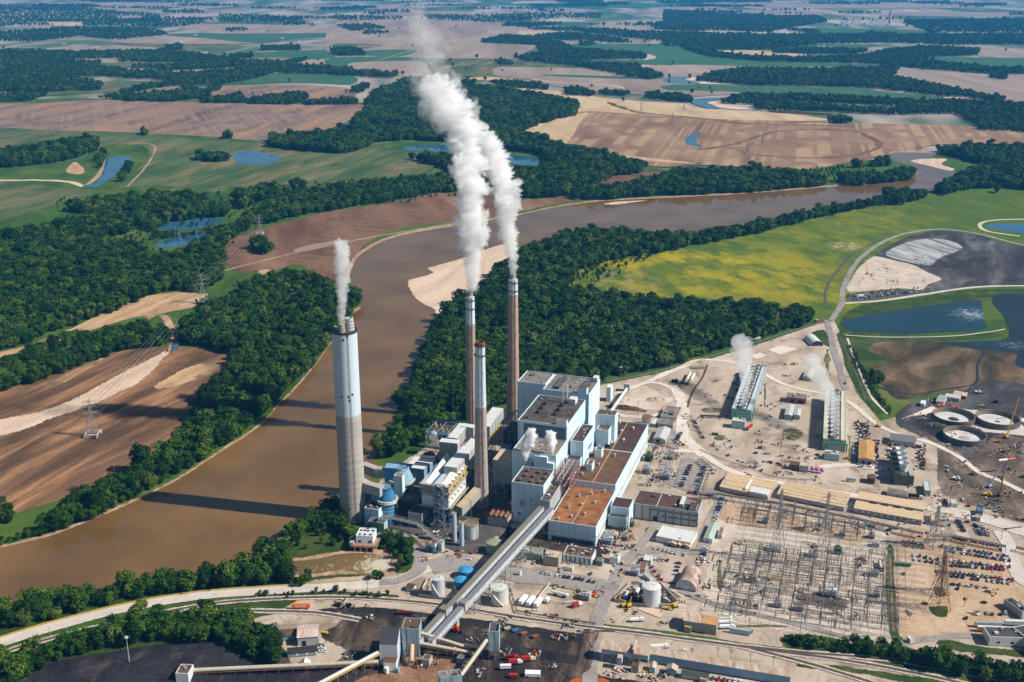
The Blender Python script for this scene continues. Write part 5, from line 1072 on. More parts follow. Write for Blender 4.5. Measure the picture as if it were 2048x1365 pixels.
for k in range(12): x = PF.w + .6; y = 2 + k * PF.d / 12.5; mb.box(tuple(PF.p(x,y,33.5 if k % 2 else 40)),(1.4,1.2,2.6),yel if k % 3 else rustm,-AL); mb.box(tuple(PF.p(PF.w - .4,y,24 + 2 * (k % 2))),(1.,1.0,1.4),black,-AL)
mb.build('rapper_boxes',t)
ST = Fr(PF.p(PF.w - 12,-7),AL,9,6); t = thing('stair_tower','open steel stair tower with yellow stairs in front of the precipitator','stair tower',tuple(ST.p(4,3)))
mb = MB(); tower_frame(mb,ST,0,42,steel_b,1,1,10,.35); mb.build('frame',t); mb = MB()
for k in range(10):
    z = 42 * k / 10; a,b_ = (ST.p(1,1,z),ST.p(8,1,z + 4.1)) if k % 2 == 0 else (ST.p(8,4.5,z),ST.p(1,4.5,z + 4.1)); mb.beam(a,b_,1.4,.25,metal_g); rail(mb,[a,b_],yel,1.2,.1)
mb.build('stairs',t)
# duct train climbing behind it
duct('gas_duct','L-shaped grey box duct behind the precipitator',[V3(882,903,32),V3(918,907,32)],9,12,grey_s,roof_wh); duct('gas_duct','inclined white-roofed duct running up to the L-shaped box',[PF.p(PF.w * .72,PF.d * .5,41),PF.p(PF.w * .72,PF.d + 24,41)],12,7,grey_s,roof_wh)
duct('gas_duct','white-topped box duct beside the yellow walkway',[V3(905,897,30),V3(928,868,33)],10,11,grey_s,roof_wh,1); duct('gas_duct','cross duct with white top behind the brown stack',[V3(925,868,34),V3(950,872,34)],8,10,grey_s,roof_wh)
duct('gas_duct','parallel lower duct with yellow platform on top',[V3(932,916,29),V3(950,893,30)],9,8,grey_s,roof_wh,1)
duct('gas_duct','long pale duct climbing behind the shorter stack',[V3(968,873,33),V3(996,836,37)],12,11,grey_s,roof_wh,1)
t = thing('walkway','long yellow-sided walkway along the pale climbing duct','walkway',tuple(G(985,870))); mb = MB(); mb.beam(V3(975,884,30),V3(1003,850,33),2.5,.8,yel); mb.build('deck',t)
for i,(x,y,w_,d_,z) in enumerate(((984,880,20,26,26),(1000,918,16,20,20),(948,920,12,30,25))):
    f_ = Fr(G(x,y),AL,w_,d_); t = thing('steel_frame',['open grey steel frame behind the shorter stack','open steel frame between the precipitator and boiler house','steel frame beside the precipitator duct'][i],'steel frame',tuple(f_.p(w_ / 2,d_ / 2))); mb = MB(); tower_frame(mb,f_,0,z,steel_b if i else metal_g,3,3,4,.3)
    for k in range(7): mb.tube(f_.p(1,k * d_ / 7,z - 2),f_.p(w_,k * d_ / 7 + 3,z - 1),.5,[metal_g,rustm,metal_l][k % 3],6)
    mb.build('frame',t)
TW = fr((1013,948),(975,941),(1020,928),28); TW.w = 17; t = thing('steel_frame','tall open truss tower against the near boiler house front','steel frame',tuple(TW.p(8,6))); mb = MB(); tower_frame(mb,TW,0,31,metal_g,2,1,4,.38); mb.build('frame',t)
pbox('duct_house','tan-roofed grey duct house left of the boiler house',(1023,925),(986,919),(1028,901),37,14,grey_s,roof_ta,opens=()); pbox('duct_house','dark blue-grey duct house below the third boiler house',(1040,868),(1008,862),(1042,846),38,10,steel_d,roof_dk)
pbox('fan_house','dark blocky fan house behind the tan-roofed duct house',(1020,892),(1002,889),(1030,880),26,0,blue_s,roof_dk)
for a,z in (((972,1028),14),((982,1022),14)): pass
t = thing('fan_casing','brown rounded fan casing at the foot of the truss tower','fan casing',tuple(G(1000,1050))); mb = MB(); f_ = Fr(G(975,1050),AL,19,14); f_.bx(mb,0,0,0,19,14,9,tan_s,roof_dk)
for k in range(4): mb.tube(f_.p(2 + k * 4.6,0,9),f_.p(2 + k * 4.6,14,9),1.8,rustm,8)
mb.build('casing',t)
duct('flue_duct','sloping brown duct dropping from the precipitator towards the shorter stack',[V3(918,1030,8),V3(935,1014,12),V3(955,992,17)],8,8,tan_s,roof_ta,1)
# blue tanks behind,river side
t = thing('catalyst_frame','tangle of blue pipes and red steelwork on the river side','pipe rack',tuple(G(880,885)))
f_ = Fr(G(852,900),AL,34,42); mb = MB(); tower_frame(mb,f_,0,20,metal_g,3,4,3,.3); mb.build('frame',t); mb = MB()
mb.tube(f_.p(-2,10,14),f_.p(34,10,15),2.8,vessel_b,12,cap=True); mb.tube(f_.p(0,38,17),f_.p(30,38,17),2.2,vessel_b,12,cap=True); mb.build('header_pipes',t); mb = MB()
for k in range(60): x,y = rv.uniform(1,30),rv.uniform(14,36); mb.tube(f_.p(x,y,15),f_.p(x + rv.uniform(-3,3),y + rv.uniform(-3,3),17 + rv.uniform(0,4)),.35,[rustm,red,steel_w,vessel_b][k % 4],5)
mb.build('small_pipes',t)
for px,py in ((866,872),(900,876)):
    o = bpy.data.objects; mb = MB(); p = G(px,py,20); mb.tube(p - Vector((0,4,0)),p + Vector((0,4,0)),4.0,metal_l,16,cap=True)
    for k in range(5): mb.tube(p + Vector((0,-4 + 2 * k,0)),p + Vector((0,-3.6 + 2 * k,0)),4.25,steel_b,16)
    tag(mb.build('fan_drum'),'white ribbed drum among the blue pipes, %s one' % ('left' if px < 880 else 'right'),'fan','ribbed drums')
# silos and tanks near the stair tower
def tank(px,py,r,h,wm,rm,label,dome=.12,name='storage_tank',cat='tank',group=None,rail_m=None,stair=False):
    g = G(px,py); t = thing(name,label,cat,(g.x,g.y,0),group); mb = MB(); mb.lathe((g.x,g.y,0),[(r,0),(r,h)],wm,32); mb.build('shell',t,True)
    mb = MB(); mb.lathe((g.x,g.y,h),[(r,0),(r * .5,r * dome * .8),(.01,r * dome)],rm,32); mb.build('roof',t)
    mb = MB(); mb.lathe((g.x,g.y,h),[(r,-.3),(r + .12,-.3),(r + .12,.05),(r,.05)],rm,32)
    mb.cyl((g.x + r * .2,g.y,h),.4,.4,r * dome + .9,metal_g,8)
    if rail_m:
        pts = [Vector((g.x + r * math.cos(R(a)),g.y + r * math.sin(R(a)),h)) for a in range(0,361,24)]; rail(mb,pts,rail_m,1.2,.1)
    if stair:
        for k in range(12): a0,a1 = R(-150 + k * 7),R(-143 + k * 7); mb.beam((g.x + (r + .6) * math.cos(a0),g.y + (r + .6) * math.sin(a0),h * (1 - k / 12)),(g.x + (r + .6) * math.cos(a1),g.y + (r + .6) * math.sin(a1),h * (1 - (k + 1) / 12)),1.0,.35,white_p)
    mb.build('fittings',t); return t
tank(909,1083,2.1,27,mat('silo_paint',(.42,.50,.58),.5,.1,.2),metal_l,'tall slim blue-grey silo, left of the pair by the rusty tank',group='slim silos',rail_m=yel)
tank(923.5,1091,2.1,22,M['silo_paint'],metal_l,'tall slim blue-grey silo, right of the pair by the rusty tank',group='slim silos',rail_m=yel)
tank(943,1074,6.3,13,rust_wall,roof_gr,'rust-streaked round tank with a flat gravel top by the silos',dome=.05,rail_m=yel)
for k,(x,y) in enumerate(((857,1101),(867.5,1104))):
    g = G(x,y); t = thing('chemical_tank','squat blue tank with white box on top, %s of the pair' % ('left' if k == 0 else 'right'),'tank',(g.x,g.y,0),'squat blue tanks'); mb = MB(); mb.cyl((g.x,g.y,0),2.2,2.2,5.5,vessel_b,18); mb.build('shell',t); mb = MB(); mb.box((g.x,g.y,5.5),(4.4,4.4,3),white_s,-AL,rustm); mb.build('top_box',t)
pbox('pipe_house','small teal cabin right of the squat blue tanks',(883,1088),(874,1086),(887,1080),7,0,cyan_d,roof_wh)
t = thing('pipe_bridge','elevated pipe bridge stepping down from the blue vessels to the road','pipe bridge',tuple(G(820,1060))); mb = MB()
pb = [V3(762,1032,8),V3(800,1040,9),V3(838,1050,9),V3(868,1078,9),V3(885,1086,8)]
for i in range(4):
    a,b_ = pb[i],pb[i + 1]; d = (b_ - a).normalized(); s_ = Vector((d.y,-d.x,0)) * 1.8
    truss_line(mb,a + s_,b_ + s_,2.4,steel_w,6,.14); truss_line(mb,a - s_,b_ - s_,2.4,metal_g,6,.14)
    for k in range(3): mb.tube(a + s_ * (k - 1) * .6 + Vector((0,0,.6)),b_ + s_ * (k - 1) * .6 + Vector((0,0,.6)),.3,[metal_l,rustm,tan_s][k],6)
    for q in (.0,.5): c = a.lerp(b_,q); mb.tube((c.x + s_.x,c.y + s_.y,0),c + s_,.22,steel_b); mb.tube((c.x - s_.x,c.y - s_.y,0),c - s_,.22,steel_b)
mb.build('bridge_frame',t)
# water tower by the tall tan stack
g = G(1052,838); t = thing('water_tower','small white water tower on legs beside the tall tan stack','water tower',(g.x,g.y,0)); mb = MB(); mb.lathe((g.x,g.y,28),[(.1,-2),(3.6,0),(4.2,2),(4.2,7),(3.4,9),(.1,9.6)],white_p,20); mb.build('tank',t,True); mb = MB()
for a in range(0,360,60): mb.tube((g.x + 4 * math.cos(R(a)),g.y + 4 * math.sin(R(a)),0),(g.x + 3.6 * math.cos(R(a)),g.y + 3.6 * math.sin(R(a)),30),.35,metal_l)
mb.build('legs',t)
# = YARD BUILDINGS
AW = R(27)
def Q(ox,oy,s,*p): return [(ox + a / s,oy + b / s) for a,b in p]
def wh(name,label,pts,z,rise,wm,rm,al=AL,along='v',flat=False,cat='building',group=None,**k):
    f = fr(pts[0],pts[1],pts[2],z,al)
    if flat: return block(name,label,cat,f,0,z,wm,rm,.4,group,**k),f
    return gable(name,label,cat,f,z,rise,wm,rm,along,group,ribs=k.pop('ribs',0),**k),f
wt = (roof_wh,0)
ta_r = mat('tan_panel_roof',(.66,.50,.32),.6,0,.5,col2=(.55,.40,.24))
t,f = wh('warehouse','first warehouse from the plant with tan roof and white patch on its front right',[(1536,993),(1435,980),(1540,962)],4.2,2.2,grey_s,ta_r,AW,ribs=30,group='long warehouses beside the switchyard')
f1 = f; m3 = MB(); f.bx(m3,f.w * .60,-.6,4.2,f.w * .985,f.d * .42,5.9,roof_wh); f.bx(m3,f.w * .5,f.d * .05,4.4,f.w * .54,f.d * .7,6.6,white_p); m3.build('roof_patch',t)
m3 = MB(); f.bx(m3,f.w * .50,-2.5,0,f.w * .58,-.2,3.5,rustm); m3.build('porch',t)
t,f2 = wh('warehouse','middle long warehouse with tan roof dotted with rows of small skylights',[(1688,1014.6),(1552,992.6),(1694,988)],4.2,2.,grey_s,ta_r,AW,ribs=0,group='long warehouses beside the switchyard')
def skylights(t,f,ze,rise,nx,ny,m_):
    mb = MB()
    for i in range(nx):
        for j in range(ny):
            y = f.d * (j + .6) / (ny + .2); x = f.w * (i + .5) / nx; z = ze + rise * (1 - abs(y - f.d / 2) / (f.d / 2)) + .3
            if (i * 7 + j * 3) % 9: f.bx(mb,x - .5,y - .55,z,x + .5,y + .55,z + .25,m_)
    mb.build('skylights',t)
skm = mat('skylight_tan',(.38,.25,.12),.6); skylights(t,f2,4.2,2.0,27,5,skm); skylights(f1 and bpy.data.objects['warehouse'],f1,4.2,2.2,19,4,skm)
t,f = wh('warehouse','stepped-roof warehouse nearest the parking lot with windows along its front',[(1844,1041),(1708,1016),(1850,1012)],4.5,.8,grey_s,ta_r,R(24),group='long warehouses beside the switchyard',over=.3)
mb = MB(); f.bx(mb,0,f.d * .5,5,f.w,f.d + .6,7.6,grey_s,ta_r); mb.build('upper_roof',t); mb = MB()
for k in range(13): f.bx(mb,4 + k * 5.6,-.15,1.2,6.2 + k * 5.6,.05,3.2,glassd)
for k in range(4): f.bx(mb,f.w * (.2 + .18 * k),f.d * .45,5,f.w * (.2 + .18 * k) + 6,f.d * .5,6.2,steel_d)
mb.build('windows',t)
wh('office','long low white building with loading strip on its roof beside the brown service building',[(1381,1086.6),(1313,1071),(1389,1063)],5,0,white_s,roof_wh,flat=True,stuff=1,al=R(24))
for i,(a,b_,c_) in enumerate([((1352,1089),(1336,1085),(1354,1080)),((1360.5,1091),(1353.5,1089),(1363,1083)),((1379,1093.5),(1363,1089.5),(1382,1083))]):
    wh('hut','tan-roofed small hut in front of the white low building, %s of three' % ['left','middle','right'][i],[a,b_,c_],2.6,1.2,tan_s,roof_ta,R(24),'u',cat='hut',group='tan-roofed huts',opens=[('f',1,2.4,0,2.1,black)])
wh('shed','long narrow pale-roofed shed standing beside the row of cars',[(1425,1080),(1407.7,1076.6),(1434,1048)],3.6,1.4,white_s,green_s,R(20),'u',ribs=8,opens=[('f',2,4.5,0,2.3,blue_s)])
wh('site_trailer','short grey-roofed trailer at the edge of the switchyard',[(1443.5,1072),(1435,1070),(1448,1056)],3,0,grey_s,roof_gr,flat=True,cat='trailer')
# quonset
def arch(name,label,pa,pb,r,wm,em,cat='arched shed',doorm=None,seg=20,rib=0,zs=1.0):
    a,b_ = G(*pa),G(*pb); d = (b_ - a).normalized(); s_ = Vector((d.y,-d.x,0)); t = thing(name,label,cat,tuple(a.lerp(b_,.5))); mb = MB(); N = 12; L_ = (b_ - a).length
    def pt(v,k): an = math.pi * k / N; return v + s_ * r * math.cos(an) + Vector((0,0,r * zs * math.sin(an)))
    for i in range(seg):
        v0 = a + d * L_ * i / seg; v1 = a + d * L_ * (i + 1) / seg
        for k in range(N): mb.face([pt(v0,k),pt(v0,k + 1),pt(v1,k + 1),pt(v1,k)][::-1],wm)
    mb.build('roof_shell',t)
    mb = MB()
    for v in (a + d * .3,b_ - d * .3): mb = MB(); mb.face([pt(v,k) for k in range(N + 1)],em); mb.build('end_wall',t)
    if doorm: mb = MB(); mb.prism([tuple((a - d * .1 + s_ * x)[:2]) for x in (-2.6,2.6)] + [tuple((a + d * .25 + s_ * x)[:2]) for x in (2.6,-2.6)],0,4.4,doorm); mb.build('door',t)
    if rib:
        mb = MB()
        for i in range(rib + 1):
            v = a + d * L_ * i / rib
            for k in range(N): mb.tube(pt(v,k) * 1.0,pt(v,k + 1),.12,wm)
        mb.build('ribs',t)
    return t
rq = mat('rusted_quonset',(.30,.15,.08),.75,0,.12,col2=(.55,.47,.42),streak=(1,1,.8))
arch('quonset_hut','big half-round hut with rusty brown roof and pale end wall',(1371,1180),(1385,1150),8.6,rq,metal_l,'quonset hut',white_s,rib=14,zs=1.05)
arch('fabric_shelter','white half-round fabric shelter at the far edge of the gravel yard',(1634,692),(1620,678),8.5,roof_wh,steel_d,'shelter',None,rib=8,zs=.8)
wh('metal_shed','light grey metal shed with dark doorway beside the turbine hall',[(1330.5,880),(1307.5,876),(1340,858)],5,2,grey_s,metal_l,AL,'u',ribs=10,opens=[('f',2.5,7,0,4,black)])
wh('workshop','flat grey gravel-roofed workshop at the bend of the white road',[(1352.5,837.6),(1320.7,834),(1358,815)],5,0,tan_s,roof_gr,flat=True,stuff=4,cat='workshop',group='gravel-roofed workshops')
wh('workshop','lower gravel-roofed workshop in front of the other one',[(1346,850.8),(1315,847.5),(1352,840)],4.5,0,tan_s,roof_gr,flat=True,cat='workshop',group='gravel-roofed workshops',opens=[('f',4,7,0,2.6,black)])
wh('container','small pale green container beside the rusty-topped silo',[(1311,849),(1303,848),(1316,837)],3,0,green_s,roof_wh,flat=True)
wh('switch_room','pale green box building at the near end of the left cooling tower',[(1490,845),(1463.5,842.5),(1492,838)],8,0,cyan_d,mat('lime_roof',(.55,.58,.38),.7),flat=True,stuff=2)
wh('pump_house','teal pump building at the near end of the right cooling tower',[(1679,911),(1648.5,909),(1681,903)],6.5,0,cyan_d,mat('cream_roof',(.52,.48,.34),.8),flat=True,stuff=5)
wh('shed','isolated tan-roofed gabled shed in the far gravel yard',[(1622,756),(1606,753),(1636,743)],4,2,tan_s,mat('khaki_roof',(.50,.47,.36),.7),R(25),'u')
wh('building','grey flat-roofed brick building between the two cooling towers',[(1612,799),(1572,796),(1613,790)],6,0,mat('brown_brick',(.20,.145,.115),.9),roof_gr,flat=True,stuff=5,opens=[('f',5,9,0,4,black),('f',14,19,0,4,black)])
wh('building','blue-grey gabled building between the two cooling towers',[(1584,832),(1569.5,831),(1588,811)],5,1,blue_s,metal_l,AL,'u',ribs=6)
wh('building','small grey house right of the blue-grey gabled building',[(1600,832),(1588,831),(1603,820)],4.5,1,tan_s,metal_l,AL,'u')
wh('building','low brown-roofed block left of the pink tanks',[(1598,932),(1578,931),(1598,925)],5,0,mat('dark_brick',(.14,.10,.08),.9),roof_ol,flat=True)
wh('building','tan-roofed grey block beside the pink tanks',[(1617,934),(1599,933),(1618,926)],6,0,grey_s,roof_ta,flat=True)
pinkm = mat('pink_tank_paint',(.55,.12,.42),.45,.1,.5)
for k,(a,b_) in enumerate(((1624.4,943),(1633.6,944.5),(1643.6,946))):
    g = G(a,b_); t = thing('pink_tank','round pink tank on legs, %s of three' % ['left','middle','right'][k],'tank',tuple(g),'pink tanks'); mb = MB(); mb.lathe((g.x,g.y,1),[(.1,0),(1.6,.4),(2.2,1.4),(2.2,2.8),(1.6,3.8),(.1,4.2)],pinkm,16); mb.build('vessel',t,True); mb = MB()
    for a_ in (45,135,225,315): mb.tube((g.x + 1.6 * math.cos(R(a_)),g.y + 1.6 * math.sin(R(a_)),0),(g.x + 1.6 * math.cos(R(a_)),g.y + 1.6 * math.sin(R(a_)),2),.2,steel_b)
    mb.build('legs',t)
wh('maintenance_shop','orange-tan roofed building surrounded by parked equipment',[(1748,921),(1717.6,919),(1748.8,884)],6,1.4,tan_s,roof_og,R(17),'u',ribs=16,opens=[('f',3,6,0,4,black),('f',9,12,0,4,black)])
wh('shed','long dark grey shed beside the diagonal road',[(1829,886),(1779.7,879),(1831,873)],5,1,grey_s,mat('slate_roof',(.16,.17,.18),.7),R(20),'v',ribs=16)
wh('shed','small flat dark shed casting a long shadow near the warehouses',[(1750,959),(1734.5,957),(1750.5,950)],5,0,roof_dk,roof_ol,flat=True,stuff=1)
wh('office','lavender-grey long office with two windows north of the warehouses',[(1812.5,992),(1774.5,985),(1813,982)],3.6,.8,mat('lavender_wall',(.45,.43,.50),.7),roof_gr,R(24),'v',opens=[('f',8,9.6,1,2.2,black),('f',17,18.6,1,2.2,black)])
wh('shed','light blue roofed shed beside the trench',[(1862,983),(1849,980),(1862.5,964)],5,0,tan_s,mat('light_blue_roof',(.45,.58,.62),.6),R(15),flat=True)
wh('hut','cream hut by the large lattice pylon above the lot',[(1872.5,1043),(1862,1041),(1873,1025)],4,0,tan_s,roof_ta,flat=True)
wh('site_cabin','small blue-roofed cabin beside the tan hut in the construction site',[(1915,1009),(1903,1007),(1916,1000)],3,0,white_s,metal_l,flat=True)
wh('site_cabin','tan hut at the edge of the construction site',[(1902,1008),(1896,1007),(1905,994)],4,0,tan_s,roof_ta,flat=True)
wh('gatehouse','dark blue guard cabin by the site entrance',[(1966,1024),(1954,1021),(1967,1015)],4,0,steel_b,steel_b,flat=True)
wh('gatehouse','small grey guard hut on the pale road',[(1961,1037),(1952,1035),(1962,1030)],3,0,grey_s,metal_g,flat=True)
for i,(a,b_,c_,wm,rm,lb) in enumerate([((1919,798),(1894,787),(1927,793),grey_s,metal_l,'long grey tent-roofed cabin in the coal yard'),((1888,805),(1872,803),(1897,793),white_s,metal_g,'grey-roofed white cabin left of the long grey one'),((1932,793),(1910,783),(1940,787),red,roof_rs,'red and pink cabin row beside the long grey cabin'),((1849,808),(1841,807),(1850,802),cyan,cyan,'tiny light blue cabin above the settling pad')]):
    wh('site_cabin',lb,[a,b_,c_],3.6,.8,wm,rm,R(30),'v',cat='cabin')
# bottom row
wh('coal_building','tan and orange roofed tall shed above the long railway shed',[(1433,1255.4 - 4),(1368,1240 - 0),(1441,1230)],8,2.2,mat('sage_wall',(.36,.38,.33),.7,.15,.2),roof_rs,R(17),'v',ribs=18,patch=None)
f = fr((1433,1251.4),(1368,1240),(1441,1230),8,R(17)); mb = MB(); mb.face([f.p(x,y,8 + 2.2 * (y + .6) / (f.d / 2) + .12 + .25) for x,y in ((f.w * .55,-.5),(f.w + .4,-.5),(f.w + .4,f.d / 2 - .2),(f.w * .55,f.d / 2 - .2))],roof_og); mb.build('roof_patch',[o for o in bpy.data.objects if o.name.startswith('coal_building')][0])
mb = MB(); f.bx(mb,1,-3,0,6,0,4.5,M['sage_wall'],roof_og); mb.build('porch',bpy.data.objects['coal_building'])
wh('container','long blue-white container right of the tan and orange roofed shed',[(1500,1264),(1458,1259.5),(1500.5,1261)],3.5,0,mat('pale_blue_wall',(.36,.50,.62),.6),roof_wh,flat=True)
f = fr((1296.5,1312),(1204,1296.5),(1298,1296),10,R(16)); t = gable('unloading_shed','open-sided pale-roofed unloading shed at the left end of the long railway shed','shed',f,10,2,M['pale_blue_wall'],roof_rs,'v',ribs=24,z0=6.5)
mb = MB(); tower_frame(mb,f,0,6.6,steel_w,5,2,1,.25); mb.build('posts',t); mb = MB(); f.bx(mb,f.w * .66,-1,6,f.w * .70,f.d + 1,14,roof_rs); f.bx(mb,f.w * .37,-7,4,f.w * .47,-2,9,M['pale_blue_wall'],roof_ta); f.bx(mb,f.w * .68,-8,0,f.w * .84,-3,5,rust_wall,roof_ol); mb.build('lift_towers',t)
f = fr((1581,1354),(1297,1315.5),(1583,1340),7,R(16.5)); gable('railway_shed','very long rust-streaked pale-roofed blue shed along the bottom of the yard','shed',f,7,2,blue_s,roof_rs,'v',ribs=90)
wh('hut','pinkish-roofed blue hut in front of the long railway shed',[(1353,1342),(1333,1338),(1354,1333)],4,1.8,blue_s,mat('pink_roof',(.50,.36,.30),.7),AL,'u')
wh('hut','narrow pale hut in front of the left end of the long railway shed',[(1310,1337),(1299,1335),(1311,1326)],4,1,M['pale_blue_wall'],roof_rs,AL,'u')
wh('office','dark green roofed long office beneath the railway shed',[(1416,1356),(1363,1349),(1417,1348)],3.4,1,green_s,mat('dark_green_roof',(.06,.065,.05),.8),R(16),'v')
wh('hut','small flat tan lean-to by the dark green roofed office',[(1412,1361),(1399,1359),(1412,1356)],3,0,tan_s,roof_ta,flat=True)
# lower middle
wh('building','low green-roofed block at the foot of the turbine hall front',[(1079,1110),(1047,1103),(1085,1097)],6,0,mat('sage_panel',(.30,.36,.30),.7,.2,.3),mat('green_roof',(.20,.25,.16),.8),flat=True,stuff=3)
wh('building','tan brick box with two roof wells in front of the turbine hall',[(1117,1117),(1088.6,1108.5),(1124,1104)],8,0,tan_s,roof_ta,flat=True,stuff=4)
wh('building','dirty flat-roofed block under the turbine hall front wall',[(1183,1118),(1127,1107),(1191,1100)],6,0,white_s,roof_ol,flat=True,stuff=10,opens=[('f',2 + 4 * i,3.4 + 4 * i,.3,5.4,steel_b) for i in range(8)])
g = G(1156,1122); arch('arched_annex','dark arched annex on the front of the dirty flat-roofed block',(1158,1126),(1163,1110),5,mat('slate_arch',(.13,.14,.16),.6),steel_d,'annex')
wh('container','white flat trailer-like cabin on the pavement below the arched annex',[(1145,1137),(1124,1134),(1146.5,1132)],3,0,white_s,roof_ta,flat=True)
wh('building','pale green control cabin right of the pipework by the road',[(1236,1117),(1220,1114),(1238,1106)],6,0,white_s,green_s,flat=True,stuff=2)
wh('canopy','white flat canopy beside the bend of the road',[(1302,1123),(1286,1120),(1304,1112)],4,0,white_s,roof_wh,flat=True)
wh('cabin','rust and grey roofed cabin below the white canopy',[(1290,1139),(1276,1135),(1296,1127)],3.5,0,tan_s,rustm,flat=True)
wh('container','white container standing askew in the small lot',[(1305,1158),(1293,1153),(1298,1144)],3,0,white_s,roof_wh,R(-25),flat=True)
wh('hut','tiny brown-roofed white hut left of the grey cylindrical tank',[(826,1177),(812,1175),(828,1169)],3,.8,white_s,roof_br,AL,'v')
wh('workshop','pink-striped white-roofed workshop near the red trailer',[(636,1273),(595,1276),(633,1249)],7,1.5,grey_s,mat('pink_striped_roof',(.66,.62,.58),.6,0,.5,col2=(.50,.30,.24),streak=(1.5,.1,1)),R(-8),'v',ribs=20,opens=[('f',3,6,0,4,black)])
wh('workshop','low brown-roofed blue wing left of the pink-striped workshop',[(594,1270),(552,1274),(592,1258)],4,1,blue_s,mat('bronze_roof',(.13,.085,.055),.7),R(-8),'v',ribs=12)
wh('office','long grey trailer office with black roof beneath the workshop',[(633,1302),(575,1309),(632,1292)],3.4,.8,mat('blue_grey_wall',(.22,.28,.32),.7),mat('black_roof',(.03,.032,.035),.8),R(-9),'v',opens=[('f',6 + 7 * k,7.6 + 7 * k,1,2.4,white_p) for k in range(4)])
wh('tent','small white pyramid tent beside the beige conveyor',[(617,1330),(600,1331),(612,1322)],1.5,2.5,white_p,white_p,R(0),'u',cat='tent')
wh('building','brown-roofed white building at the bottom edge beside the coal pile',[(376,1349),(348,1352),(382,1330)],8,0,white_s,mat('brown_flat',(.13,.07,.05),.9),R(5),flat=True,stuff=2)
# right edge
wh('building','dark grey flat building with pale canopy at the right edge',[(2060,1222),(2041,1222),(2050,1190)],6,0,grey_s,roof_dk,R(-18),flat=True,stuff=6)
wh('building','dark-roofed pale building in the lower right corner',[(2052,1277),(1977,1271),(2046,1256)],7,0,white_s,roof_dk,R(3),flat=True,stuff=3,opens=[('f',6,8,2,3.6,black),('f',16,18,2,3.6,black)])
wh('building','black-roofed wing running off the lower right corner',[(2120,1290),(2056,1280),(2090,1244)],8,0,white_s,roof_dk,R(-15),flat=True)
wh('shelter','small white open shelter on the track below the grass strip',[(1829,1279),(1815,1275),(1824,1272)],3,0,steel_w,roof_wh,R(-15),flat=True)
# pump house on the inlet
f = fr((745.5,1074),(711,1073.6),(749,1057.6),12,R(6)); t = block('pump_house','white-roofed light-blue pump house over the foaming inlet','pump house',f,5,12,cyan,roof_wh,.5,opens=[('f',2,4.5,1,3,black),('f',11,13.5,1,3,black)])
mb = MB()
for i,(a,b_) in enumerate(((.08,.62),(.3,.62),(.5,.6),(.78,.64),(.12,.12),(.42,.12),(.75,.12))): f.bx(mb,f.w * a,f.d * b_,12.02,f.w * (a + .14),f.d * (b_ + .16),12.5,glassd)
mb.build('roof_hatches',t); mb = MB(); dk = mat('deck_concrete',(.42,.24,.15),.9,.3,.3)
f.bx(mb,-4,-5,3.6,f.w + 4,f.d,4.9,dk); 
for k in range(4): x = -1 + (f.w + 1) * k / 3; f.bx(mb,x,-5,-1,x + 1,2,3.6,dk)
f.bx(mb,-1,1,-1,f.w,1.5,3.6,steel_d); rail(mb,[f.p(-4,-5,4.9),f.p(f.w + 4,-5,4.9),f.p(f.w + 4,f.d,4.9)],rustm); f.bx(mb,-5,-4,4.9,-1.5,0,7.5,grey_s); mb.build('intake_deck',t)
# = COOLING TOWERS
def cooling(name,label,A,B,C,z,nf,rf,wm,panel,deckm,al,stack_h=3.2,fan_m=None):
    f = fr(A,B,C,z,al); t = thing(name,label,'cooling tower',tuple(f.p(f.w / 2,f.d / 2)),'long mechanical cooling towers'); mb = MB()
    f.bx(mb,0,0,0,f.w,f.d,z - .8,wm); mb.build('casing',t)
    mb = MB(); f.bx(mb,-.3,-.3,z - .8,f.w * .22,f.d,z,panel); f.bx(mb,f.w * .78,-.3,z - .8,f.w + .3,f.d,z,panel); f.bx(mb,f.w * .22,0,z - .8,f.w * .78,f.d,z - .3,deckm); mb.build('deck',t)
    for i in range(nf):
        p = f.p(f.w * .5,f.d * (i + .5) / nf,z - .3); mb = MB(); mb.lathe(tuple(p),[(rf,0),(rf * .9,stack_h * .5),(rf * 1.02,stack_h),(rf * .95,stack_h),(rf * .84,stack_h * .5),(rf * .9,.3)],fan_m or metal_l,20); mb.cyl((p.x,p.y,p.z + .4),rf * .86,rf * .86,.1,roof_dk,20)
        for a in range(0,180,45): mb.box((p.x,p.y,p.z + stack_h * .5),(rf * 1.7,.5,.12),metal_g,R(a))
        mb.build('fan_stack',t)
    mb = MB()
    for i in range(nf + 1): y = f.d * i / nf; f.bx(mb,-.25,y - .2,0,0,y + .2,z - .8,metal_g); f.bx(mb,f.w,y - .2,0,f.w + .25,y + .2,z - .8,metal_g)
    gp = mat('green_pipe',(.02,.30,.14),.5); mb.tube(f.p(f.w * .1,-1.5,8),f.p(f.w + 1.5,-1.5,8.5),.8,gp,8); mb.tube(f.p(f.w + 1.5,-1.5,8.5),f.p(f.w + 1.5,-1.5,0),.8,gp,8); mb.tube(f.p(f.w * .15,-1,8),f.p(f.w * .15,-1,0),.6,gp,8); rail(mb,[f.p(0,0,z),f.p(f.w,0,z),f.p(f.w,f.d,z),f.p(0,f.d,z),f.p(0,0,z)],metal_g,1.1,.08); mb.build('frame_and_pipes',t); return f
fc = mat('fan_cowl',(.50,.50,.46),.6,.1,.5)
CT1 = cooling('cooling_tower','left long steaming cooling tower with a row of fan cowls',(1503,821),(1463.5,817.8),(1528.5,734),12,13,4.3,cyan_d,mat('pale_blue_panel',(.50,.60,.62),.6,.1,.3),roof_dk,R(18),fan_m=fc)
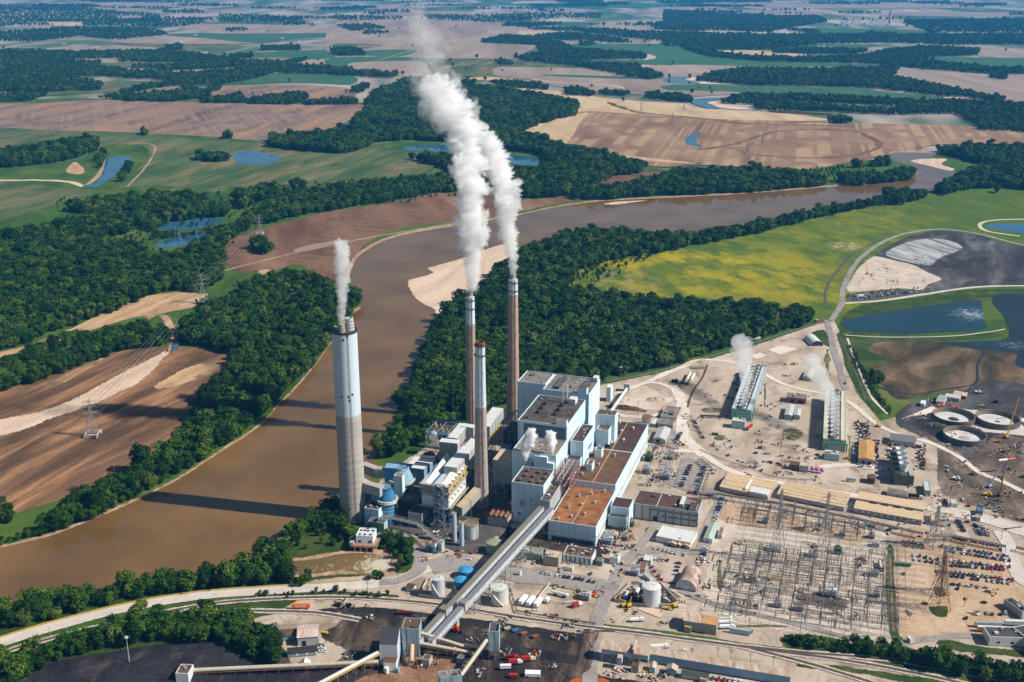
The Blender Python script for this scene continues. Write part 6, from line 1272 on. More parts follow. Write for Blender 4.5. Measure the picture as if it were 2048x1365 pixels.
CT2 = cooling('cooling_tower','right long steaming cooling tower with cream side decks',(1691.7,881.5),(1646.8,874),(1697,784),12,12,4.6,green_s,mat('cream_panel',(.58,.58,.44),.6,.1,.3),roof_dk,R(15.5),fan_m=fc)
f = fr((1829,952),(1790,945),(1836,905),11,R(13)); t = thing('cooling_tower','short dark cooling tower with four tall white flared fan stacks','cooling tower',tuple(f.p(f.w / 2,f.d / 2))); mb = MB(); f.bx(mb,0,0,0,f.w,f.d,10,mat('olive_wall',(.14,.15,.11),.8),roof_dk); f.bx(mb,0,0,10,f.w * .3,f.d,11,steel_d); f.bx(mb,f.w * .75,0,10,f.w,f.d,11,tan_s); f.bx(mb,f.w * .4,-.6,6,f.w * .46,0,11,M['green_pipe']); mb.build('casing',t)
for i in range(4): p = f.p(f.w * .5,f.d * (.22 + .2 * i),10); mb = MB(); mb.lathe(tuple(p),[(3.9,0),(3.7,3),(4.9,8),(4.7,8),(3.5,3),(3.5,.4)],white_s,24); mb.cyl((p.x,p.y,p.z + 1.5),3.5,3.5,.1,rustm,20); mb.build('fan_stack',t)
# = TANKS
tank(876,1190,5.3,15.5,mat('grey_tank_paint',(.50,.54,.58),.5,.08,.2),metal_l,'slim light grey cylindrical tank inside a concrete bund',stair=True)
tank(999.5,1204,7.0,13,mat('cream_tank',(.60,.62,.56),.55,.1,.15),M['cream_tank'],'white fuel tank just right of the coal gallery supports',stair=True,rail_m=metal_l)
tank(1303,1207,7.0,15.5,mat('white_tank',(.60,.64,.68),.5,.08,.15),roof_wh,'large white tank in a dark bund beside yellow machinery',rail_m=None)
tank(932,1152,6.2,6,vessel_b,mat('bright_blue_roof',(.05,.32,.60),.45,.2,.2),'bright blue domed tank partly under the coal gallery',.3); tank(922,1172,5.8,6,vessel_b,M['bright_blue_roof'],'second bright blue domed tank hidden behind the coal gallery',.3)
tank(988.6,1103,6.8,9,mat('sage_tank',(.36,.42,.36),.7,.25,.2),mat('mossy_roof',(.30,.34,.22),.8,.3,.2),'weathered green-topped tank behind the coal gallery')
tank(1294,849,5.8,9.5,rust_wall,rustm,'round tank with a rusty collapsed roof beside the workshops',.1)
for k,(x,y) in enumerate(((993,1085),(1040,1150),(1283,1176),(1270,1186),(1290,1184))): tank(x,y,[1.6,1.4,2.2,1.8,1.8][k],[5,4,6,5,5][k],[M['sage_tank'],white_p,M['white_tank'],M['white_tank'],vessel_l][k],metal_l,['small green upright tank beside the weathered tank','little white upright tank under the coal gallery','upright process tank left behind the large white tank','shorter process tank in front of the concrete trough','pale blue process tank close to the large white tank'][k])
def bund(name,label,px,h,m):
    g = [G(*p) for p in px]; c = sum(g,Vector()) / len(g); t = thing(name,label,'bund wall',tuple(c)); mb = MB()
    for i in range(len(g)): mb.beam(g[i],g[(i + 1) % len(g)],.6,h,m)
    mb.build('wall',t)
bund('bund_wall','low concrete wall round the slim light grey tank',[(838,1192),(855,1160),(905,1168),(918,1195),(895,1200)],1.8,conc_l); bund('bund_wall','concrete wall round the large white tank',[(1228,1202),(1262,1168),(1320,1170),(1356,1208),(1345,1214),(1270,1212)],2.6,concrete)
t = thing('process_unit','cluster of dark pipe vessels in the bund left of the large white tank','process unit',tuple(G(1250,1196))); mb = MB()
for k in range(6): p = G(1236 + 7 * k,1200 - 2.5 * k,0); mb.tube(p + Vector((0,-3,2.2)),p + Vector((3,4,2.2)),1.5,[rustm,steel_d,M['white_tank']][k % 3],10,cap=True)
mb.build('vessels',t)
def htank(px0,px1,r,z,m,label,cat='tank',name='horizontal_tank',group=None,ends=True,wheels=False):
    a,b_ = G(*px0,z),G(*px1,z); t = thing(name,label,cat,(a.x,a.y,0),group); mb = MB(); mb.tube(a,b_,r,m,16,cap=True); d = (b_ - a).normalized(); mb.tube(a,a - d * r * .5,r,m,16,r1=r * .5,cap=True); mb.tube(b_,b_ + d * r * .5,r,m,16,r1=r * .5,cap=True); mb.build('vessel',t,False); mb = MB()
    for q in (.2,.8): c = a.lerp(b_,q); mb.box((c.x,c.y,0),(r * 1.6,r * 1.6,z - r * .7),concrete if not wheels else black,math.atan2(d.y,d.x))
    mb.tube(a + Vector((0,0,r + .15)),b_ + Vector((0,0,r + .15)),.15,metal_g); mb.build('supports',t)
crm = mat('cream_paint',(.66,.62,.48),.5)
htank((1371,764),(1380,746),1.9,2.8,crm,'long cream pressure tank lying on its side, left of the pair',group='cream pressure tanks'); htank((1379,765.5),(1388,748),1.9,2.8,crm,'long cream pressure tank lying on its side, right of the pair',group='cream pressure tanks')
htank((1105,1183),(1135,1190),1.5,2.4,white_p,'white tube trailer parked along the yellow pipe frame','tank trailer','tank_trailer',wheels=True)
# = CLARIFIERS
for k,(px,py,rr) in enumerate(((1907,839.5,22.5),(1995,844.5,23),(1928.6,877.5,22))):
    g = G(px,py); t = thing('clarifier','round concrete basin under construction, %s of three' % ['upper left','upper right','front'][k],'clarifier basin',(g.x,g.y,0),'round concrete basins'); mb = MB()
    cw = mat('formwork',(.24,.19,.16),.9,.35,.4); mb.lathe((g.x,g.y,0),[(rr,0),(rr,6),(rr - .9,6),(rr - .9,.5)],cw,48); mb.build('wall',t); mb = MB(); mb.cyl((g.x,g.y,0),rr - .9,rr - .9,.6,mat('wet_concrete',(.62,.62,.59),.8,.2,.08),48)
    mb.build('floor',t); mb = MB(); mb.cyl((g.x,g.y,.6),rr * .26 if k != 1 else 3,1,.5,[steel_d,rustm,tan_s][k],24)
    for a in range(0,360,6): c_,s_ = math.cos(R(a)),math.sin(R(a)); mb.tube((g.x + (rr + .15) * c_,g.y + (rr + .15) * s_,0),(g.x + (rr + .15) * c_,g.y + (rr + .15) * s_,6.8),.14,steel_d)
    mb.lathe((g.x,g.y,3),[(rr + .1,0),(rr + .3,.2)],steel_d,48); mb.build('props',t)
t = thing('rebar_mat','black steel reinforcement grid laid in the excavated square pad','reinforcement grid',tuple(G(1860,850))); f = Fr(G(1822,850),R(38),44,26); mb = MB(); f.bx(mb,0,0,0,f.w,f.d,.3,M['coal'])
for k in range(18): mb.tube(f.p(2.4 * k + 1,.5,.6),f.p(2.4 * k + 1,f.d - .5,.6),.14,steel_d)
for k in range(10): mb.tube(f.p(1,2.5 * k + 1,.7),f.p(f.w - 1,2.5 * k + 1,.7),.14,steel_d)
rail(mb,[f.p(0,f.d,.2),f.p(f.w * .6,f.d,.2)],white_p); mb.build('grid',t)
# = COAL GALLERIES AND TRANSFER TOWERS
A0,A1 = G(846,1262),G(1088,1010,22)      # centre of the pair,lower end and plant end
p0 = G(858,1278,8); p1 = GH.p(GH.w * .7,0,22)
dd_ = (p1 - p0); dh = Vector((dd_.x,dd_.y,0)).normalized(); sd_ = Vector((dh.y,-dh.x,0))
gal = mat('gallery_side',(.62,.66,.67),.5,0,.9,col2=(.34,.38,.42),streak=(1,1,.3)); gr1 = mat('gallery_roof_tan',(.22,.20,.155),.7,.12,.2); gr2 = mat('gallery_roof_grey',(.21,.22,.24),.6,.12,.2)
for sgn,rm_,lb,x0,zz in ((-1,gr1,'left coal conveyor gallery with olive roof climbing to the boiler houses',-.06,0),(1,gr2,'right coal conveyor gallery with grey roof climbing to the boiler houses',-.03,0)):
    q0 = p0 + sd_ * 4.5 * sgn + dd_ * x0; q1 = p1 + sd_ * 4.5 * sgn; t = thing('conveyor_gallery',lb,'conveyor gallery',(q0.x,q0.y,0),'parallel coal galleries'); mb = MB(); mb.beam(q0,q1,4.2,3.6,gal); mb.build('walls',t)
    mb = MB(); mb.beam(q0 + Vector((0,0,3.6)),q1 + Vector((0,0,3.6)),4.6,.35,rm_); mb.build('roof',t); mb = MB()
    for s2 in (-2.3,2.3): truss_line(mb,q0 + sd_ * s2 - Vector((0,0,1.6)),q1 + sd_ * s2 - Vector((0,0,1.6)),1.6,steel_w,60,.16)
    for s2 in (-2.15,2.15):
        for k in range(70): c = q0.lerp(q1,(k + .5) / 70) + sd_ * s2; mb.tube(c + Vector((0,0,.3)),c + Vector((0,0,3.2)),.13,white_p)
    mb.build('truss',t)
    c = q0.lerp(q1,.24 if sgn > 0 else .20); mb = MB(); mb.beam(c - dh * 3.2,c + dh * 3.2,6.6,6.5,grey_s,rm_); mb.build('drive_house',t)
for k,q in enumerate((.30,.42,.56,.70)):
    c = p0 + dd_ * q; f = Fr(Vector((c.x,c.y,0)) - sd_ * 7.5 - dh * 4.5,math.atan2(dh.x,dh.y),15,9); t = thing('gallery_trestle','lattice trestle under the coal galleries, number %s from the lower end' % ['one','two','three','four'][k],'trestle',tuple(c[:2]) + (0,),'gallery trestles'); mb = MB(); tower_frame(mb,f,0,c.z - 1.5,metal_g,3,1,3,.26); mb.build('frame',t)
t = thing('gallery_pier','twin pier with yellow feet carrying the galleries over the railway','pier',tuple(G(915,1243))); mb = MB(); c = p0 + dd_ * .17; f = Fr(Vector((c.x,c.y,0)) - sd_ * 5 - dh * 2,math.atan2(dh.x,dh.y),10,4); f.bx(mb,0,0,3,3,4,c.z,blue_s); f.bx(mb,7,0,3,10,4,c.z,blue_s); f.bx(mb,0,0,0,3,4,3,yel); f.bx(mb,7,0,0,10,4,3,yel); mb.build('legs',t)
stb = mat('striped_blue_siding',(.50,.66,.70),.6,0,.8,col2=(.07,.10,.12),streak=(1.6,1.6,.05)); lil = mat('lilac_siding',(.56,.61,.70),.55,.08,.2)
f = fr((838,1270),(803,1270),(834,1248),18,R(4)); t = block('transfer_tower','streaked blue-green transfer tower at the lower end of the coal galleries','transfer tower',f,0,22,stb,roof_ol,.9,'coal transfer towers',stuff=2); TT2 = f
f = fr((794,1291),(758,1291),(792,1270),17,R(4)); t = thing('transfer_tower','plain pale blue transfer tower with sloping dark roof','transfer tower',tuple(f.p(f.w / 2,f.d / 2)),'coal transfer towers'); mb = MB(); mb.prism(f.q(0,0,f.w,f.d),0,[17,17,23,23],lil,mat('soot_roof',(.05,.05,.055),.9)); f.bx(mb,f.w * .3,-7,0,f.w,0,7,white_s,roof_ol); mb.build('walls',t); mb = MB(); f.bx(mb,f.w * .3,-.1,4,f.w * .7,.05,5.2,steel_d); mb.tube(f.p(f.w * .5,-9,0),f.p(f.w * .5,-9,4.5),1.6,white_p,14,cap=True); mb.tube(f.p(f.w * 1.1,-7,0),f.p(f.w * 1.1,-7,3),1.5,vessel_l,14,cap=True); mb.build('fittings',t); TT1 = f
f = fr((998,1275),(977.5,1274),(998,1257),19,R(3)); t = block('transfer_tower','narrow open-topped transfer tower above the red trucks','transfer tower',f,7,22,stb,roof_dk,1.6,'coal transfer towers'); mb = MB(); tower_frame(mb,f,0,7,rustm,2,2,2,.3); f.bx(mb,f.w * .5,0,0,f.w,f.d * .5,7,vessel_l); mb.build('base_frame',t); TT3 = f
f = fr((924,1352),(880,1362),(918,1340),14,R(-12)); t = block('transfer_tower','flat-roofed pale transfer building cut by the bottom edge','transfer tower',f,0,14,stb,roof_gr,.8,'coal transfer towers',stuff=2)
def conveyor(name,label,a,b_,w_,h_,m_,rm_,n_=10,rm2=None,yl=False,legs=True):
    a,b_ = Vector(a),Vector(b_); t = thing(name,label,'conveyor',(a.x,a.y,0)); mb = MB(); mb.tube(a + Vector((0,0,h_ * .6)),b_ + Vector((0,0,h_ * .6)),w_ / 2,rm_,12,cap=True); mb.beam(a,b_,w_ * .8,h_ * .4,m_); mb.build('cover',t); mb = MB(); d = (b_ - a); d.z = 0; d.normalize(); s_ = Vector((d.y,-d.x,0)) * (w_ / 2 + .6)
    for sg in (1,-1): mb.tube(a + s_ * sg,b_ + s_ * sg,.2,yel if yl else m_)
    if yl: rail(mb,[a + s_,b_ + s_],yel,1.1,.09)
    for k in range(n_ + 1):
        c = a.lerp(b_,k / n_); mb.tube(c + s_ * 1.02,c - s_ * 1.02,.18,m_); mb.tube(c + Vector((0,0,h_ * .6 + w_ / 2)) ,c + Vector((0,0,h_ * .6 + w_ / 2 + .12)),w_ * .25,m_)
        if legs and c.z > 2.5 and k % 2 == 0: mb.tube((c.x + s_.x,c.y + s_.y,0),c + s_,.25,m_); mb.tube((c.x - s_.x,c.y - s_.y,0),c - s_,.25,m_)
    mb.build('frame',t)
bei = mat('beige_cover',(.55,.50,.40),.6,.15,.4)
conveyor('belt_conveyor','long beige covered conveyor along the bottom left from the coal pile',G(385,1344,3),G(757,1327,4),3,2.2,rustm,bei,26)
conveyor('belt_conveyor','yellow-railed white conveyor rising to the pale blue tower',G(620,1380,2),TT1.p(0,2,9),2.6,2,metal_g,roof_wh,16,yl=True)
conveyor('belt_conveyor','upper of two beige conveyors running right from the streaked tower',TT2.p(TT2.w,TT2.d * .7,12),G(940,1300,3),2.6,2,rustm,bei,12); conveyor('belt_conveyor','lower of two beige conveyors running right from the streaked tower',TT2.p(TT2.w,TT2.d * .2,8),G(950,1310,2),2.6,2,rustm,bei,12)
conveyor('belt_conveyor','steep tan conveyor climbing to the narrow transfer tower',G(922,1354,5),TT3.p(-1,2,15),3,2.2,steel_d,bei,14); conveyor('belt_conveyor','short covered chute falling from the streaked tower to the bottom edge',TT2.p(TT2.w * .6,-1,9),TT2.p(TT2.w * .7,-13,3),3,1.6,rustm,roof_ta,4)
conveyor('belt_conveyor','white tube conveyor at the far corner of the boiler houses',F4.p(F4.w + 2,F4.d - 4,12),G(1253,780,6),3,2,metal_g,white_p,10)
f = fr((1221.5,776),(1213,775),(1223,769),17); block('transfer_tower','small light blue tower carrying the white tube conveyor','transfer tower',f,0,17,cyan,cyan,.2); f = fr((1259,770),(1248,769),(1260,765),9); block('hopper_house','blue and tan hopper house at the end of the white tube conveyor','hopper house',f,0,9,cyan_d,roof_ta,.2)
pbox('cabin','small grey block beside the streaked transfer tower',(858,1322),(840,1323),(857,1310),5,0,grey_s,roof_ol); pbox('cabin','rusty blue cabin under the beige conveyors',(926,1319),(913,1318),(927,1311),4,0,blue_s,rustm)
# = LATTICE TOWERS
def lattice(mb,x,y,h,b,top,m,rot=0.,arms=3,aw=9,n_=7,r=.22,splay=.62):
    cr_,sr = math.cos(rot),math.sin(rot)
    def hw(z): q = z / h; return (b / 2) * (1 - q / splay) + (top / 2) * (q / splay) if q < splay else top / 2 * (1 - .45 * (q - splay) / (1 - splay))
    def c(i,z): w_ = hw(z); u,v = ((-w_,-w_),(w_,-w_),(w_,w_),(-w_,w_))[i]; return Vector((x + u * cr_ - v * sr,y + u * sr + v * cr_,z))
    zs = [h * (1 - (1 - i / n_) ** 1.25) for i in range(n_ + 1)]
    for k in range(n_):
        for i in range(4):
            j = (i + 1) % 4; mb.tube(c(i,zs[k]),c(i,zs[k + 1]),r,m); mb.tube(c(i,zs[k + 1]),c(j,zs[k + 1]),r * .6,m); mb.tube(c(i,zs[k]),c(j,zs[k + 1]),r * .55,m); mb.tube(c(j,zs[k]),c(i,zs[k + 1]),r * .55,m)
    tips = []
    for a in range(arms):
        z = h * (splay + .02 + (.92 - splay) * a / max(1,arms - 1)) if arms > 1 else h * .9; L_ = aw * (1 - .12 * a)
        for sg in (-1,1):
            e = Vector((x + cr_ * L_ * sg,y + sr * L_ * sg,z + .6))
            for i in (0,1,2,3): mb.tube(c(i,z),e,r * .5,m)
            mb.tube(c(0,z + 2),e,r * .5,m); mb.tube(e,e - Vector((0,0,2.4)),.16,glassd,5); tips.append(e - Vector((0,0,2.4)))
    return tips
galv = mat('pylon_steel',(.30,.31,.31),.6,.2,.4); PY = []
def pylon(px,py,top,b,label,foot=False,rot=R(18),arms=3,aw=8,r=.22,m=None,group='lattice power pylons'):
    g = G(px,py); h = zh(px,py,top); t = thing('power_pylon',label,'pylon',(g.x,g.y,0),group); mb = MB(); tips = lattice(mb,g.x,g.y,h,b,b * .22,m or galv,rot,arms,aw,r=r); mb.build('lattice_tower',t)
    if foot:
        mb = MB(); q = b / 2
        for u,v in ((-q,-q),(q,-q),(q,q),(-q,q)): mb.box((g.x + u,g.y + v,0),(1.4,1.4,3.5),conc_l)
        for (u,v,u2,v2) in ((-q,-q,q,-q),(q,-q,q,q),(q,q,-q,q),(-q,q,-q,-q)): mb.beam((g.x + u,g.y + v,3),(g.x + u2,g.y + v2,3),1.2,1.2,conc_l)
        mb.build('footing',t)
    PY.append(tips); return tips
pylon(186,872,800,13,'grey lattice pylon on a raised concrete footing in the silty flood plain',True,rot=R(25)); pylon(407,606,548,11,'lattice pylon with concrete footing beside the green clearing',True,rot=R(25)); pylon(520,470,430,11,'lattice pylon in the brown field near the lone clump of trees',True,rot=R(25))
pylon(1644,1135,985,12,'very tall lattice tower rising from the switchyard, right of two',r=.2,m=galv,aw=7); pylon(1553,1118,980,11,'very tall lattice tower rising from the switchyard, left of two',r=.2,m=galv,aw=7)
pylon(1868,1092,1012,12,'lattice pylon at the top of the tan parking lot',r=.3); pylon(1880,1186,1091,11,'lattice pylon in the middle of the tan parking lot, behind the other',r=.3); pylon(1877,1218,1110,13,'tall rusty lattice pylon in the grass patch of the parking lot',r=.26,m=rustm,arms=3,aw=9)
for k,(x,y,tp) in enumerate(((1282,228,205),(1344,250,226),(1525,290,272),(1495,306,285),(1400,300,284),(1368,222,205),(1288,350,335),(1205,365,345))): pylon(x,y,tp,8,'small distant H-frame pylon in the striped field, %s' % ['far left','centre left','near the right rows','lower right','beside the puddle','far centre','by the river wood','by the river path'][k],rot=R(10),r=.3,aw=9,arms=1,group='distant field pylons')
def wires(a,b_,label,sag=9):
    t = thing('power_line',label,'power line',(a[0].x,a[0].y,0),'overhead power lines'); mb = MB()
    for p,q in zip(a,b_):
        pr = None
        for k in range(13):
            u = k / 12; c = p.lerp(q,u) - Vector((0,0,sag * 4 * u * (1 - u)))
            if pr: mb.tube(pr,c,.09,metal_g,3)
            pr = c
    mb.build('wires',t)
wires(PY[0],PY[1],'thin power wires between the flood plain pylon and the clearing pylon'); wires(PY[1],PY[2],'thin power wires over the wood towards the brown field pylon'); wires(PY[3],PY[6],'wires from the right switchyard tower to the parking lot pylon'); wires(PY[4],PY[3],'wires between the two very tall switchyard towers',5); wires(PY[3],PY[5],'wires from the right switchyard tower to the upper lot pylon',8); wires(PY[5],PY[6],'wires between the two upper parking lot pylons',4)
# = SWITCHYARD
gm = mat('gantry_steel',(.19,.19,.19),.6,.2,.5)
def gantry(w_=12,h=10,K=1.0):
    t = thing('switchyard_gantry','dark steel switchyard gantry','gantry'); mb = MB()
    for x in (0,w_): mb.tube((x - .35,0,0),(x,0,h),.17 * K,gm); mb.tube((x + .35,0,0),(x,0,h),.17 * K,gm); [mb.tube((x - .3 + .0,0,z),(x + .3,0,z + 1.2),.08 * K,gm) for z in range(1,int(h) - 1,2)]
    mb.build('columns',t); mb = MB()
    mb.tube((0,-.3,h),(w_,-.3,h),.15,gm); mb.tube((0,.3,h),(w_,.3,h),.15,gm)
    for k in range(8): mb.tube((w_ * k / 8,-.3,h),(w_ * (k + 1) / 8,.3,h),.08,gm)
    mb.tube((0,0,h * .62),(w_,0,h * .62),.15,gm); mb.build('beam',t); mb = MB()
    for k in range(3): mb.tube((w_ * (.2 + .3 * k),0,h),(w_ * (.2 + .3 * k),0,h - 2.6),.16,mat('porcelain',(.16,.10,.08),.3),5); mb.tube((w_ * (.2 + .3 * k),0,h * .62),(w_ * (.2 + .3 * k),0,h * .62 + 1.8),.17,M['porcelain'],5)
    mb.build('insulators',t); return t
def swpost():
    t = thing('disconnect_switch','small disconnect switch on posts','disconnect switch'); mb = MB()
    for x in (-2,0,2): mb.tube((x,0,0),(x,0,3.2),.16,gm)
    mb.tube((-2.4,0,3.2),(2.4,0,3.2),.16,gm); mb.build('stand',t); mb = MB()
    for x in (-2,0,2): mb.tube((x,-.8,3.2),(x,-.8,5),.17,M['porcelain'],5); mb.tube((x,.8,3.2),(x,.8,5),.17,M['porcelain'],5); mb.tube((x,-1.1,5),(x,1.1,5.1),.09,metal_l)
    mb.build('insulators',t); return t
gp_,sp_ = gantry(),swpost(); CT_ = [(1296,905),(1310,900),(1325,905),(1300,935),(1318,940),(1338,930),(1292,960),(1312,965),(1338,972),(1205,1082),(1222,1072),(1240,1066),(1232,1090),(1215,1095),(1272,1132),(1262,1150)]
for k_,(x_,y_) in enumerate(CT_): o_ = copy_tree(gp_); o_.location = G(x_,y_); o_.rotation_euler = (0,0,-AL + (R(90) if k_ % 3 == 0 else 0)); o_.scale = (.6,.8,[.6,.9,1.1][k_ % 3]); o_['group'] = 'small steel portals beside the turbine hall'; o_['label'] = 'small steel portal in the transformer court beside the turbine hall, ' + ('%s of sixteen' % (['first','second','third','fourth','fifth','sixth','seventh','eighth','ninth','tenth','eleventh','twelfth','thirteenth','fourteenth','fifteenth','sixteenth'][k_]))
YO = G(1426,1240); SU = Vector((math.sin(AL),math.cos(AL),0)); SV = Vector((math.cos(AL),-math.sin(AL),0)); used = False; us2 = False
rs = random.Random(9); ng_ = 0; ROWN = ['first','second','third','fourth','fifth','sixth','seventh','eighth','ninth','tenth','eleventh','twelfth','thirteenth','fourteenth','fifteenth','sixteenth','seventeenth','eighteenth','nineteenth','twentieth']
ypoly = [(1422,1228),(1428,1105),(1500,1098),(1640,1112),(1745,1120),(1765,1210),(1768,1262),(1640,1258),(1500,1236)]; ypoly2 = [(1440,1010),(1500,1012),(1640,1040),(1725,1058),(1718,1088),(1600,1070),(1500,1055),(1442,1045)]
for row in range(34):
    c_ = 0
    for colm in range(16):
        p = YO + SU * (row * 8.2 - 6) + SV * (colm * 11.2); sx,sy,_ = PX(p.x,p.y)
        if not (inpoly(sx,sy,ypoly) or inpoly(sx,sy,ypoly2)): continue
        if rs.random() < .86 and ng_ < 290:
            o = gp_ if not used else copy_tree(gp_); used = True; o.location = p; o.rotation_euler = (0,0,-AL + (R(90) if rs.random() < .32 else 0)); k = rs.choice([.62,.8,1,1,1.25]); o.scale = (1,1,k); o['group'] = 'switchyard gantries'; ng_ += 1; c_ += 1
            o['label'] = 'dark steel gantry, %s from the left in %s switchyard row' % (ROWN[c_ - 1],ROWN[row % 20]) + (', far half' if row > 19 else '')
        for _ in range(2):
            if rs.random() < .34:
                o = sp_ if not us2 else copy_tree(sp_); us2 = True; q = p + SV * rs.uniform(1,11) + SU * rs.uniform(2,9); o.location = q; o.rotation_euler = (0,0,-AL + (R(90) if rs.random() < .4 else 0)); o['group'] = 'switchyard disconnect switches'; o['label'] = 'low disconnect switch beside the %s gantry from the left, %s switchyard row' % (ROWN[c_],ROWN[row % 20]) + (', far half' if row > 19 else '')
for k in range(17):
    p = YO + SU * (k * 10 + 6) + SV * 6; L_ = 150 if k > 3 else 135; t = thing('busbar','long horizontal busbar running across the switchyard, ' + ROWN[k] + ' line','busbar',tuple(p),'switchyard busbars'); mb = MB()
    for o_ in (0,1.6,3.2): mb.tube(p + SU * o_ + Vector((0,0,5.5)),p + SU * o_ + SV * L_ + Vector((0,0,5.5)),.11,metal_g,5)
    mb.build('conductors',t); mb = MB()
    for q in range(int(L_ / 9)): c = p + SV * (q * 9); mb.tube(c,c + Vector((0,0,5.5)),.15,gm); mb.tube(c + Vector((0,0,5.4)),c + SU * 3.2 + Vector((0,0,5.4)),.12,gm)
    mb.build('supports',t)
def transformer(px,py,label,s_=1.,m_=None,rot=None,group='transformers'):
    g = G(px,py); t = thing('transformer',label,'transformer',tuple(g),group); m_ = m_ or metal_g; rot = -AL if rot is None else rot; mb = MB(); mb.box(tuple(g),(4.5 * s_,2.6 * s_,3.2 * s_),m_,rot); mb.build('tank',t); mb = MB(); cr_,sr = math.cos(rot),math.sin(rot)
    for k in range(7):
        for v in (-1.9,1.9): u = (-2 + k * .66) * s_; mb.box((g.x + u * cr_ - v * s_ * sr,g.y + u * sr + v * s_ * cr_,.3),(.2,1.0 * s_,2.6 * s_),m_,rot)
    mb.build('radiators',t); mb = MB()
    for k in (-1.3,0,1.3): a = Vector((g.x + k * s_ * cr_,g.y + k * s_ * sr,3.2 * s_)); mb.tube(a,a + Vector((.5,0,2.2 * s_)),.2,M['porcelain'],6)
    mb.tube((g.x - 2 * cr_,g.y - 2 * sr,4.2 * s_),(g.x + 1.5 * cr_,g.y + 1.5 * sr,4.2 * s_),.5 * s_,m_,8,cap=True); mb.build('bushings',t)
for k,(x,y,s_,m_,lb) in enumerate([(1505,1162,1.6,None,'grey transformer beneath the small mast, left side of the switchyard'),(1662,1190,1.9,white_s,'white transformer bank at the right front of the switchyard'),(1675,1105,1.5,mat('green_equipment',(.05,.12,.06),.6),'green transformer with rusty top on the open gravel lane'),(1530,1045,1.2,None,'slim grey transformer near the warehouses'),(1602,1058,1.2,white_s,'white circuit breaker set in the upper switchyard'),(1684,1072,1.2,None,'grey transformer at the upper right of the switchyard'),
    (1556,1212,1.3,None,'grey breaker at the front of the switchyard, left'),(1598,1220,1.3,None,'grey breaker at the front of the switchyard, right'),(1298,920,1.9,M['green_equipment'],'green-topped transformer behind the turbine hall, upper one'),(1293,945,1.8,None,'grey main transformer behind the turbine hall, middle one'),(1332,957,1.8,None,'grey-green transformer in the fenced gravel court'),(1340,918,1.3,None,'small transformer with steel portal in the fenced court'),
    (1216,1086,1.9,M['silo_paint'],'blue-grey transformer at the corner of the turbine hall'),(1228,1075,1.5,crm,'cream transformer near the turbine hall corner'),(1250,1078,1.3,None,'transformer group beside the pale concrete court'),(1262,1050,1.5,mat('moss_equipment',(.22,.22,.12),.8),'mossy equipment skid behind the teal box'),(1270,1148,1.5,M['silo_paint'],'process skid by the dark stained road'),(1200,1128,1.3,None,'pump skid right of the flat dirty roof'),
    (1172,1196,1.7,metal_l,'grey generator skid inside the yellow pipe frame'),(1743,1075,1.2,None,'breaker on the right edge of the switchyard, upper'),(1752,1092,1.2,white_s,'blue-white breaker on the right edge of the switchyard'),(1750,1150,1.2,None,'breaker on the right edge of the switchyard, middle'),(1752,1192,1.2,None,'breaker on the right edge of the switchyard, lower'),(1395,1165,1.3,None,'equipment skid behind the rusty quonset hut')]): transformer(x,y,lb,s_,m_)
wh('relay_house','long flat grey relay house on the open lane of the switchyard',[(1562,1100),(1535,1096),(1563,1091)],3,0,grey_s,metal_g,flat=True); wh('relay_house','small flat relay house left of the green transformer',[(1636,1110),(1616,1106),(1637,1103)],3,0,grey_s,metal_g,flat=True); wh('container','white-roofed red container at the right edge of the switchyard',[(1768,1138),(1760,1138),(1768,1120)],3,0,rustm,roof_wh,R(12),flat=True)
# pipe runs along the warehouses
def piperack(name,label,px,z,n_,w_=5,m_=None):
    g = [G(*p,z) for p in px]; t = thing(name,label,'pipe rack',(g[0].x,g[0].y,0)); mb = MB(); m2 = MB()
    for i in range(len(g) - 1):
        a,b_ = g[i],g[i + 1]; d = (b_ - a).normalized(); s_ = Vector((d.y,-d.x,0)); L_ = (b_ - a).length
        for k in range(n_): o_ = s_ * (k - (n_ - 1) / 2) * w_ / n_; mb.tube(a + o_ + Vector((0,0,.4)),b_ + o_ + Vector((0,0,.4)),.28,[rustm,steel_d,metal_l,steel_d][k % 4],6)
        for k in range(max(1,int(L_ / 7)) + 1):
            c = a.lerp(b_,k / max(1,int(L_ / 7)))
            for sg in (-1,1): e = c + s_ * sg * w_ / 2; m2.tube((e.x,e.y,0),e + Vector((0,0,.3)),.18,steel_d)
            m2.tube(c + s_ * w_ / 2,c - s_ * w_ / 2,.18,steel_d)
    mb.build('pipes',t); m2.build('supports',t)
piperack('pipe_rack','long pipe rack running between the warehouses and the switchyard',[(1400,988),(1432,988),(1560,1008),(1700,1036),(1765,1050),(1845,1068)],4.5,6); piperack('pipe_rack','right end of the pipe rack above the tan lot',[(1862,1072),(1905,1073),(2012,1094)],4,6); piperack('pipe_rack','pipe rack stub at the right edge beyond the pale road',[(2032,1096),(2060,1102),(2120,1112)],3,5); piperack('pipe_rack','dark pipe rack along the right side of the small parking lot',[(1400,918),(1418,935),(1400,985)],3.5,4)
piperack('pipe_rack','white insulated pipe from the white fuel tank down to the railway',[(1017,1168),(1033,1222),(1060,1228),(1190,1248)],1.2,2,2); piperack('pipe_rack','rusty pipes along the side of the turbine hall',[(1252,962),(1275,915),(1290,888)],4,3,3); piperack('pipe_rack','rails and pipes sloping from the small lot past the white tank',[(1310,1166),(1356,1196)],1.5,5,5)
t = thing('pipe_loop','yellow pipe loop round the tube trailer','pipe frame',tuple(G(1120,1180))); mb = MB(); lp = [(1168,1179),(1100,1166),(1078,1192),(1083,1198),(1130,1204),(1152,1202)]
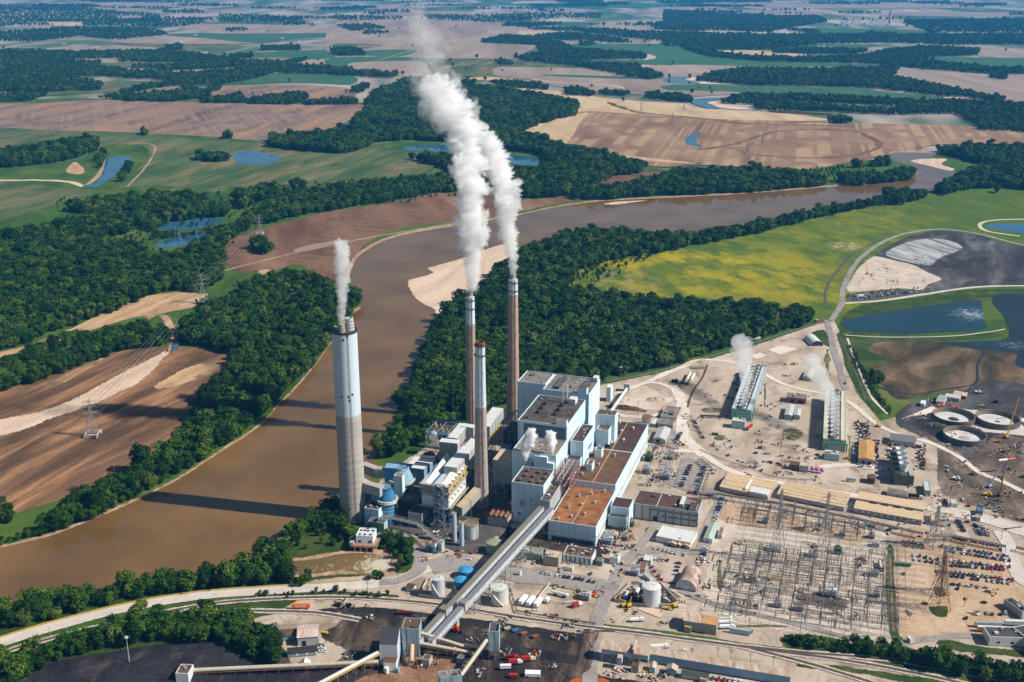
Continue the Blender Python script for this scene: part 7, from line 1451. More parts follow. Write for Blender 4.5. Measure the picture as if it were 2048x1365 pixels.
for i in range(5): mb.tube(G(*lp[i],2),G(*lp[i + 1],2),.4,crm if i else yel,6); mb.tube(G(*lp[i],0),G(*lp[i],2),.3,yel)
mb.build('pipes',t)
# = POLES,FENCES
def pole(px,py,top,label,kind='lamp',group=None,m_=None):
    g = G(px,py); h = max(3,zh(px,py,top)); nm = {'lamp': 'street_lamp','wood': 'utility_pole','mast': 'floodlight_mast'}[kind]; t = thing(nm,label,nm.replace('_',' '),tuple(g),group); mb = MB(); mb.tube(g,g + Vector((0,0,h)),.2 if kind != 'mast' else .4,m_ or (mat('wood_pole',(.10,.075,.055),.9) if kind == 'wood' else metal_g if kind == 'lamp' else metal_l),6,r1=.14); mb.build('pole',t); mb = MB()
    if kind == 'lamp': mb.tube(g + Vector((0,0,h)),g + Vector((-2.4,.6,h + .5)),.1,metal_g); mb.box((g.x - 2.9,g.y + .7,h + .35),(1.3,.5,.25),white_p,R(-14)); mb.build('lamp_head',t)
    elif kind == 'wood': 
        for z in (.5,1.9): mb.tube(g + Vector((-1.5,.4,h - z)),g + Vector((1.5,-.4,h - z)),.13,M['wood_pole'])
        mb.build('crossarm',t)
    else: mb.box((g.x,g.y,h - .2),(2.2,2.2,.5),metal_l); [mb.box((g.x + u,g.y + v,h + .2),(.6,.6,.7),white_p) for u,v in ((-.8,0),(.8,0),(0,-.8),(0,.8))]; mb.build('floodlights',t)
M.setdefault('wood_pole',mat('wood_pole',(.10,.075,.055),.9))
for k,(x,y,tp) in enumerate(((100,1269,1254),(216,1242,1227),(325,1222,1207),(433.5,1205,1189),(538.5,1189,1175),(641,1178,1162))): pole(x,y,tp,'street lamp on the river road, %s from the left' % ROWN[k],'lamp','street lamps on the river road')
for k,(x,y,tp) in enumerate(((735,1185,1163),(760,1187,1165),(796.5,1168,1143))): pole(x,y,tp,'dark wooden pole near the bend of the river road, %s of three' % ['left','middle','right'][k],'wood','poles at the road bend')
pole(260,1335,1276,'tall white floodlight mast standing on the coal pile','mast')
for x,y,tp,lb in ((1241.6,765,735,'floodlight mast against the forest behind the boiler houses'),(1275.6,834,803,'brown light pole beside the spoil pit')): pole(x,y,tp,lb,'mast',m_=rustm)
for k,(x,y,tp) in enumerate(((1449,978,945),(1551,975,950),(1394,1200,1150),(1389,1165,1120),(1467,1236,1190),(1498,1258,1235),(1384,1315,1297),(1435,1321,1295),(1461,1324,1300),(1500,1328,1306),(1546,1335,1312),(1300,1155,1120),(1205,1192,1172),(1700,1245,1195),(1725,1250,1200),(1600,1268,1215),(1660,1278,1235),(1688,1285,1245),(1560,910,880),(1580,880,855),(1562,945,910),(1928,1214,1195),(2002,1080,1061))):
    pole(x,y,tp,'dark wooden utility pole ' + ['left of the first tan warehouse','between the first and middle warehouses','in front of the quonset hut','beside the rusty quonset hut','at the left front of the switchyard','right of the blue-white container','left above the railway shed','second above the railway shed','third above the railway shed','fourth above the railway shed','rightmost above the railway shed','behind the white container in the small lot','at the road corner by the generators','at the right front of the switchyard','at the far right front switchyard corner','on the track below the switchyard','on the track, middle of the switchyard front','on the track near the green shrubs','between the right cooling tower and open yard','by the two grey buildings between cooling towers'][k] if k < 20 else 'thin pole in the parking lot, %s' % ['left','middle','right'][k - 20],'wood','wooden utility poles')
def fence(name,label,px,m_,h=2.2,step=3.5,r=.07,bars=2):
    g = wpts(px,True,6,0,False); t = thing(name,label,'fence',(g[0].x,g[0].y,0)); mb = MB(); m2 = MB(); acc = 0
    for i in range(len(g) - 1):
        a,b_ = g[i],g[i + 1]
        for k in range(bars): z = Vector((0,0,h * (k + 1) / bars)); m2.tube(a + z,b_ + z,r,m_,4)
        n_ = max(1,int((b_ - a).length / step))
        for k in range(n_): c = a.lerp(b_,k / n_); mb.tube(c,c + Vector((0,0,h)),r * 1.3,m_,4)
    if 'barrier' in name: m2.v,m2.f,m2.mi,m2.m,o_ = m2.v,m2.f,m2.mi,m2.m,len(m2.v); m2.v += mb.v; m2.f += [tuple(q + o_ for q in f_) for f_ in mb.f]; m2.mi += [m2.mid(m_)] * len(mb.f); m2.build('barrier_run',t); return
    mb.build('posts',t); m2.build('rails',t)
fence('guard_rail','yellow-topped guard rail between the river road and the trees',[(-40,1289),(60,1257),(140,1235),(220,1215),(320,1195),(420,1182),(520,1175),(640,1167),(720,1162)],yel,1.0,3,.16)
fence('perimeter_fence','grey mesh fence along the edge of the forest',[(1212,766),(1300,749),(1400,722),(1500,691),(1600,659),(1650,645)],metal_g,2.4,4,.09,3)
fence('yard_fence','fence round the front of the switchyard',[(1400,1215),(1480,1245),(1640,1268),(1775,1288)],metal_g,2.2,4,.07)
fence('yard_fence','fence between the switchyard and the grass strip',[(1775,1105),(1776,1180),(1778,1288)],metal_g,2.2,4,.07)
fence('traffic_barrier','broken line of dark barriers along the white yard road',[(1400,900),(1440,918),(1500,938),(1550,955),(1620,962)],black,.9,2,.25,1)
fence('traffic_barrier','orange and pale barriers along the workshops',[(1318,825),(1330,812),(1336,808)],orange,.9,2,.3,1)
# = VEHICLES
paint = {'white': (.75,.76,.77),'black': (.015,.016,.02),'silver': (.42,.44,.46),'dark grey': (.07,.075,.08),'dark blue': (.02,.04,.12),'red': (.45,.02,.02),'maroon': (.14,.015,.02),'blue': (.03,.12,.45),'yellow': (.75,.45,.02),'teal': (.04,.16,.17)}
PM = {k: mat('car_paint_' + k.replace(' ','_'),v,.25,spec=.6) for k,v in paint.items()}
def car_mesh(col,kind):
    mb = MB(); p = PM[col]; L_,W_ = (5.6,2.0) if kind == 'pickup' else (4.7,1.85); hb = .95 if kind != 'pickup' else 1.1
    x0,x1 = -L_ / 2,L_ / 2; w2 = W_ / 2
    def sec(x,z0,z1,w_): return [(x,-w_,z0),(x,w_,z0),(x,w_,z1),(x,-w_,z1)]
    body = [(x0,.45,hb - .12,w2 * .92),(x0 + .3,.32,hb,w2),(x1 - .9,.32,hb,w2),(x1 - .15,.36,hb - .22,w2 * .96),(x1,.42,hb - .35,w2 * .86)]
    s_ = [sec(*b_) for b_ in body]
    for a,b_ in zip(s_[:-1],s_[1:]):
        for i in range(4): j = (i + 1) % 4; mb.face([a[i],b_[i],b_[j],a[j]][::-1] if False else [a[j],b_[j],b_[i],a[i]],p)
    mb.face(s_[0],p); mb.face(s_[-1][::-1],p)
    if kind == 'pickup': c0,c1,hr = -.3,1.6,1.85
    elif kind == 'suv': c0,c1,hr = x0 + .15,1.1,1.75
    else: c0,c1,hr = x0 + .75,1.2,1.45
    a = [(c0,-w2 * .95,hb),(c1,-w2 * .95,hb),(c1,w2 * .95,hb),(c0,w2 * .95,hb)]; b_ = [(c0 + .25,-w2 * .78,hr),(c1 - .65,-w2 * .78,hr),(c1 - .65,w2 * .78,hr),(c0 + .25,w2 * .78,hr)]
    for i in range(4): j = (i + 1) % 4; mb.face([a[i],a[j],b_[j],b_[i]],glassd)
    mb.face(b_,p)
    if kind == 'pickup': mb.box((x0 + 1.05,0,hb - .02),(1.9,1.6,.03),steel_d)
    for x in (x0 + .9,x1 - .95):
        for y in (-w2,w2): mb.tube((x,y - .12,.34),(x,y + .12,.34),.34,black,10,cap=True)
    for y in (-w2 * .7,w2 * .7): mb.box((x1 - .03,y,hb - .35 - .18),(.1,.3,.16),white_p)
    return mb.build('car',mesh_only=True)
CM = {}; NC = [0]; rc = random.Random(77)
dark_mix = ['black','black','dark grey','dark grey','dark blue','silver','white','white','silver','maroon','dark grey','teal','black','silver']
def car(px,py,ang,col,kind,label,group=None):
    key = (col,kind)
    if key not in CM: CM[key] = car_mesh(col,kind)
    o = bpy.data.objects.new('pickup_truck' if kind == 'pickup' else 'parked_car',CM[key]); COL.objects.link(o); g = G(px,py); o.location = (g.x,g.y,0); o.rotation_euler = (0,0,ang); NC[0] += 1
    return tag(o,label,'pickup truck' if kind == 'pickup' else 'car',group)
UA = R(90) - AL      # facing away along the plant axis
def row(a,b_,n_,where,ang=UA,cols=None,skip=(),kinds=('sedan','suv','suv','pickup'),group=None):
    c_ = 0
    for i in range(n_):
        if i in skip: continue
        t_ = i / max(1,n_ - 1); x = a[0] + (b_[0] - a[0]) * t_ + rc.uniform(-.5,.5); y = a[1] + (b_[1] - a[1]) * t_ + rc.uniform(-.4,.4); col = (cols[i % len(cols)] if cols else rc.choice(dark_mix)); kd = rc.choice(kinds); c_ += 1
        vert = abs(b_[1] - a[1]) > abs(b_[0] - a[0]); car(x,y,ang + rc.uniform(-.06,.06) + (math.pi if rc.random() < .5 else 0),col,kd,'%s %s, %s from %s, %s' % (col,'pickup' if kd == 'pickup' else 'car',ROWN[c_ - 1],'top' if vert else 'left',where),group or 'vehicles parked in the ' + where)
row((1913,1077),(1998,1092),13,'back row of the tan lot',skip=(4,)); row((1809,1083),(1845,1088),5,'upper left row of the tan lot',cols=['white','red','blue','silver','white']); row((1810,1091),(1846,1096),5,'lower left row of the tan lot',cols=['dark blue','maroon','dark grey','black','black'])
row((1884,1093),(2016,1113),17,'second row back line of the tan lot',skip=(6,13)); row((1902,1103),(2019,1122),15,'second row front line of the tan lot',skip=(2,)); row((1828,1112),(1876,1119),5,'third row left back line of the tan lot',cols=['white','maroon','dark blue','white','black']); row((1830,1120),(1877,1127),5,'third row left front line of the tan lot')
row((1902,1123),(2019,1135),15,'third row back line of the tan lot',cols=['white','silver','dark grey','white','yellow','blue','dark grey','black','silver','white','white','maroon','black','white','dark grey']); row((1906,1131),(2008,1140),14,'third row front line of the tan lot',cols=['maroon','dark grey','black','dark grey','blue','white','dark grey','white','silver','red','red','maroon','maroon','red'],skip=(7,))
row((1876,1143),(2026,1161),18,'fourth row back line of the tan lot',cols=['silver','black','dark grey','maroon','dark grey','blue','dark blue','black','dark blue','white','teal','silver','dark grey','red','red','white','black','red']); row((1906,1153),(2018,1167),12,'fourth row front line of the tan lot',skip=(3,6))
for x,y,c,w_ in ((1905,1170,'black','beside the lower car line'),(1919,1170,'dark blue','in the sparse row below the full rows'),(1916,1178,'black','alone just below the sparse row'),(1935,1173,'white','third in the sparse row of the tan lot'),(1943,1172,'dark grey','beside the white car in the sparse row'),(1957,1174,'white','standing alone in the sparse row'),(1971,1176,'silver','at the right of the sparse row'),(1975,1184,'dark grey','below the silver one at the right'),
    (1933,1198,'silver','by the thin pole in the tan lot'),(1968,1206,'black','alone in the middle of bare tan dirt'),(1975,1227,'white','with open tailgate in the lower lot'),(1985,1229,'dark grey','right beside the white open-tailgate one'),(2003,1229,'dark blue','left of the last white vehicle'),(2011,1227,'white','last on the right of the lower lot'),(1933,1237,'black','lowest of all in the tan lot'),(1849,1208,'dark blue','left of the rusty pylon'),(1808,1148,'dark blue','near the green dumpster in the lot'),
    (1842,1073,'white','driving across the top of the tan lot'),(1891,1080,'white','just right of the upper lot pylon'),(1857,1066,'white','left of the upper lot pylon'),(1778,1068,'white','in the short column by the switchyard'),(1777,1061,'black','above the white one by the switchyard'),(1784,1056,'silver','at the corner near the pipe rack'),(1792,1058,'red','red one beside the pipe rack'),(1934,1045,'maroon','alone on the asphalt above the rows'),
    (1069,1126,'white','parked on the asphalt near the conveyor trestle'),(1121,1143,'white','in front of the long row on the asphalt'),(1182,1148,'dark grey','alone near the concrete island'),(1226,1142,'white','at the road corner by the concrete island'),(1305,1135,'blue','alone in the small lot'),(1310,1143,'red','below the blue one in the small lot'),(1318,1153,'dark grey','in the small lot above the white tank'),(1321,1160,'red','lowest red one in the small lot'),(1398,1132,'silver','behind the quonset hut'),(1379,1192,'silver','in front of the quonset hut'),
    (1308,1080,'white','first of two vans beside the white building'),(1317.5,1081.5,'white','second of two vans beside the white building'),(1344,1167,'maroon','beside the quonset hut door'),(1524,884,'black','parked in the open yard south of the left cooling tower'),(1531,908,'silver','left of a pair in the open yard'),(1537,908,'white','right of a pair in the open yard'),(1511,907,'black','alone in the open yard'),(1478,921,'white','near the white road edge'),(1437,899,'white','beside the white road'),(1457,911,'dark blue','further along the white road'),(1484,925,'white','in the open yard below the road'),
    (1504,933,'white','first of three by the track'),(1511,935,'black','second of three by the track'),(1524,941,'dark grey','third of three by the track'),(1553,945,'white','below the utility pole'),(1538,925,'red','red one in the short yard row'),(1530,923,'white','white one in the short yard row'),(1544,926,'maroon','maroon one in the short yard row'),(1556,928,'dark grey','dark one at the short row end'),(1562,930,'red','bright red at the short row end'),(1634,910,'black','by the teal pump building, upper'),(1634,917,'silver','by the teal pump building, lower'),(1365,891,'maroon','at the end of the triangular lot'),
    (1571,729,'red','with a tank behind, far yard'),(1896,943,'white','beside the trench'),(1892,934,'white','long van beside the trench'),(1926,1000,'white','in the construction site by the blue-roofed cabin'),(1936,1013,'red','near the guard cabin'),(1505,1263,'white','on the gravel below the switchyard'),(955,1102,'white','beside the weathered tank'),(944,1106,'red','red one in the shade of the gallery'),(938,1120,'white','white one left of the gallery'),(1040,1085,'white','under the head house')):
    kd = 'pickup' if c == 'white' and int(x) % 2 else 'suv' if int(y) % 2 else 'sedan'; car(x,y,UA + (R(90) if int(x + y) % 3 == 0 else 0),c,kd,'%s %s %s' % (c,'pickup' if kd == 'pickup' else 'car',w_))
VA = -AL
row((1916,1043),(1927,1063),7,'first asphalt lot column',VA); row((1950,1051),(1961,1070),7,'second asphalt lot column',VA); row((1966,1054),(1976,1072),7,'third asphalt lot column',VA)
row((1380,932),(1361,974),10,'left column of the plant lot',VA,['red','dark blue','dark blue','black','black','white','dark blue','silver','dark grey','maroon']); row((1407,936),(1392,970),9,'right column of the plant lot',VA,['dark blue','blue','silver','dark grey','maroon','white','silver','dark grey','white']); row((1379,986),(1428,991),9,'row beside the pipe rack',UA,['maroon','red','black','white','silver','white','dark grey','blue','white'])
row((1444,999),(1428,1043),14,'long column by the switchyard fence',VA,['red','blue','white','dark blue','silver','black','dark grey','dark blue','silver','white','white','silver','yellow','white']); row((1311,1097),(1354,1107),6,'white pickup row below the tan huts',R(60),['white'],kinds=('pickup',)); car(1370,1110,R(60),'white','pickup','white pickup standing apart right of the white pickup row')
row((1287,1117),(1335,1122),7,'row at the top of the small lot',UA,['white','red','black','white','silver','silver','black']); row((1411,1098),(1404,1120),8,'column between lot and switchyard',VA,['white','white','white','dark grey','dark blue','black','white','white']); row((1357,1128),(1350,1150),4,'column left of the quonset hut',VA,['black','dark grey','black','white']); row((1086,1146),(1101,1149),3,'short row of the front asphalt lot',UA,['silver','white','white']); row((1114,1152),(1166,1160),8,'long row of the front asphalt lot',UA,['white','silver','black','black','white','dark blue','black','black'],kinds=('sedan','suv')); row((1179,1163),(1188,1165),2,'pair at the end of the front lot',UA,['black','dark grey'])
row((1386.6,842),(1406,876),11,'curved column beside the white road',VA + R(6),['silver','red','black','white','red','silver','white','red','silver','white','black']); row((1361,867),(1350,885),7,'column in the triangular lot',VA,['silver','silver','dark blue','black','dark blue','black','silver']); row((1426,1358),(1482,1364),6,'row at the bottom edge under the railway shed',UA,['dark grey','red','maroon','silver','white','white']); row((641,1292),(645,1304),4,'pickups beside the black-roofed office',R(10),['teal','white','white','white'],kinds=('pickup',)); row((1690,768),(1690,772),1,'edge of the dike road',UA,['dark grey'])
print('CARS',NC[0])
# ash-yard lot: a mass too small to count
mb = MB()
for i in range(70):
    g = G(rc.uniform(1694,1836),0) if False else None; px = rc.uniform(1694,1838); py = 600 - (px - 1694) * .125 + rc.choice([-9,-5.5,-1,2]) + rc.uniform(-.4,.4); g = G(px,py); c = PM[rc.choice(dark_mix + ['white','silver','red'])]; mb.box((g.x,g.y,.3),(4.6,1.9,.7),c,R(70)); mb.box((g.x,g.y,1.0),(2.6,1.7,.5),glassd,R(70),c)
tag(mb.build('distant_parked_cars'),'far-off crowd of parked cars on the dark strip below the laydown yard','parked cars',kind='stuff')
def wheelset(mb,f,xs,w_,r=.5):
    for x in xs:
        for y in (0.1,w_ - .1): a = f.p(x,y - .15,r); b_ = f.p(x,y + .15,r); mb.tube(a,b_,r,black,10,cap=True)
def trailer(px,py,L_,ang,m_,label,h=2.7,w_=2.5,z=1.1,name='semi_trailer',cat='trailer',roofm=None,cab=None,letter=None,group=None):
    g = G(px,py); f = Fr(g,math.pi / 2 - ang - math.pi / 2,L_,w_); t = thing(name,label,cat,tuple(g),group); mb = MB(); f.bx(mb,0,0,z,L_,w_,z + h,m_,roofm or m_); mb.build('body',t); mb = MB(); wheelset(mb,f,[L_ * .12,L_ * .2,L_ * .85],w_); mb.build('wheels',t)
    if letter: 
        mb = MB(); rl = random.Random(4); x = L_ * letter[1]
        while x < L_ * letter[2]: w2_ = rl.uniform(.25,.6); f.bx(mb,x,-.06,z + h * .25,x + w2_,.02,z + h * (.75 if rl.random() < .8 else .6),letter[0]); x += w2_ + .18
        mb.build('lettering',t)
    if cab:
        mb = MB(); f.bx(mb,L_ + .5,.1,.7,L_ + 3,w_ - .1,3.0,cab); f.bx(mb,L_ + 2.9,.25,1.9,L_ + 3.08,w_ - .25,2.8,glassd); f.bx(mb,L_ + 3,.3,.7,L_ + 4.2,w_ - .3,1.7,cab); mb.build('cab',t); mb = MB(); wheelset(mb,f,[L_ + 1.2,L_ + 3.4],w_); mb.build('front_wheels',t)
    return t
trailer(583,1219,14.5,0,orange,'bright orange box trailer with white lettering beside the railway',letter=(white_p,.2,.78),h=3); trailer(1955,1264,21,R(-5),mat('golden_yellow',(.60,.32,.02),.5),'yellow box trailer with red lettering and white roof',roofm=roof_wh,letter=(red,.12,.94),h=3.1,w_=2.7); trailer(1950,1255,20,R(-3),M['silo_paint'],'grey-blue box trailer behind the yellow one',h=3,w_=2.7,roofm=metal_g); trailer(2010,1252,24,R(-3),M['pale_blue_wall'],'pale blue box trailer at the right edge',h=3,w_=2.7,roofm=roof_wh)
for k,(x,y) in enumerate(((1044,1213),(1059,1215.5),(1074,1218))): trailer(x,y,11.5,R(64),white_p,'white generator trailer in the gravel yard, %s of three' % ['left','middle','right'][k],group='white generator trailers',w_=3.4,h=3)
trailer(1095,1208,4,R(60),white_p,'short white box trailer right of the three generators',h=2.6); trailer(1487,689,9,R(22),white_p,'white trailer parked by the forest fence, left'); trailer(1506,682,12,R(22),metal_l,'silver trailer parked by the forest fence, right'); trailer(1401,835,24,R(-6),steel_d,'dark flatbed loaded with pipes above the curved car column',h=1.2); trailer(1496,862,13,R(55),red,'bright red dump trailer near the left cooling tower',h=2.4)
trailer(1692,963,9,R(-14),M['silo_paint'],'small grey trailer beside the track'); trailer(1423,870,7,R(-12),M['green_equipment'],'dark green dumpster beside the curved car column',name='dumpster',cat='dumpster',z=.2,h=1.8); trailer(1790,1132,13,R(-8),mat('bright_green',(.02,.15,.05),.6),'long green dumpster on the weedy patch of the tan lot',name='dumpster',cat='dumpster',z=.3,h=2.0); trailer(1816,996,10,R(-15),black,'black and white tractor units parked beside the lavender office',cab=white_p); trailer(1632,645,4,R(20),red,'small red and white kiosk at the forest corner',h=3.5,z=0,name='kiosk',cat='kiosk',roofm=roof_wh)
trailer(1716,610 - 15,9,R(10),white_p,'large white trailer at the corner of the laydown yard') ; trailer(1012,1322,6,R(10),PM['maroon'],'dark red tank truck above the white cabin',cab=red,name='truck',cat='truck'); trailer(1018,1331,6,R(10),red,'red vacuum truck with white cab below the other',cab=white_p,name='truck',cat='truck'); trailer(1044,1325,6,R(10),red,'red truck with cream cab furthest right of the red trucks',cab=crm,name='truck',cat='truck'); trailer(1000,1341,8,R(3),white_p,'white office trailer left below the red trucks',h=2.6); trailer(1018,1357,6,R(-4),red,'red container at the bottom edge',h=2.6,z=.2); trailer(1050,1355,11,R(-2),white_p,'double white container at the bottom edge',h=2.6,z=.2,w_=5)
trailer(795,1230,12,R(-3),PM['maroon'],'low dark red machine beside the coal tracks',h=1.3,name='track_machine',cat='machine'); trailer(1147,1217,5,R(30),red,'red and white truck in the circular track',cab=white_p,name='truck',cat='truck'); trailer(1261,1245,7,R(5),white_p,'white flatbed with yellow load above the railway',cab=white_p,h=1.4,name='truck',cat='truck'); trailer(1302,1300,10,R(8),white_p,'white concrete truck beside the railway shed',cab=white_p,h=1.8,name='truck',cat='truck'); trailer(1335,1308,11,R(3),tan_s,'tan tanker truck beside the railway shed',cab=crm,h=1.6,name='truck',cat='truck')
for k,(x,y) in enumerate(((1438,1244),(1438,1250),(1440,1259))): trailer(x,y,8,R(4),[metal_l,white_p,white_p][k],'white service truck beside the tan and orange shed, %s of three' % ['top','middle','lower'][k],cab=white_p,h=1.6,name='truck',cat='truck',group='service trucks by the orange roof')
for k,(x,y,m_) in enumerate(((1010,1262,tan_s),(1026,1266,vessel_b),(1043,1272,rustm),(1066,1278,rustm))): trailer(x,y,5,R(25),m_,'open rubbish skip beside the coal road, %s from the left' % ROWN[k],h=1.5,z=.2,name='skip',cat='skip',group='rubbish skips')
# ---- cranes and machines
def crane(px,py,tipx,tipy,tipz,m_,label,r=.5,lat=True,base=(3.5,4.5)):
    g = G(px,py); tip = G(tipx,tipy,tipz); t = thing('crane',label,'crane',tuple(g)); mb = MB(); mb.box(tuple(g),(base[1],base[0],1.2),steel_d,R(20)); mb.box((g.x,g.y,1.2),(base[1] * .8,base[0] * .8,1.8),m_,R(20)); mb.build('carrier',t); mb = MB(); a = g + Vector((0,0,2.4)); d = (tip - a).normalized(); s_ = d.cross(Vector((0,0,1))).normalized() * r; u_ = d.cross(s_).normalized() * r
    if lat:
        n_ = 16; cs_ = [s_ + u_,s_ - u_,-s_ - u_,-s_ + u_]
        for c in cs_: mb.tube(a + c,tip + c * .4,.16,m_)
        for k in range(n_):
            for i in range(4): mb.tube(a.lerp(tip,k / n_) + cs_[i] * (1 - .6 * k / n_),a.lerp(tip,(k + 1) / n_) + cs_[(i + 1) % 4] * (1 - .6 * (k + 1) / n_),.1,m_)
    else: mb.tube(a,a.lerp(tip,.5),r,m_,8); mb.tube(a.lerp(tip,.5),tip,r * .7,m_,8)
    mb.build('boom',t); mb = MB(); mb.tube(tip,(tip.x,tip.y,max(2,tip.z * .35)),.07,steel_d); mb.build('hook_line',t)
def tipz(px,py,tx,ty): # boom leaning within the plane of its base distance
    g = G(px,py); y = (ty - 682.5) / FL; dp = g.y / (cc - y * cs); return HC - dp * (cs + y * cc)
for a in (((2013,876),(2039,794),yel,'tall yellow lattice crane beside the upper right basin',.9,True),((1979,975),(2003,930),M['pale_blue_wall'],'pale blue telescopic crane in the construction site',.6,False),((2000,992),(2008,940),rustm,'thin dark pile rig standing in the construction site',.5,True),((1757,853),(1746,834),yel,'yellow crane truck beside the grass dike',.6,False),((1735,548),(1730,519),yel,'small yellow crane in the distant laydown yard',.6,False),((1258,1214),(1263,1193),yel,'yellow crane in front of the large white tank',.6,False),((1247,1213),(1249,1202),yel,'yellow excavator left of the yellow crane',.5,False),((1350,1214),(1333,1210),yel,'yellow loader at the right of the concrete pad',.5,False)):
    crane(*a[0],*a[1],tipz(*a[0],*a[1]),a[2],a[3],a[4],a[5])
def machine(px,py,m_,label,s_=1.,rot=.4,cat='machine',name='earth_mover'):
    g = G(px,py); f = Fr(g,rot,5 * s_,2.6 * s_); t = thing(name,label,cat,tuple(g)); mb = MB(); f.bx(mb,0,0,.6,5 * s_,2.6 * s_,1.8 * s_,m_); f.bx(mb,3 * s_,.5,1.8 * s_,4.4 * s_,2.1 * s_,2.9 * s_,m_); f.bx(mb,3.1 * s_,.45,2.0 * s_,4.3 * s_,2.15 * s_,2.6 * s_,glassd); mb.build('body',t); mb = MB(); wheelset(mb,f,[s_,4 * s_],2.6 * s_,.75 * s_); mb.build('wheels',t); mb = MB(); mb.tube(f.p(5 * s_,1.3 * s_,1.4),f.p(7.2 * s_,1.3 * s_,2.6 * s_),.25,m_); f.bx(mb,7 * s_,.2,.3,7.8 * s_,2.4 * s_,1.6 * s_,steel_d); mb.build('bucket',t)
for x,y,m_,lb,s_ in ((1875,815,orange,'orange dump truck on the pale haul road, left',1.4),(1904,817,orange,'orange dump truck on the pale haul road, right',1.4),(1958,814,yel,'yellow bulldozer near the haul road',1),(1342,765,black,'black haul truck on the white track',1.6),(1582,729,yel,'yellow excavator in the far gravel yard',1.1),(1567,752,white_p,'white concrete mixer in the far gravel yard',1),(1990,885,orange,'orange skid between the basins',1),(2000,905,rustm,'orange and tan pallets stack in the coal yard',1.),(1968,992,yel,'yellow excavator in the brown construction dirt',1.3),(1938,950,M['green_equipment'],'dark green generator by the trench',1),
    (1905,960,PM['white'],'white and pink machine on the spoil',1.3),(2040,955,M['bright_green'],'green boom lift at the right edge',1.),(1990,1002,M['bright_green'],'small green machine in the construction dirt',.7),(645,1290 - 22,yel,'small yellow loader beside the workshop',.8),(668,1212,steel_d,'dark loader beside the railway',1.2),(690,1213,black,'black machinery beside the railway',1.),(900,1262,red,'red and white crane carrier under the galleries',1.3),(1330,1219,yel,'small yellow grader on the concrete pad',.8),(1180,1193,orange,'orange lift near the road junction',.9),(1688,918,orange,'orange telehandler beside the teal pump building',.9),(1645,918 - 6,steel_d,'dark trailer beside the teal pump building',.9),(1950,787,white_p,'white tanker parked in the coal yard',1.3),(1985,806,black,'black dozer in the coal yard',1.2),(1515,897,rustm,'rusty equipment in the open yard',1.),(1545,889,white_p,'multicoloured barrels on a pallet in the open yard',.8)):
    machine(x,y,m_,lb,s_)
striped = G(1998,921,14); mb = MB()
for k in range(8): a = striped + Vector((k * 2.2,1.5 * k * .3,0)); mb.tube(a,a + Vector((2.2,.45,0)),1.2,white_p if k < 4 and k % 2 == 0 else steel_w if k < 4 else red,8,cap=True)
mb.tube(striped + Vector((8,1,0)),Vector((striped.x + 6,striped.y + 2,0)),.3,steel_d); tag(mb.build('jib'),'red and white striped jib over the black construction ground','crane jib')
# = CLUTTER
rd = random.Random(31); mb = MB()
cl = [(1230,790,1700,900,230),(1420,880,1640,960,140),(1010,1170,1400,1250,150),(1780,1060,2040,1260,60),(1700,960,1900,1060,130),(1880,880,2060,1040,330),(1840,770,2060,900,120),(560,1200,860,1340,140),(860,1240,1190,1350,180),(1690,515,1890,585,150),(1450,1020,1770,1260,320),(1230,1110,1420,1220,120),(1285,890,1350,980,260),(1195,1060,1265,1100,160),(1500,660,1700,800,60),(1020,1060,1250,1130,260),(760,1040,1010,1120,160),(1200,1320,1500,1365,100),(1740,860,1880,1000,90),(1560,830,1700,930,60)]
cm_ = [white_p,metal_g,rustm,steel_d,black,metal_l,tan_s,steel_d,vessel_b,rustm,conc_l,metal_g,steel_d,rustm,black,tan_s,concrete,metal_g,yel,red]
for x0,y0,x1,y1,n_ in cl:
    cx_,cy2 = x0,y0
    for i in range(int(n_ * .75)):
        if i % 9 == 0: cx_,cy2 = rd.uniform(x0,x1),rd.uniform(y0,y1)
        g = G(cx_ + rd.gauss(0,7),cy2 + rd.gauss(0,3)); q = rd.random(); m_ = rd.choice(cm_); ro = rd.choice([-AL,R(90) - AL,rd.uniform(0,3)])
        if q < .45: mb.box((g.x,g.y,0),(rd.uniform(.8,3),rd.uniform(.6,1.8),rd.uniform(.3,1.6)),m_,ro)
        elif q < .75: mb.box((g.x,g.y,0),(rd.uniform(3,8),rd.uniform(.25,.7),rd.uniform(.2,.5)),m_,ro)
        else: mb.cyl((g.x,g.y,0),rd.uniform(.3,.8),rd.uniform(.3,.8),rd.uniform(.5,1.8),m_,8)
tag(mb.build('scattered_materials'),'scattered crates, pipes, barrels and scrap lying all over the works yards','scattered materials',kind='stuff')
# equipment yards round the orange-tan building,seen as dark clutter
mb = MB()
for x0,y0,x1,y1,n_ in ((1712,845,1742,880,70),(1708,880,1718,930,30),(1748,880,1758,925,30),(1720,920,1756,935,24),(1775,885,1792,920,30),(1835,900,1850,940,40),(1795,890,1850,897,20),(1470,745,1488,790,60),(1450,790,1480,800,10)):
    for i in range(n_): g = G(rd.uniform(x0,x1),rd.uniform(y0,y1)); mb.box((g.x,g.y,0),(rd.uniform(1.5,4),rd.uniform(1,2.4),rd.uniform(.8,2.6)),rd.choice([steel_d,black,steel_d,rustm,white_p,metal_g,tan_s]),rd.choice([-AL,R(90) - AL]))
tag(mb.build('stacked_equipment'),'dense stacks of dark equipment around the orange-tan shop and left cooling tower','stacked equipment',kind='stuff')
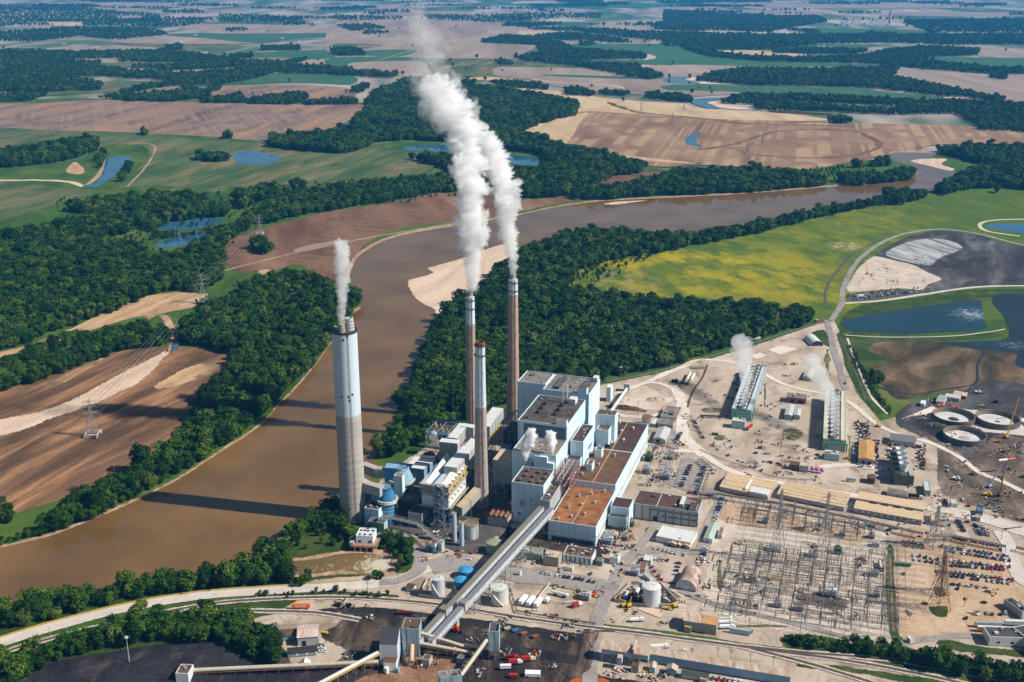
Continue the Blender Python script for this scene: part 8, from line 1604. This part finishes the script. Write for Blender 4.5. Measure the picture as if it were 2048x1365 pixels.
# spoil heaps
def heap(px,py,w_,d_,h,m_,label,name='spoil_heap',seed=1,rot=0.):
    g = G(px,py); N = 26; v = []; f = []
    for i in range(N):
        for j in range(N):
            u,w2 = (i / (N - 1) * 2 - 1),(j / (N - 1) * 2 - 1); rr = min(1,math.hypot(u,w2)); z = max(0,(1 - rr ** 1.5)) * h * (1 + .6 * noise.noise(Vector((u * 3 + seed,w2 * 3,1)))) + .8 * max(0,1 - rr) * noise.noise(Vector((u * 9,w2 * 9,seed))) - .15
            x_,y_ = u * w_ / 2,w2 * d_ / 2; v.append((x_ * math.cos(rot) - y_ * math.sin(rot),x_ * math.sin(rot) + y_ * math.cos(rot),z))
    for i in range(N - 1):
        for j in range(N - 1): f.append((i * N + j,(i + 1) * N + j,(i + 1) * N + j + 1,i * N + j + 1))
    me = bpy.data.meshes.new(name); me.from_pydata(v,[],f); me.materials.append(m_); me.attributes.new('edge','FLOAT','POINT').data.foreach_set('value',[1.] * len(v)); me.update(); o = bpy.data.objects.new(name,me); COL.objects.link(o); o.location = (g.x,g.y,0); tag(o,label,'heap')
heap(1252,817,48,9,4,mud,'dark ridge of spoil along the lower side of the pit',seed=2,rot=-.3); heap(1270,785,60,14,3.5,yard,'pale ridge of spoil along the upper side of the pit',seed=3,rot=.5); heap(1318,800,30,20,3.5,yard,'pale spoil mound at the right end of the pit',seed=5)
heap(1955,526,120,46,7,ash,'dark ash mound at the edge of the white ash terrace',seed=6,rot=.6); heap(250,1345,190,60,7,coal_d,'low black coal pile at the bottom left','coal_pile',7,.3); heap(760,870 + 20,1,1,.1,coal_d,'tiny patch of coal behind the plant','coal_patch',8) if False else None
heap(1660,862 - 15,16,10,2,rust_d,'brown dirt heap by the grass dike',seed=9); heap(1885,850,30,10,2.5,con_d,'brown spoil bank below the reinforcement grid',seed=10,rot=-.5)
# far town and farmsteads
rf = random.Random(12); tt = 0
for k,(x,y,w_,d_,h) in enumerate(((1690,50,60,30,26),(1700,52,40,40,16),(1712,48,70,30,30),(1728,51,50,30,18),(1738,52,80,40,24),(1750,50,60,30,34),(1758,52,60,40,20),(1766,50,40,30,28),(1610,57,120,30,8),(1778,51,30,30,14))):
    g = G(x,y); mb = MB(); mb.box((g.x,g.y,0),(w_,d_,h),white_s,0,roof_wh); mb.box((g.x + w_ * .2,g.y,h),(w_ * .3,d_ * .6,h * .3),grey_s); tag(mb.build('distant_works'),'hazy white block of the distant works on the horizon, %s from the left' % ROWN[k],'building','distant works on the horizon')
g = G(1779,50); mb = MB(); mb.cyl((g.x,g.y,0),14,9,105,grey_s,14); tag(mb.build('distant_smokestack'),'single pale smokestack of the hazy works on the horizon','smokestack')
for k in range(60):
    x,y = rf.uniform(0,2048),8 + 90 * rf.random() ** 1.2; g = G(x,y); s_ = rf.uniform(10,28) * (1.5 if y < 40 else 1); mb = MB(); mb.prism([(g.x,g.y),(g.x + s_,g.y + 3),(g.x + s_ - 3,g.y + s_ * .6),(g.x - 3,g.y + s_ * .6)],0,6,white_s,roof_wh); mb.box((g.x + s_ * .5,g.y + s_ * .3,6),(s_ * .7,s_ * .25,3),metal_l)
    tag(mb.build('farm_building'),'tiny white farm building far off in the hazy fields','farm building','distant white farm buildings')
for k,(x,y) in enumerate(((390,109),(403,108),(312,64),(1655,97),(1640,96),(118,34),(560,36),(185,25),(1000,28))):
    g = G(x,y); mb = MB(); mb.box((g.x,g.y,0),(34,16,9),white_p,0,roof_wh); mb.box((g.x + 26,g.y + 5,0),(12,12,12),metal_l); tag(mb.build('farm_barn'),'white barn in the far fields ' + ['beside the yellow-green strip','right of its twin by the yellow-green strip','by the left far copse','in the right far wood gap','left of its twin in the right far gap','at the far upper left','above the left pale field','nearest the top left corner','top centre behind the steam'][k],'barn','larger white barns')
# steam of the cooling towers
sc_ = steam_mat_c = None
# = STEAM
def steam_mat(name,dens,scale,thr,soft,aniso=0.,color=(.995,.997,1)):
    m = bpy.data.materials.new(name); m.use_nodes = True; n = m.node_tree; n.nodes.clear(); L = n.links
    out = n.nodes.new('ShaderNodeOutputMaterial'); pv = n.nodes.new('ShaderNodeVolumePrincipled'); pv.inputs['Color'].default_value = (*color,1); pv.inputs['Anisotropy'].default_value = aniso
    pv.inputs['Density'].default_value = dens
    if scale:
        geo = n.nodes.new('ShaderNodeNewGeometry'); nz = n.nodes.new('ShaderNodeTexNoise'); nz.inputs['Scale'].default_value = scale; nz.inputs['Detail'].default_value = 4; nz.inputs['Roughness'].default_value = .6
        L.new(geo.outputs['Position'],nz.inputs[0]); mr = n.nodes.new('ShaderNodeMapRange'); mr.inputs[1].default_value = thr; mr.inputs[2].default_value = thr + soft; mr.inputs[3].default_value = 0; mr.inputs[4].default_value = dens
        L.new(nz.outputs[0],mr.inputs[0]); L.new(mr.outputs[0],pv.inputs['Density'])
    L.new(pv.outputs[0],out.inputs['Volume']); return m
def plume(name,label,path,m,seed,vox=1.2,lump=.75,step=.42,cat='steam plume',ico=2):
    """path: list of (x, y, z, radius); puffs along it merged into one billowing closed surface"""
    r = random.Random(seed); bm = bmesh.new(); pts = []
    for i in range(len(path) - 1):
        a,b_ = path[i],path[i + 1]; L_ = math.dist(a[:3],b_[:3]); n_ = max(1,int(L_ / (step * (a[3] + b_[3]) / 2)))
        for k in range(n_):
            t_ = k / n_; pts.append([a[j] + (b_[j] - a[j]) * t_ for j in range(4)])
    for x,y,z,rad in pts:
        for q in range(1 if rad < 3 else 4):
            th = r.uniform(0,6.28); off = 0 if q == 0 else rad * r.uniform(.35,.8); rr = rad * (.72 if q == 0 else r.uniform(.28,.52))
            mtx = Matrix.Translation((x + off * math.cos(th),y + off * math.sin(th),z + r.uniform(-.3,.3) * rad)) @ Matrix.Scale(rr,4)
            bmesh.ops.create_icosphere(bm,subdivisions=ico,radius=1,matrix=mtx)
    me = bpy.data.meshes.new(name); bm.to_mesh(me); bm.free(); o = bpy.data.objects.new(name,me); COL.objects.link(o)
    md = o.modifiers.new('r','REMESH'); md.mode = 'VOXEL'; md.voxel_size = vox
    dg = bpy.context.evaluated_depsgraph_get(); me2 = bpy.data.meshes.new_from_object(o.evaluated_get(dg)); o.modifiers.clear(); o.data = me2
    N = len(me2.vertices); c = np.empty(N * 3,np.float32); me2.vertices.foreach_get('co',c); c = c.reshape(-1,3); nn = np.empty(N * 3,np.float32); me2.vertex_normals.foreach_get('vector',nn); nn = nn.reshape(-1,3)
    zz = np.array([p[2] for p in pts]); rr = np.array([p[3] for p in pts]); od = np.argsort(zz); rad = np.interp(c[:,2],zz[od],rr[od])
    d = np.empty(N,np.float32)
    for i in range(N):
        v = Vector(c[i]); s_ = float(rad[i]); f1 = 2.2 / s_
        d[i] = s_ * lump * (noise.noise(v * f1) * .55 + noise.noise(v * f1 * 2.3) * .35 + noise.noise(v * f1 * 5.1) * .2)
    c += nn * d[:,None]; me2.vertices.foreach_set('co',c.ravel()); me2.materials.clear(); me2.materials.append(m); me2.polygons.foreach_set('use_smooth',[True] * len(me2.polygons)); me2.update()
    tag(o,label,cat,kind=None); return o
def pth(Y,pts,base=None):
    """pts: (px, py, radius px) in the vertical plane through the stack"""
    out = [] if base is None else [base]
    for px,py,rp in pts:
        # height where the view ray through (px,py) meets plane Y
        y = (py - 682.5) / FL; k = (cc - y * cs); dpt = Y / k; z = HC - dpt * (cs + y * cc); x = (px - 1024) / FL * dpt; out.append((x,Y,z,1.15 * rp * dpt / FL))
    return out
st_d = steam_mat('steam',.14,0,0,0); st_m = steam_mat('thin_steam',.06,.05,.42,.2); st_t = steam_mat('wispy_steam',.028,.022,.40,.25); st_c = steam_mat('cooling_steam',.05,0,0,0)
plume('steam_plume','white steam rising from the left stack above the river',pth(STK1[1],[(683,640,8),(684,600,11),(683,560,14),(684,520,18),(682,498,17),(680,482,10)],(STK1[0],STK1[1],STK1[2] - 2,2.4)),st_d,1,.8)
plume('steam_wisp','thin ragged top of the steam from the left stack',pth(STK1[1],[(682,500,16),(680,470,15),(678,450,8)]),st_m,2,.9)
plume('steam_plume','broad white steam column from the brown stack, the larger of the twin columns',pth(STK2[1],[(946,570,12),(946,540,17),(945,500,22),(943,450,30),(942,400,32),(938,350,32),(930,300,34),(921,262,33),(915,245,24)],(STK2[0],STK2[1],STK2[2] - 2,3.2)),st_d,3)
plume('steam_plume','white steam column from the tall tan stack leaning into the larger one',pth(STK4[1] + 0,[(1026,535,9),(1022,500,14),(1016,460,20),(1010,400,26),(1000,350,30),(985,310,28),(970,280,22),(950,250,18)],(STK4[0],STK4[1],STK4[2] - 2,3.0)),st_d,4)
plume('steam_plume','ragged billowing head of the broad steam column',pth(STK2[1],[(926,280,28),(918,245,38),(902,215,42),(885,190,38),(866,172,30),(852,165,20)]),steam_mat('billow_steam',.16,.045,.36,.16),11,2.0,.8)
plume('steam_wisp','torn grey-white steam veil where the twin columns spread out',pth(STK2[1],[(900,230,50),(880,200,52),(870,175,42),(850,160,26)]),st_m,5,2.2)
plume('steam_wisp','faint wide veil of steam drifting above the twin columns',pth(STK2[1] - 15,[(860,175,40),(850,130,40),(856,95,42),(840,60,26),(836,25,20),(838,-5,18),(842,-30,18)]),st_t,6,3)
p = F2.p(F2.w * .33,-2,40); plume('steam_puff','small white steam jet from the near boiler house roof, left of two',[(p.x,p.y,38.5,.7),(p.x,p.y,45,2.2),(p.x + .6,p.y + 1,52,4.4),(p.x + 2,p.y + 2,60,6.5),(p.x + 4,p.y + 3,68,6),(p.x + 6,p.y + 3,74,3)],steam_mat('jet_steam',.9,0,0,0),7,.6)
p = F2.p(F2.w * .9,3,51); plume('steam_puff','small white steam jet from the boiler house roof edge, right of two',[(p.x,p.y,50.5,.8),(p.x,p.y,56,2.4),(p.x,p.y + 1,62,4.2),(p.x - 1,p.y + 2,69,5),(p.x - 4,p.y + 2,74,2.6)],bpy.data.materials['jet_steam'],8,.6)

def ct_steam(f,z,name,label,seed,tipdx,tipz_,lenk):
    pts = []
    a = f.p(f.w * .5,8,z); b_ = f.p(f.w * .5,f.d * lenk,z)
    for k in range(9):
        q = k / 8; c = a.lerp(b_,q); pts.append((c.x + tipdx * q * q,c.y,z + 3 + tipz_ * q,4 + 11 * q ** .8))
    plume(name,label,pts,steam_mat('cooling_steam_' + str(seed),.055,.03,.15,.35),seed,1.4,.35)
ct_steam(CT1,13,'steam_plume','translucent grey steam drifting up from the left cooling tower',21,-20,46,.7)
ct_steam(CT2,13,'steam_plume','translucent grey steam drifting up from the right cooling tower',22,-34,48,.7)
# = HAZE
hz = MB(); hz.box((0,34000,-7),(100000,72000,495),mat('_h',(1,1,1))); ho = hz.build('haze'); ho['kind'] = 'stuff'
hm = bpy.data.materials.new('haze_air'); hm.use_nodes = True; hn = hm.node_tree; hn.nodes.clear()
out = hn.nodes.new('ShaderNodeOutputMaterial'); pv = hn.nodes.new('ShaderNodeVolumePrincipled')
pv.inputs['Color'].default_value = (.06,.44,1.0,1); pv.inputs['Density'].default_value = HAZE_D; pv.inputs['Anisotropy'].default_value = .1
hn.links.new(pv.outputs[0],out.inputs['Volume']); ho.data.materials.clear(); ho.data.materials.append(hm)
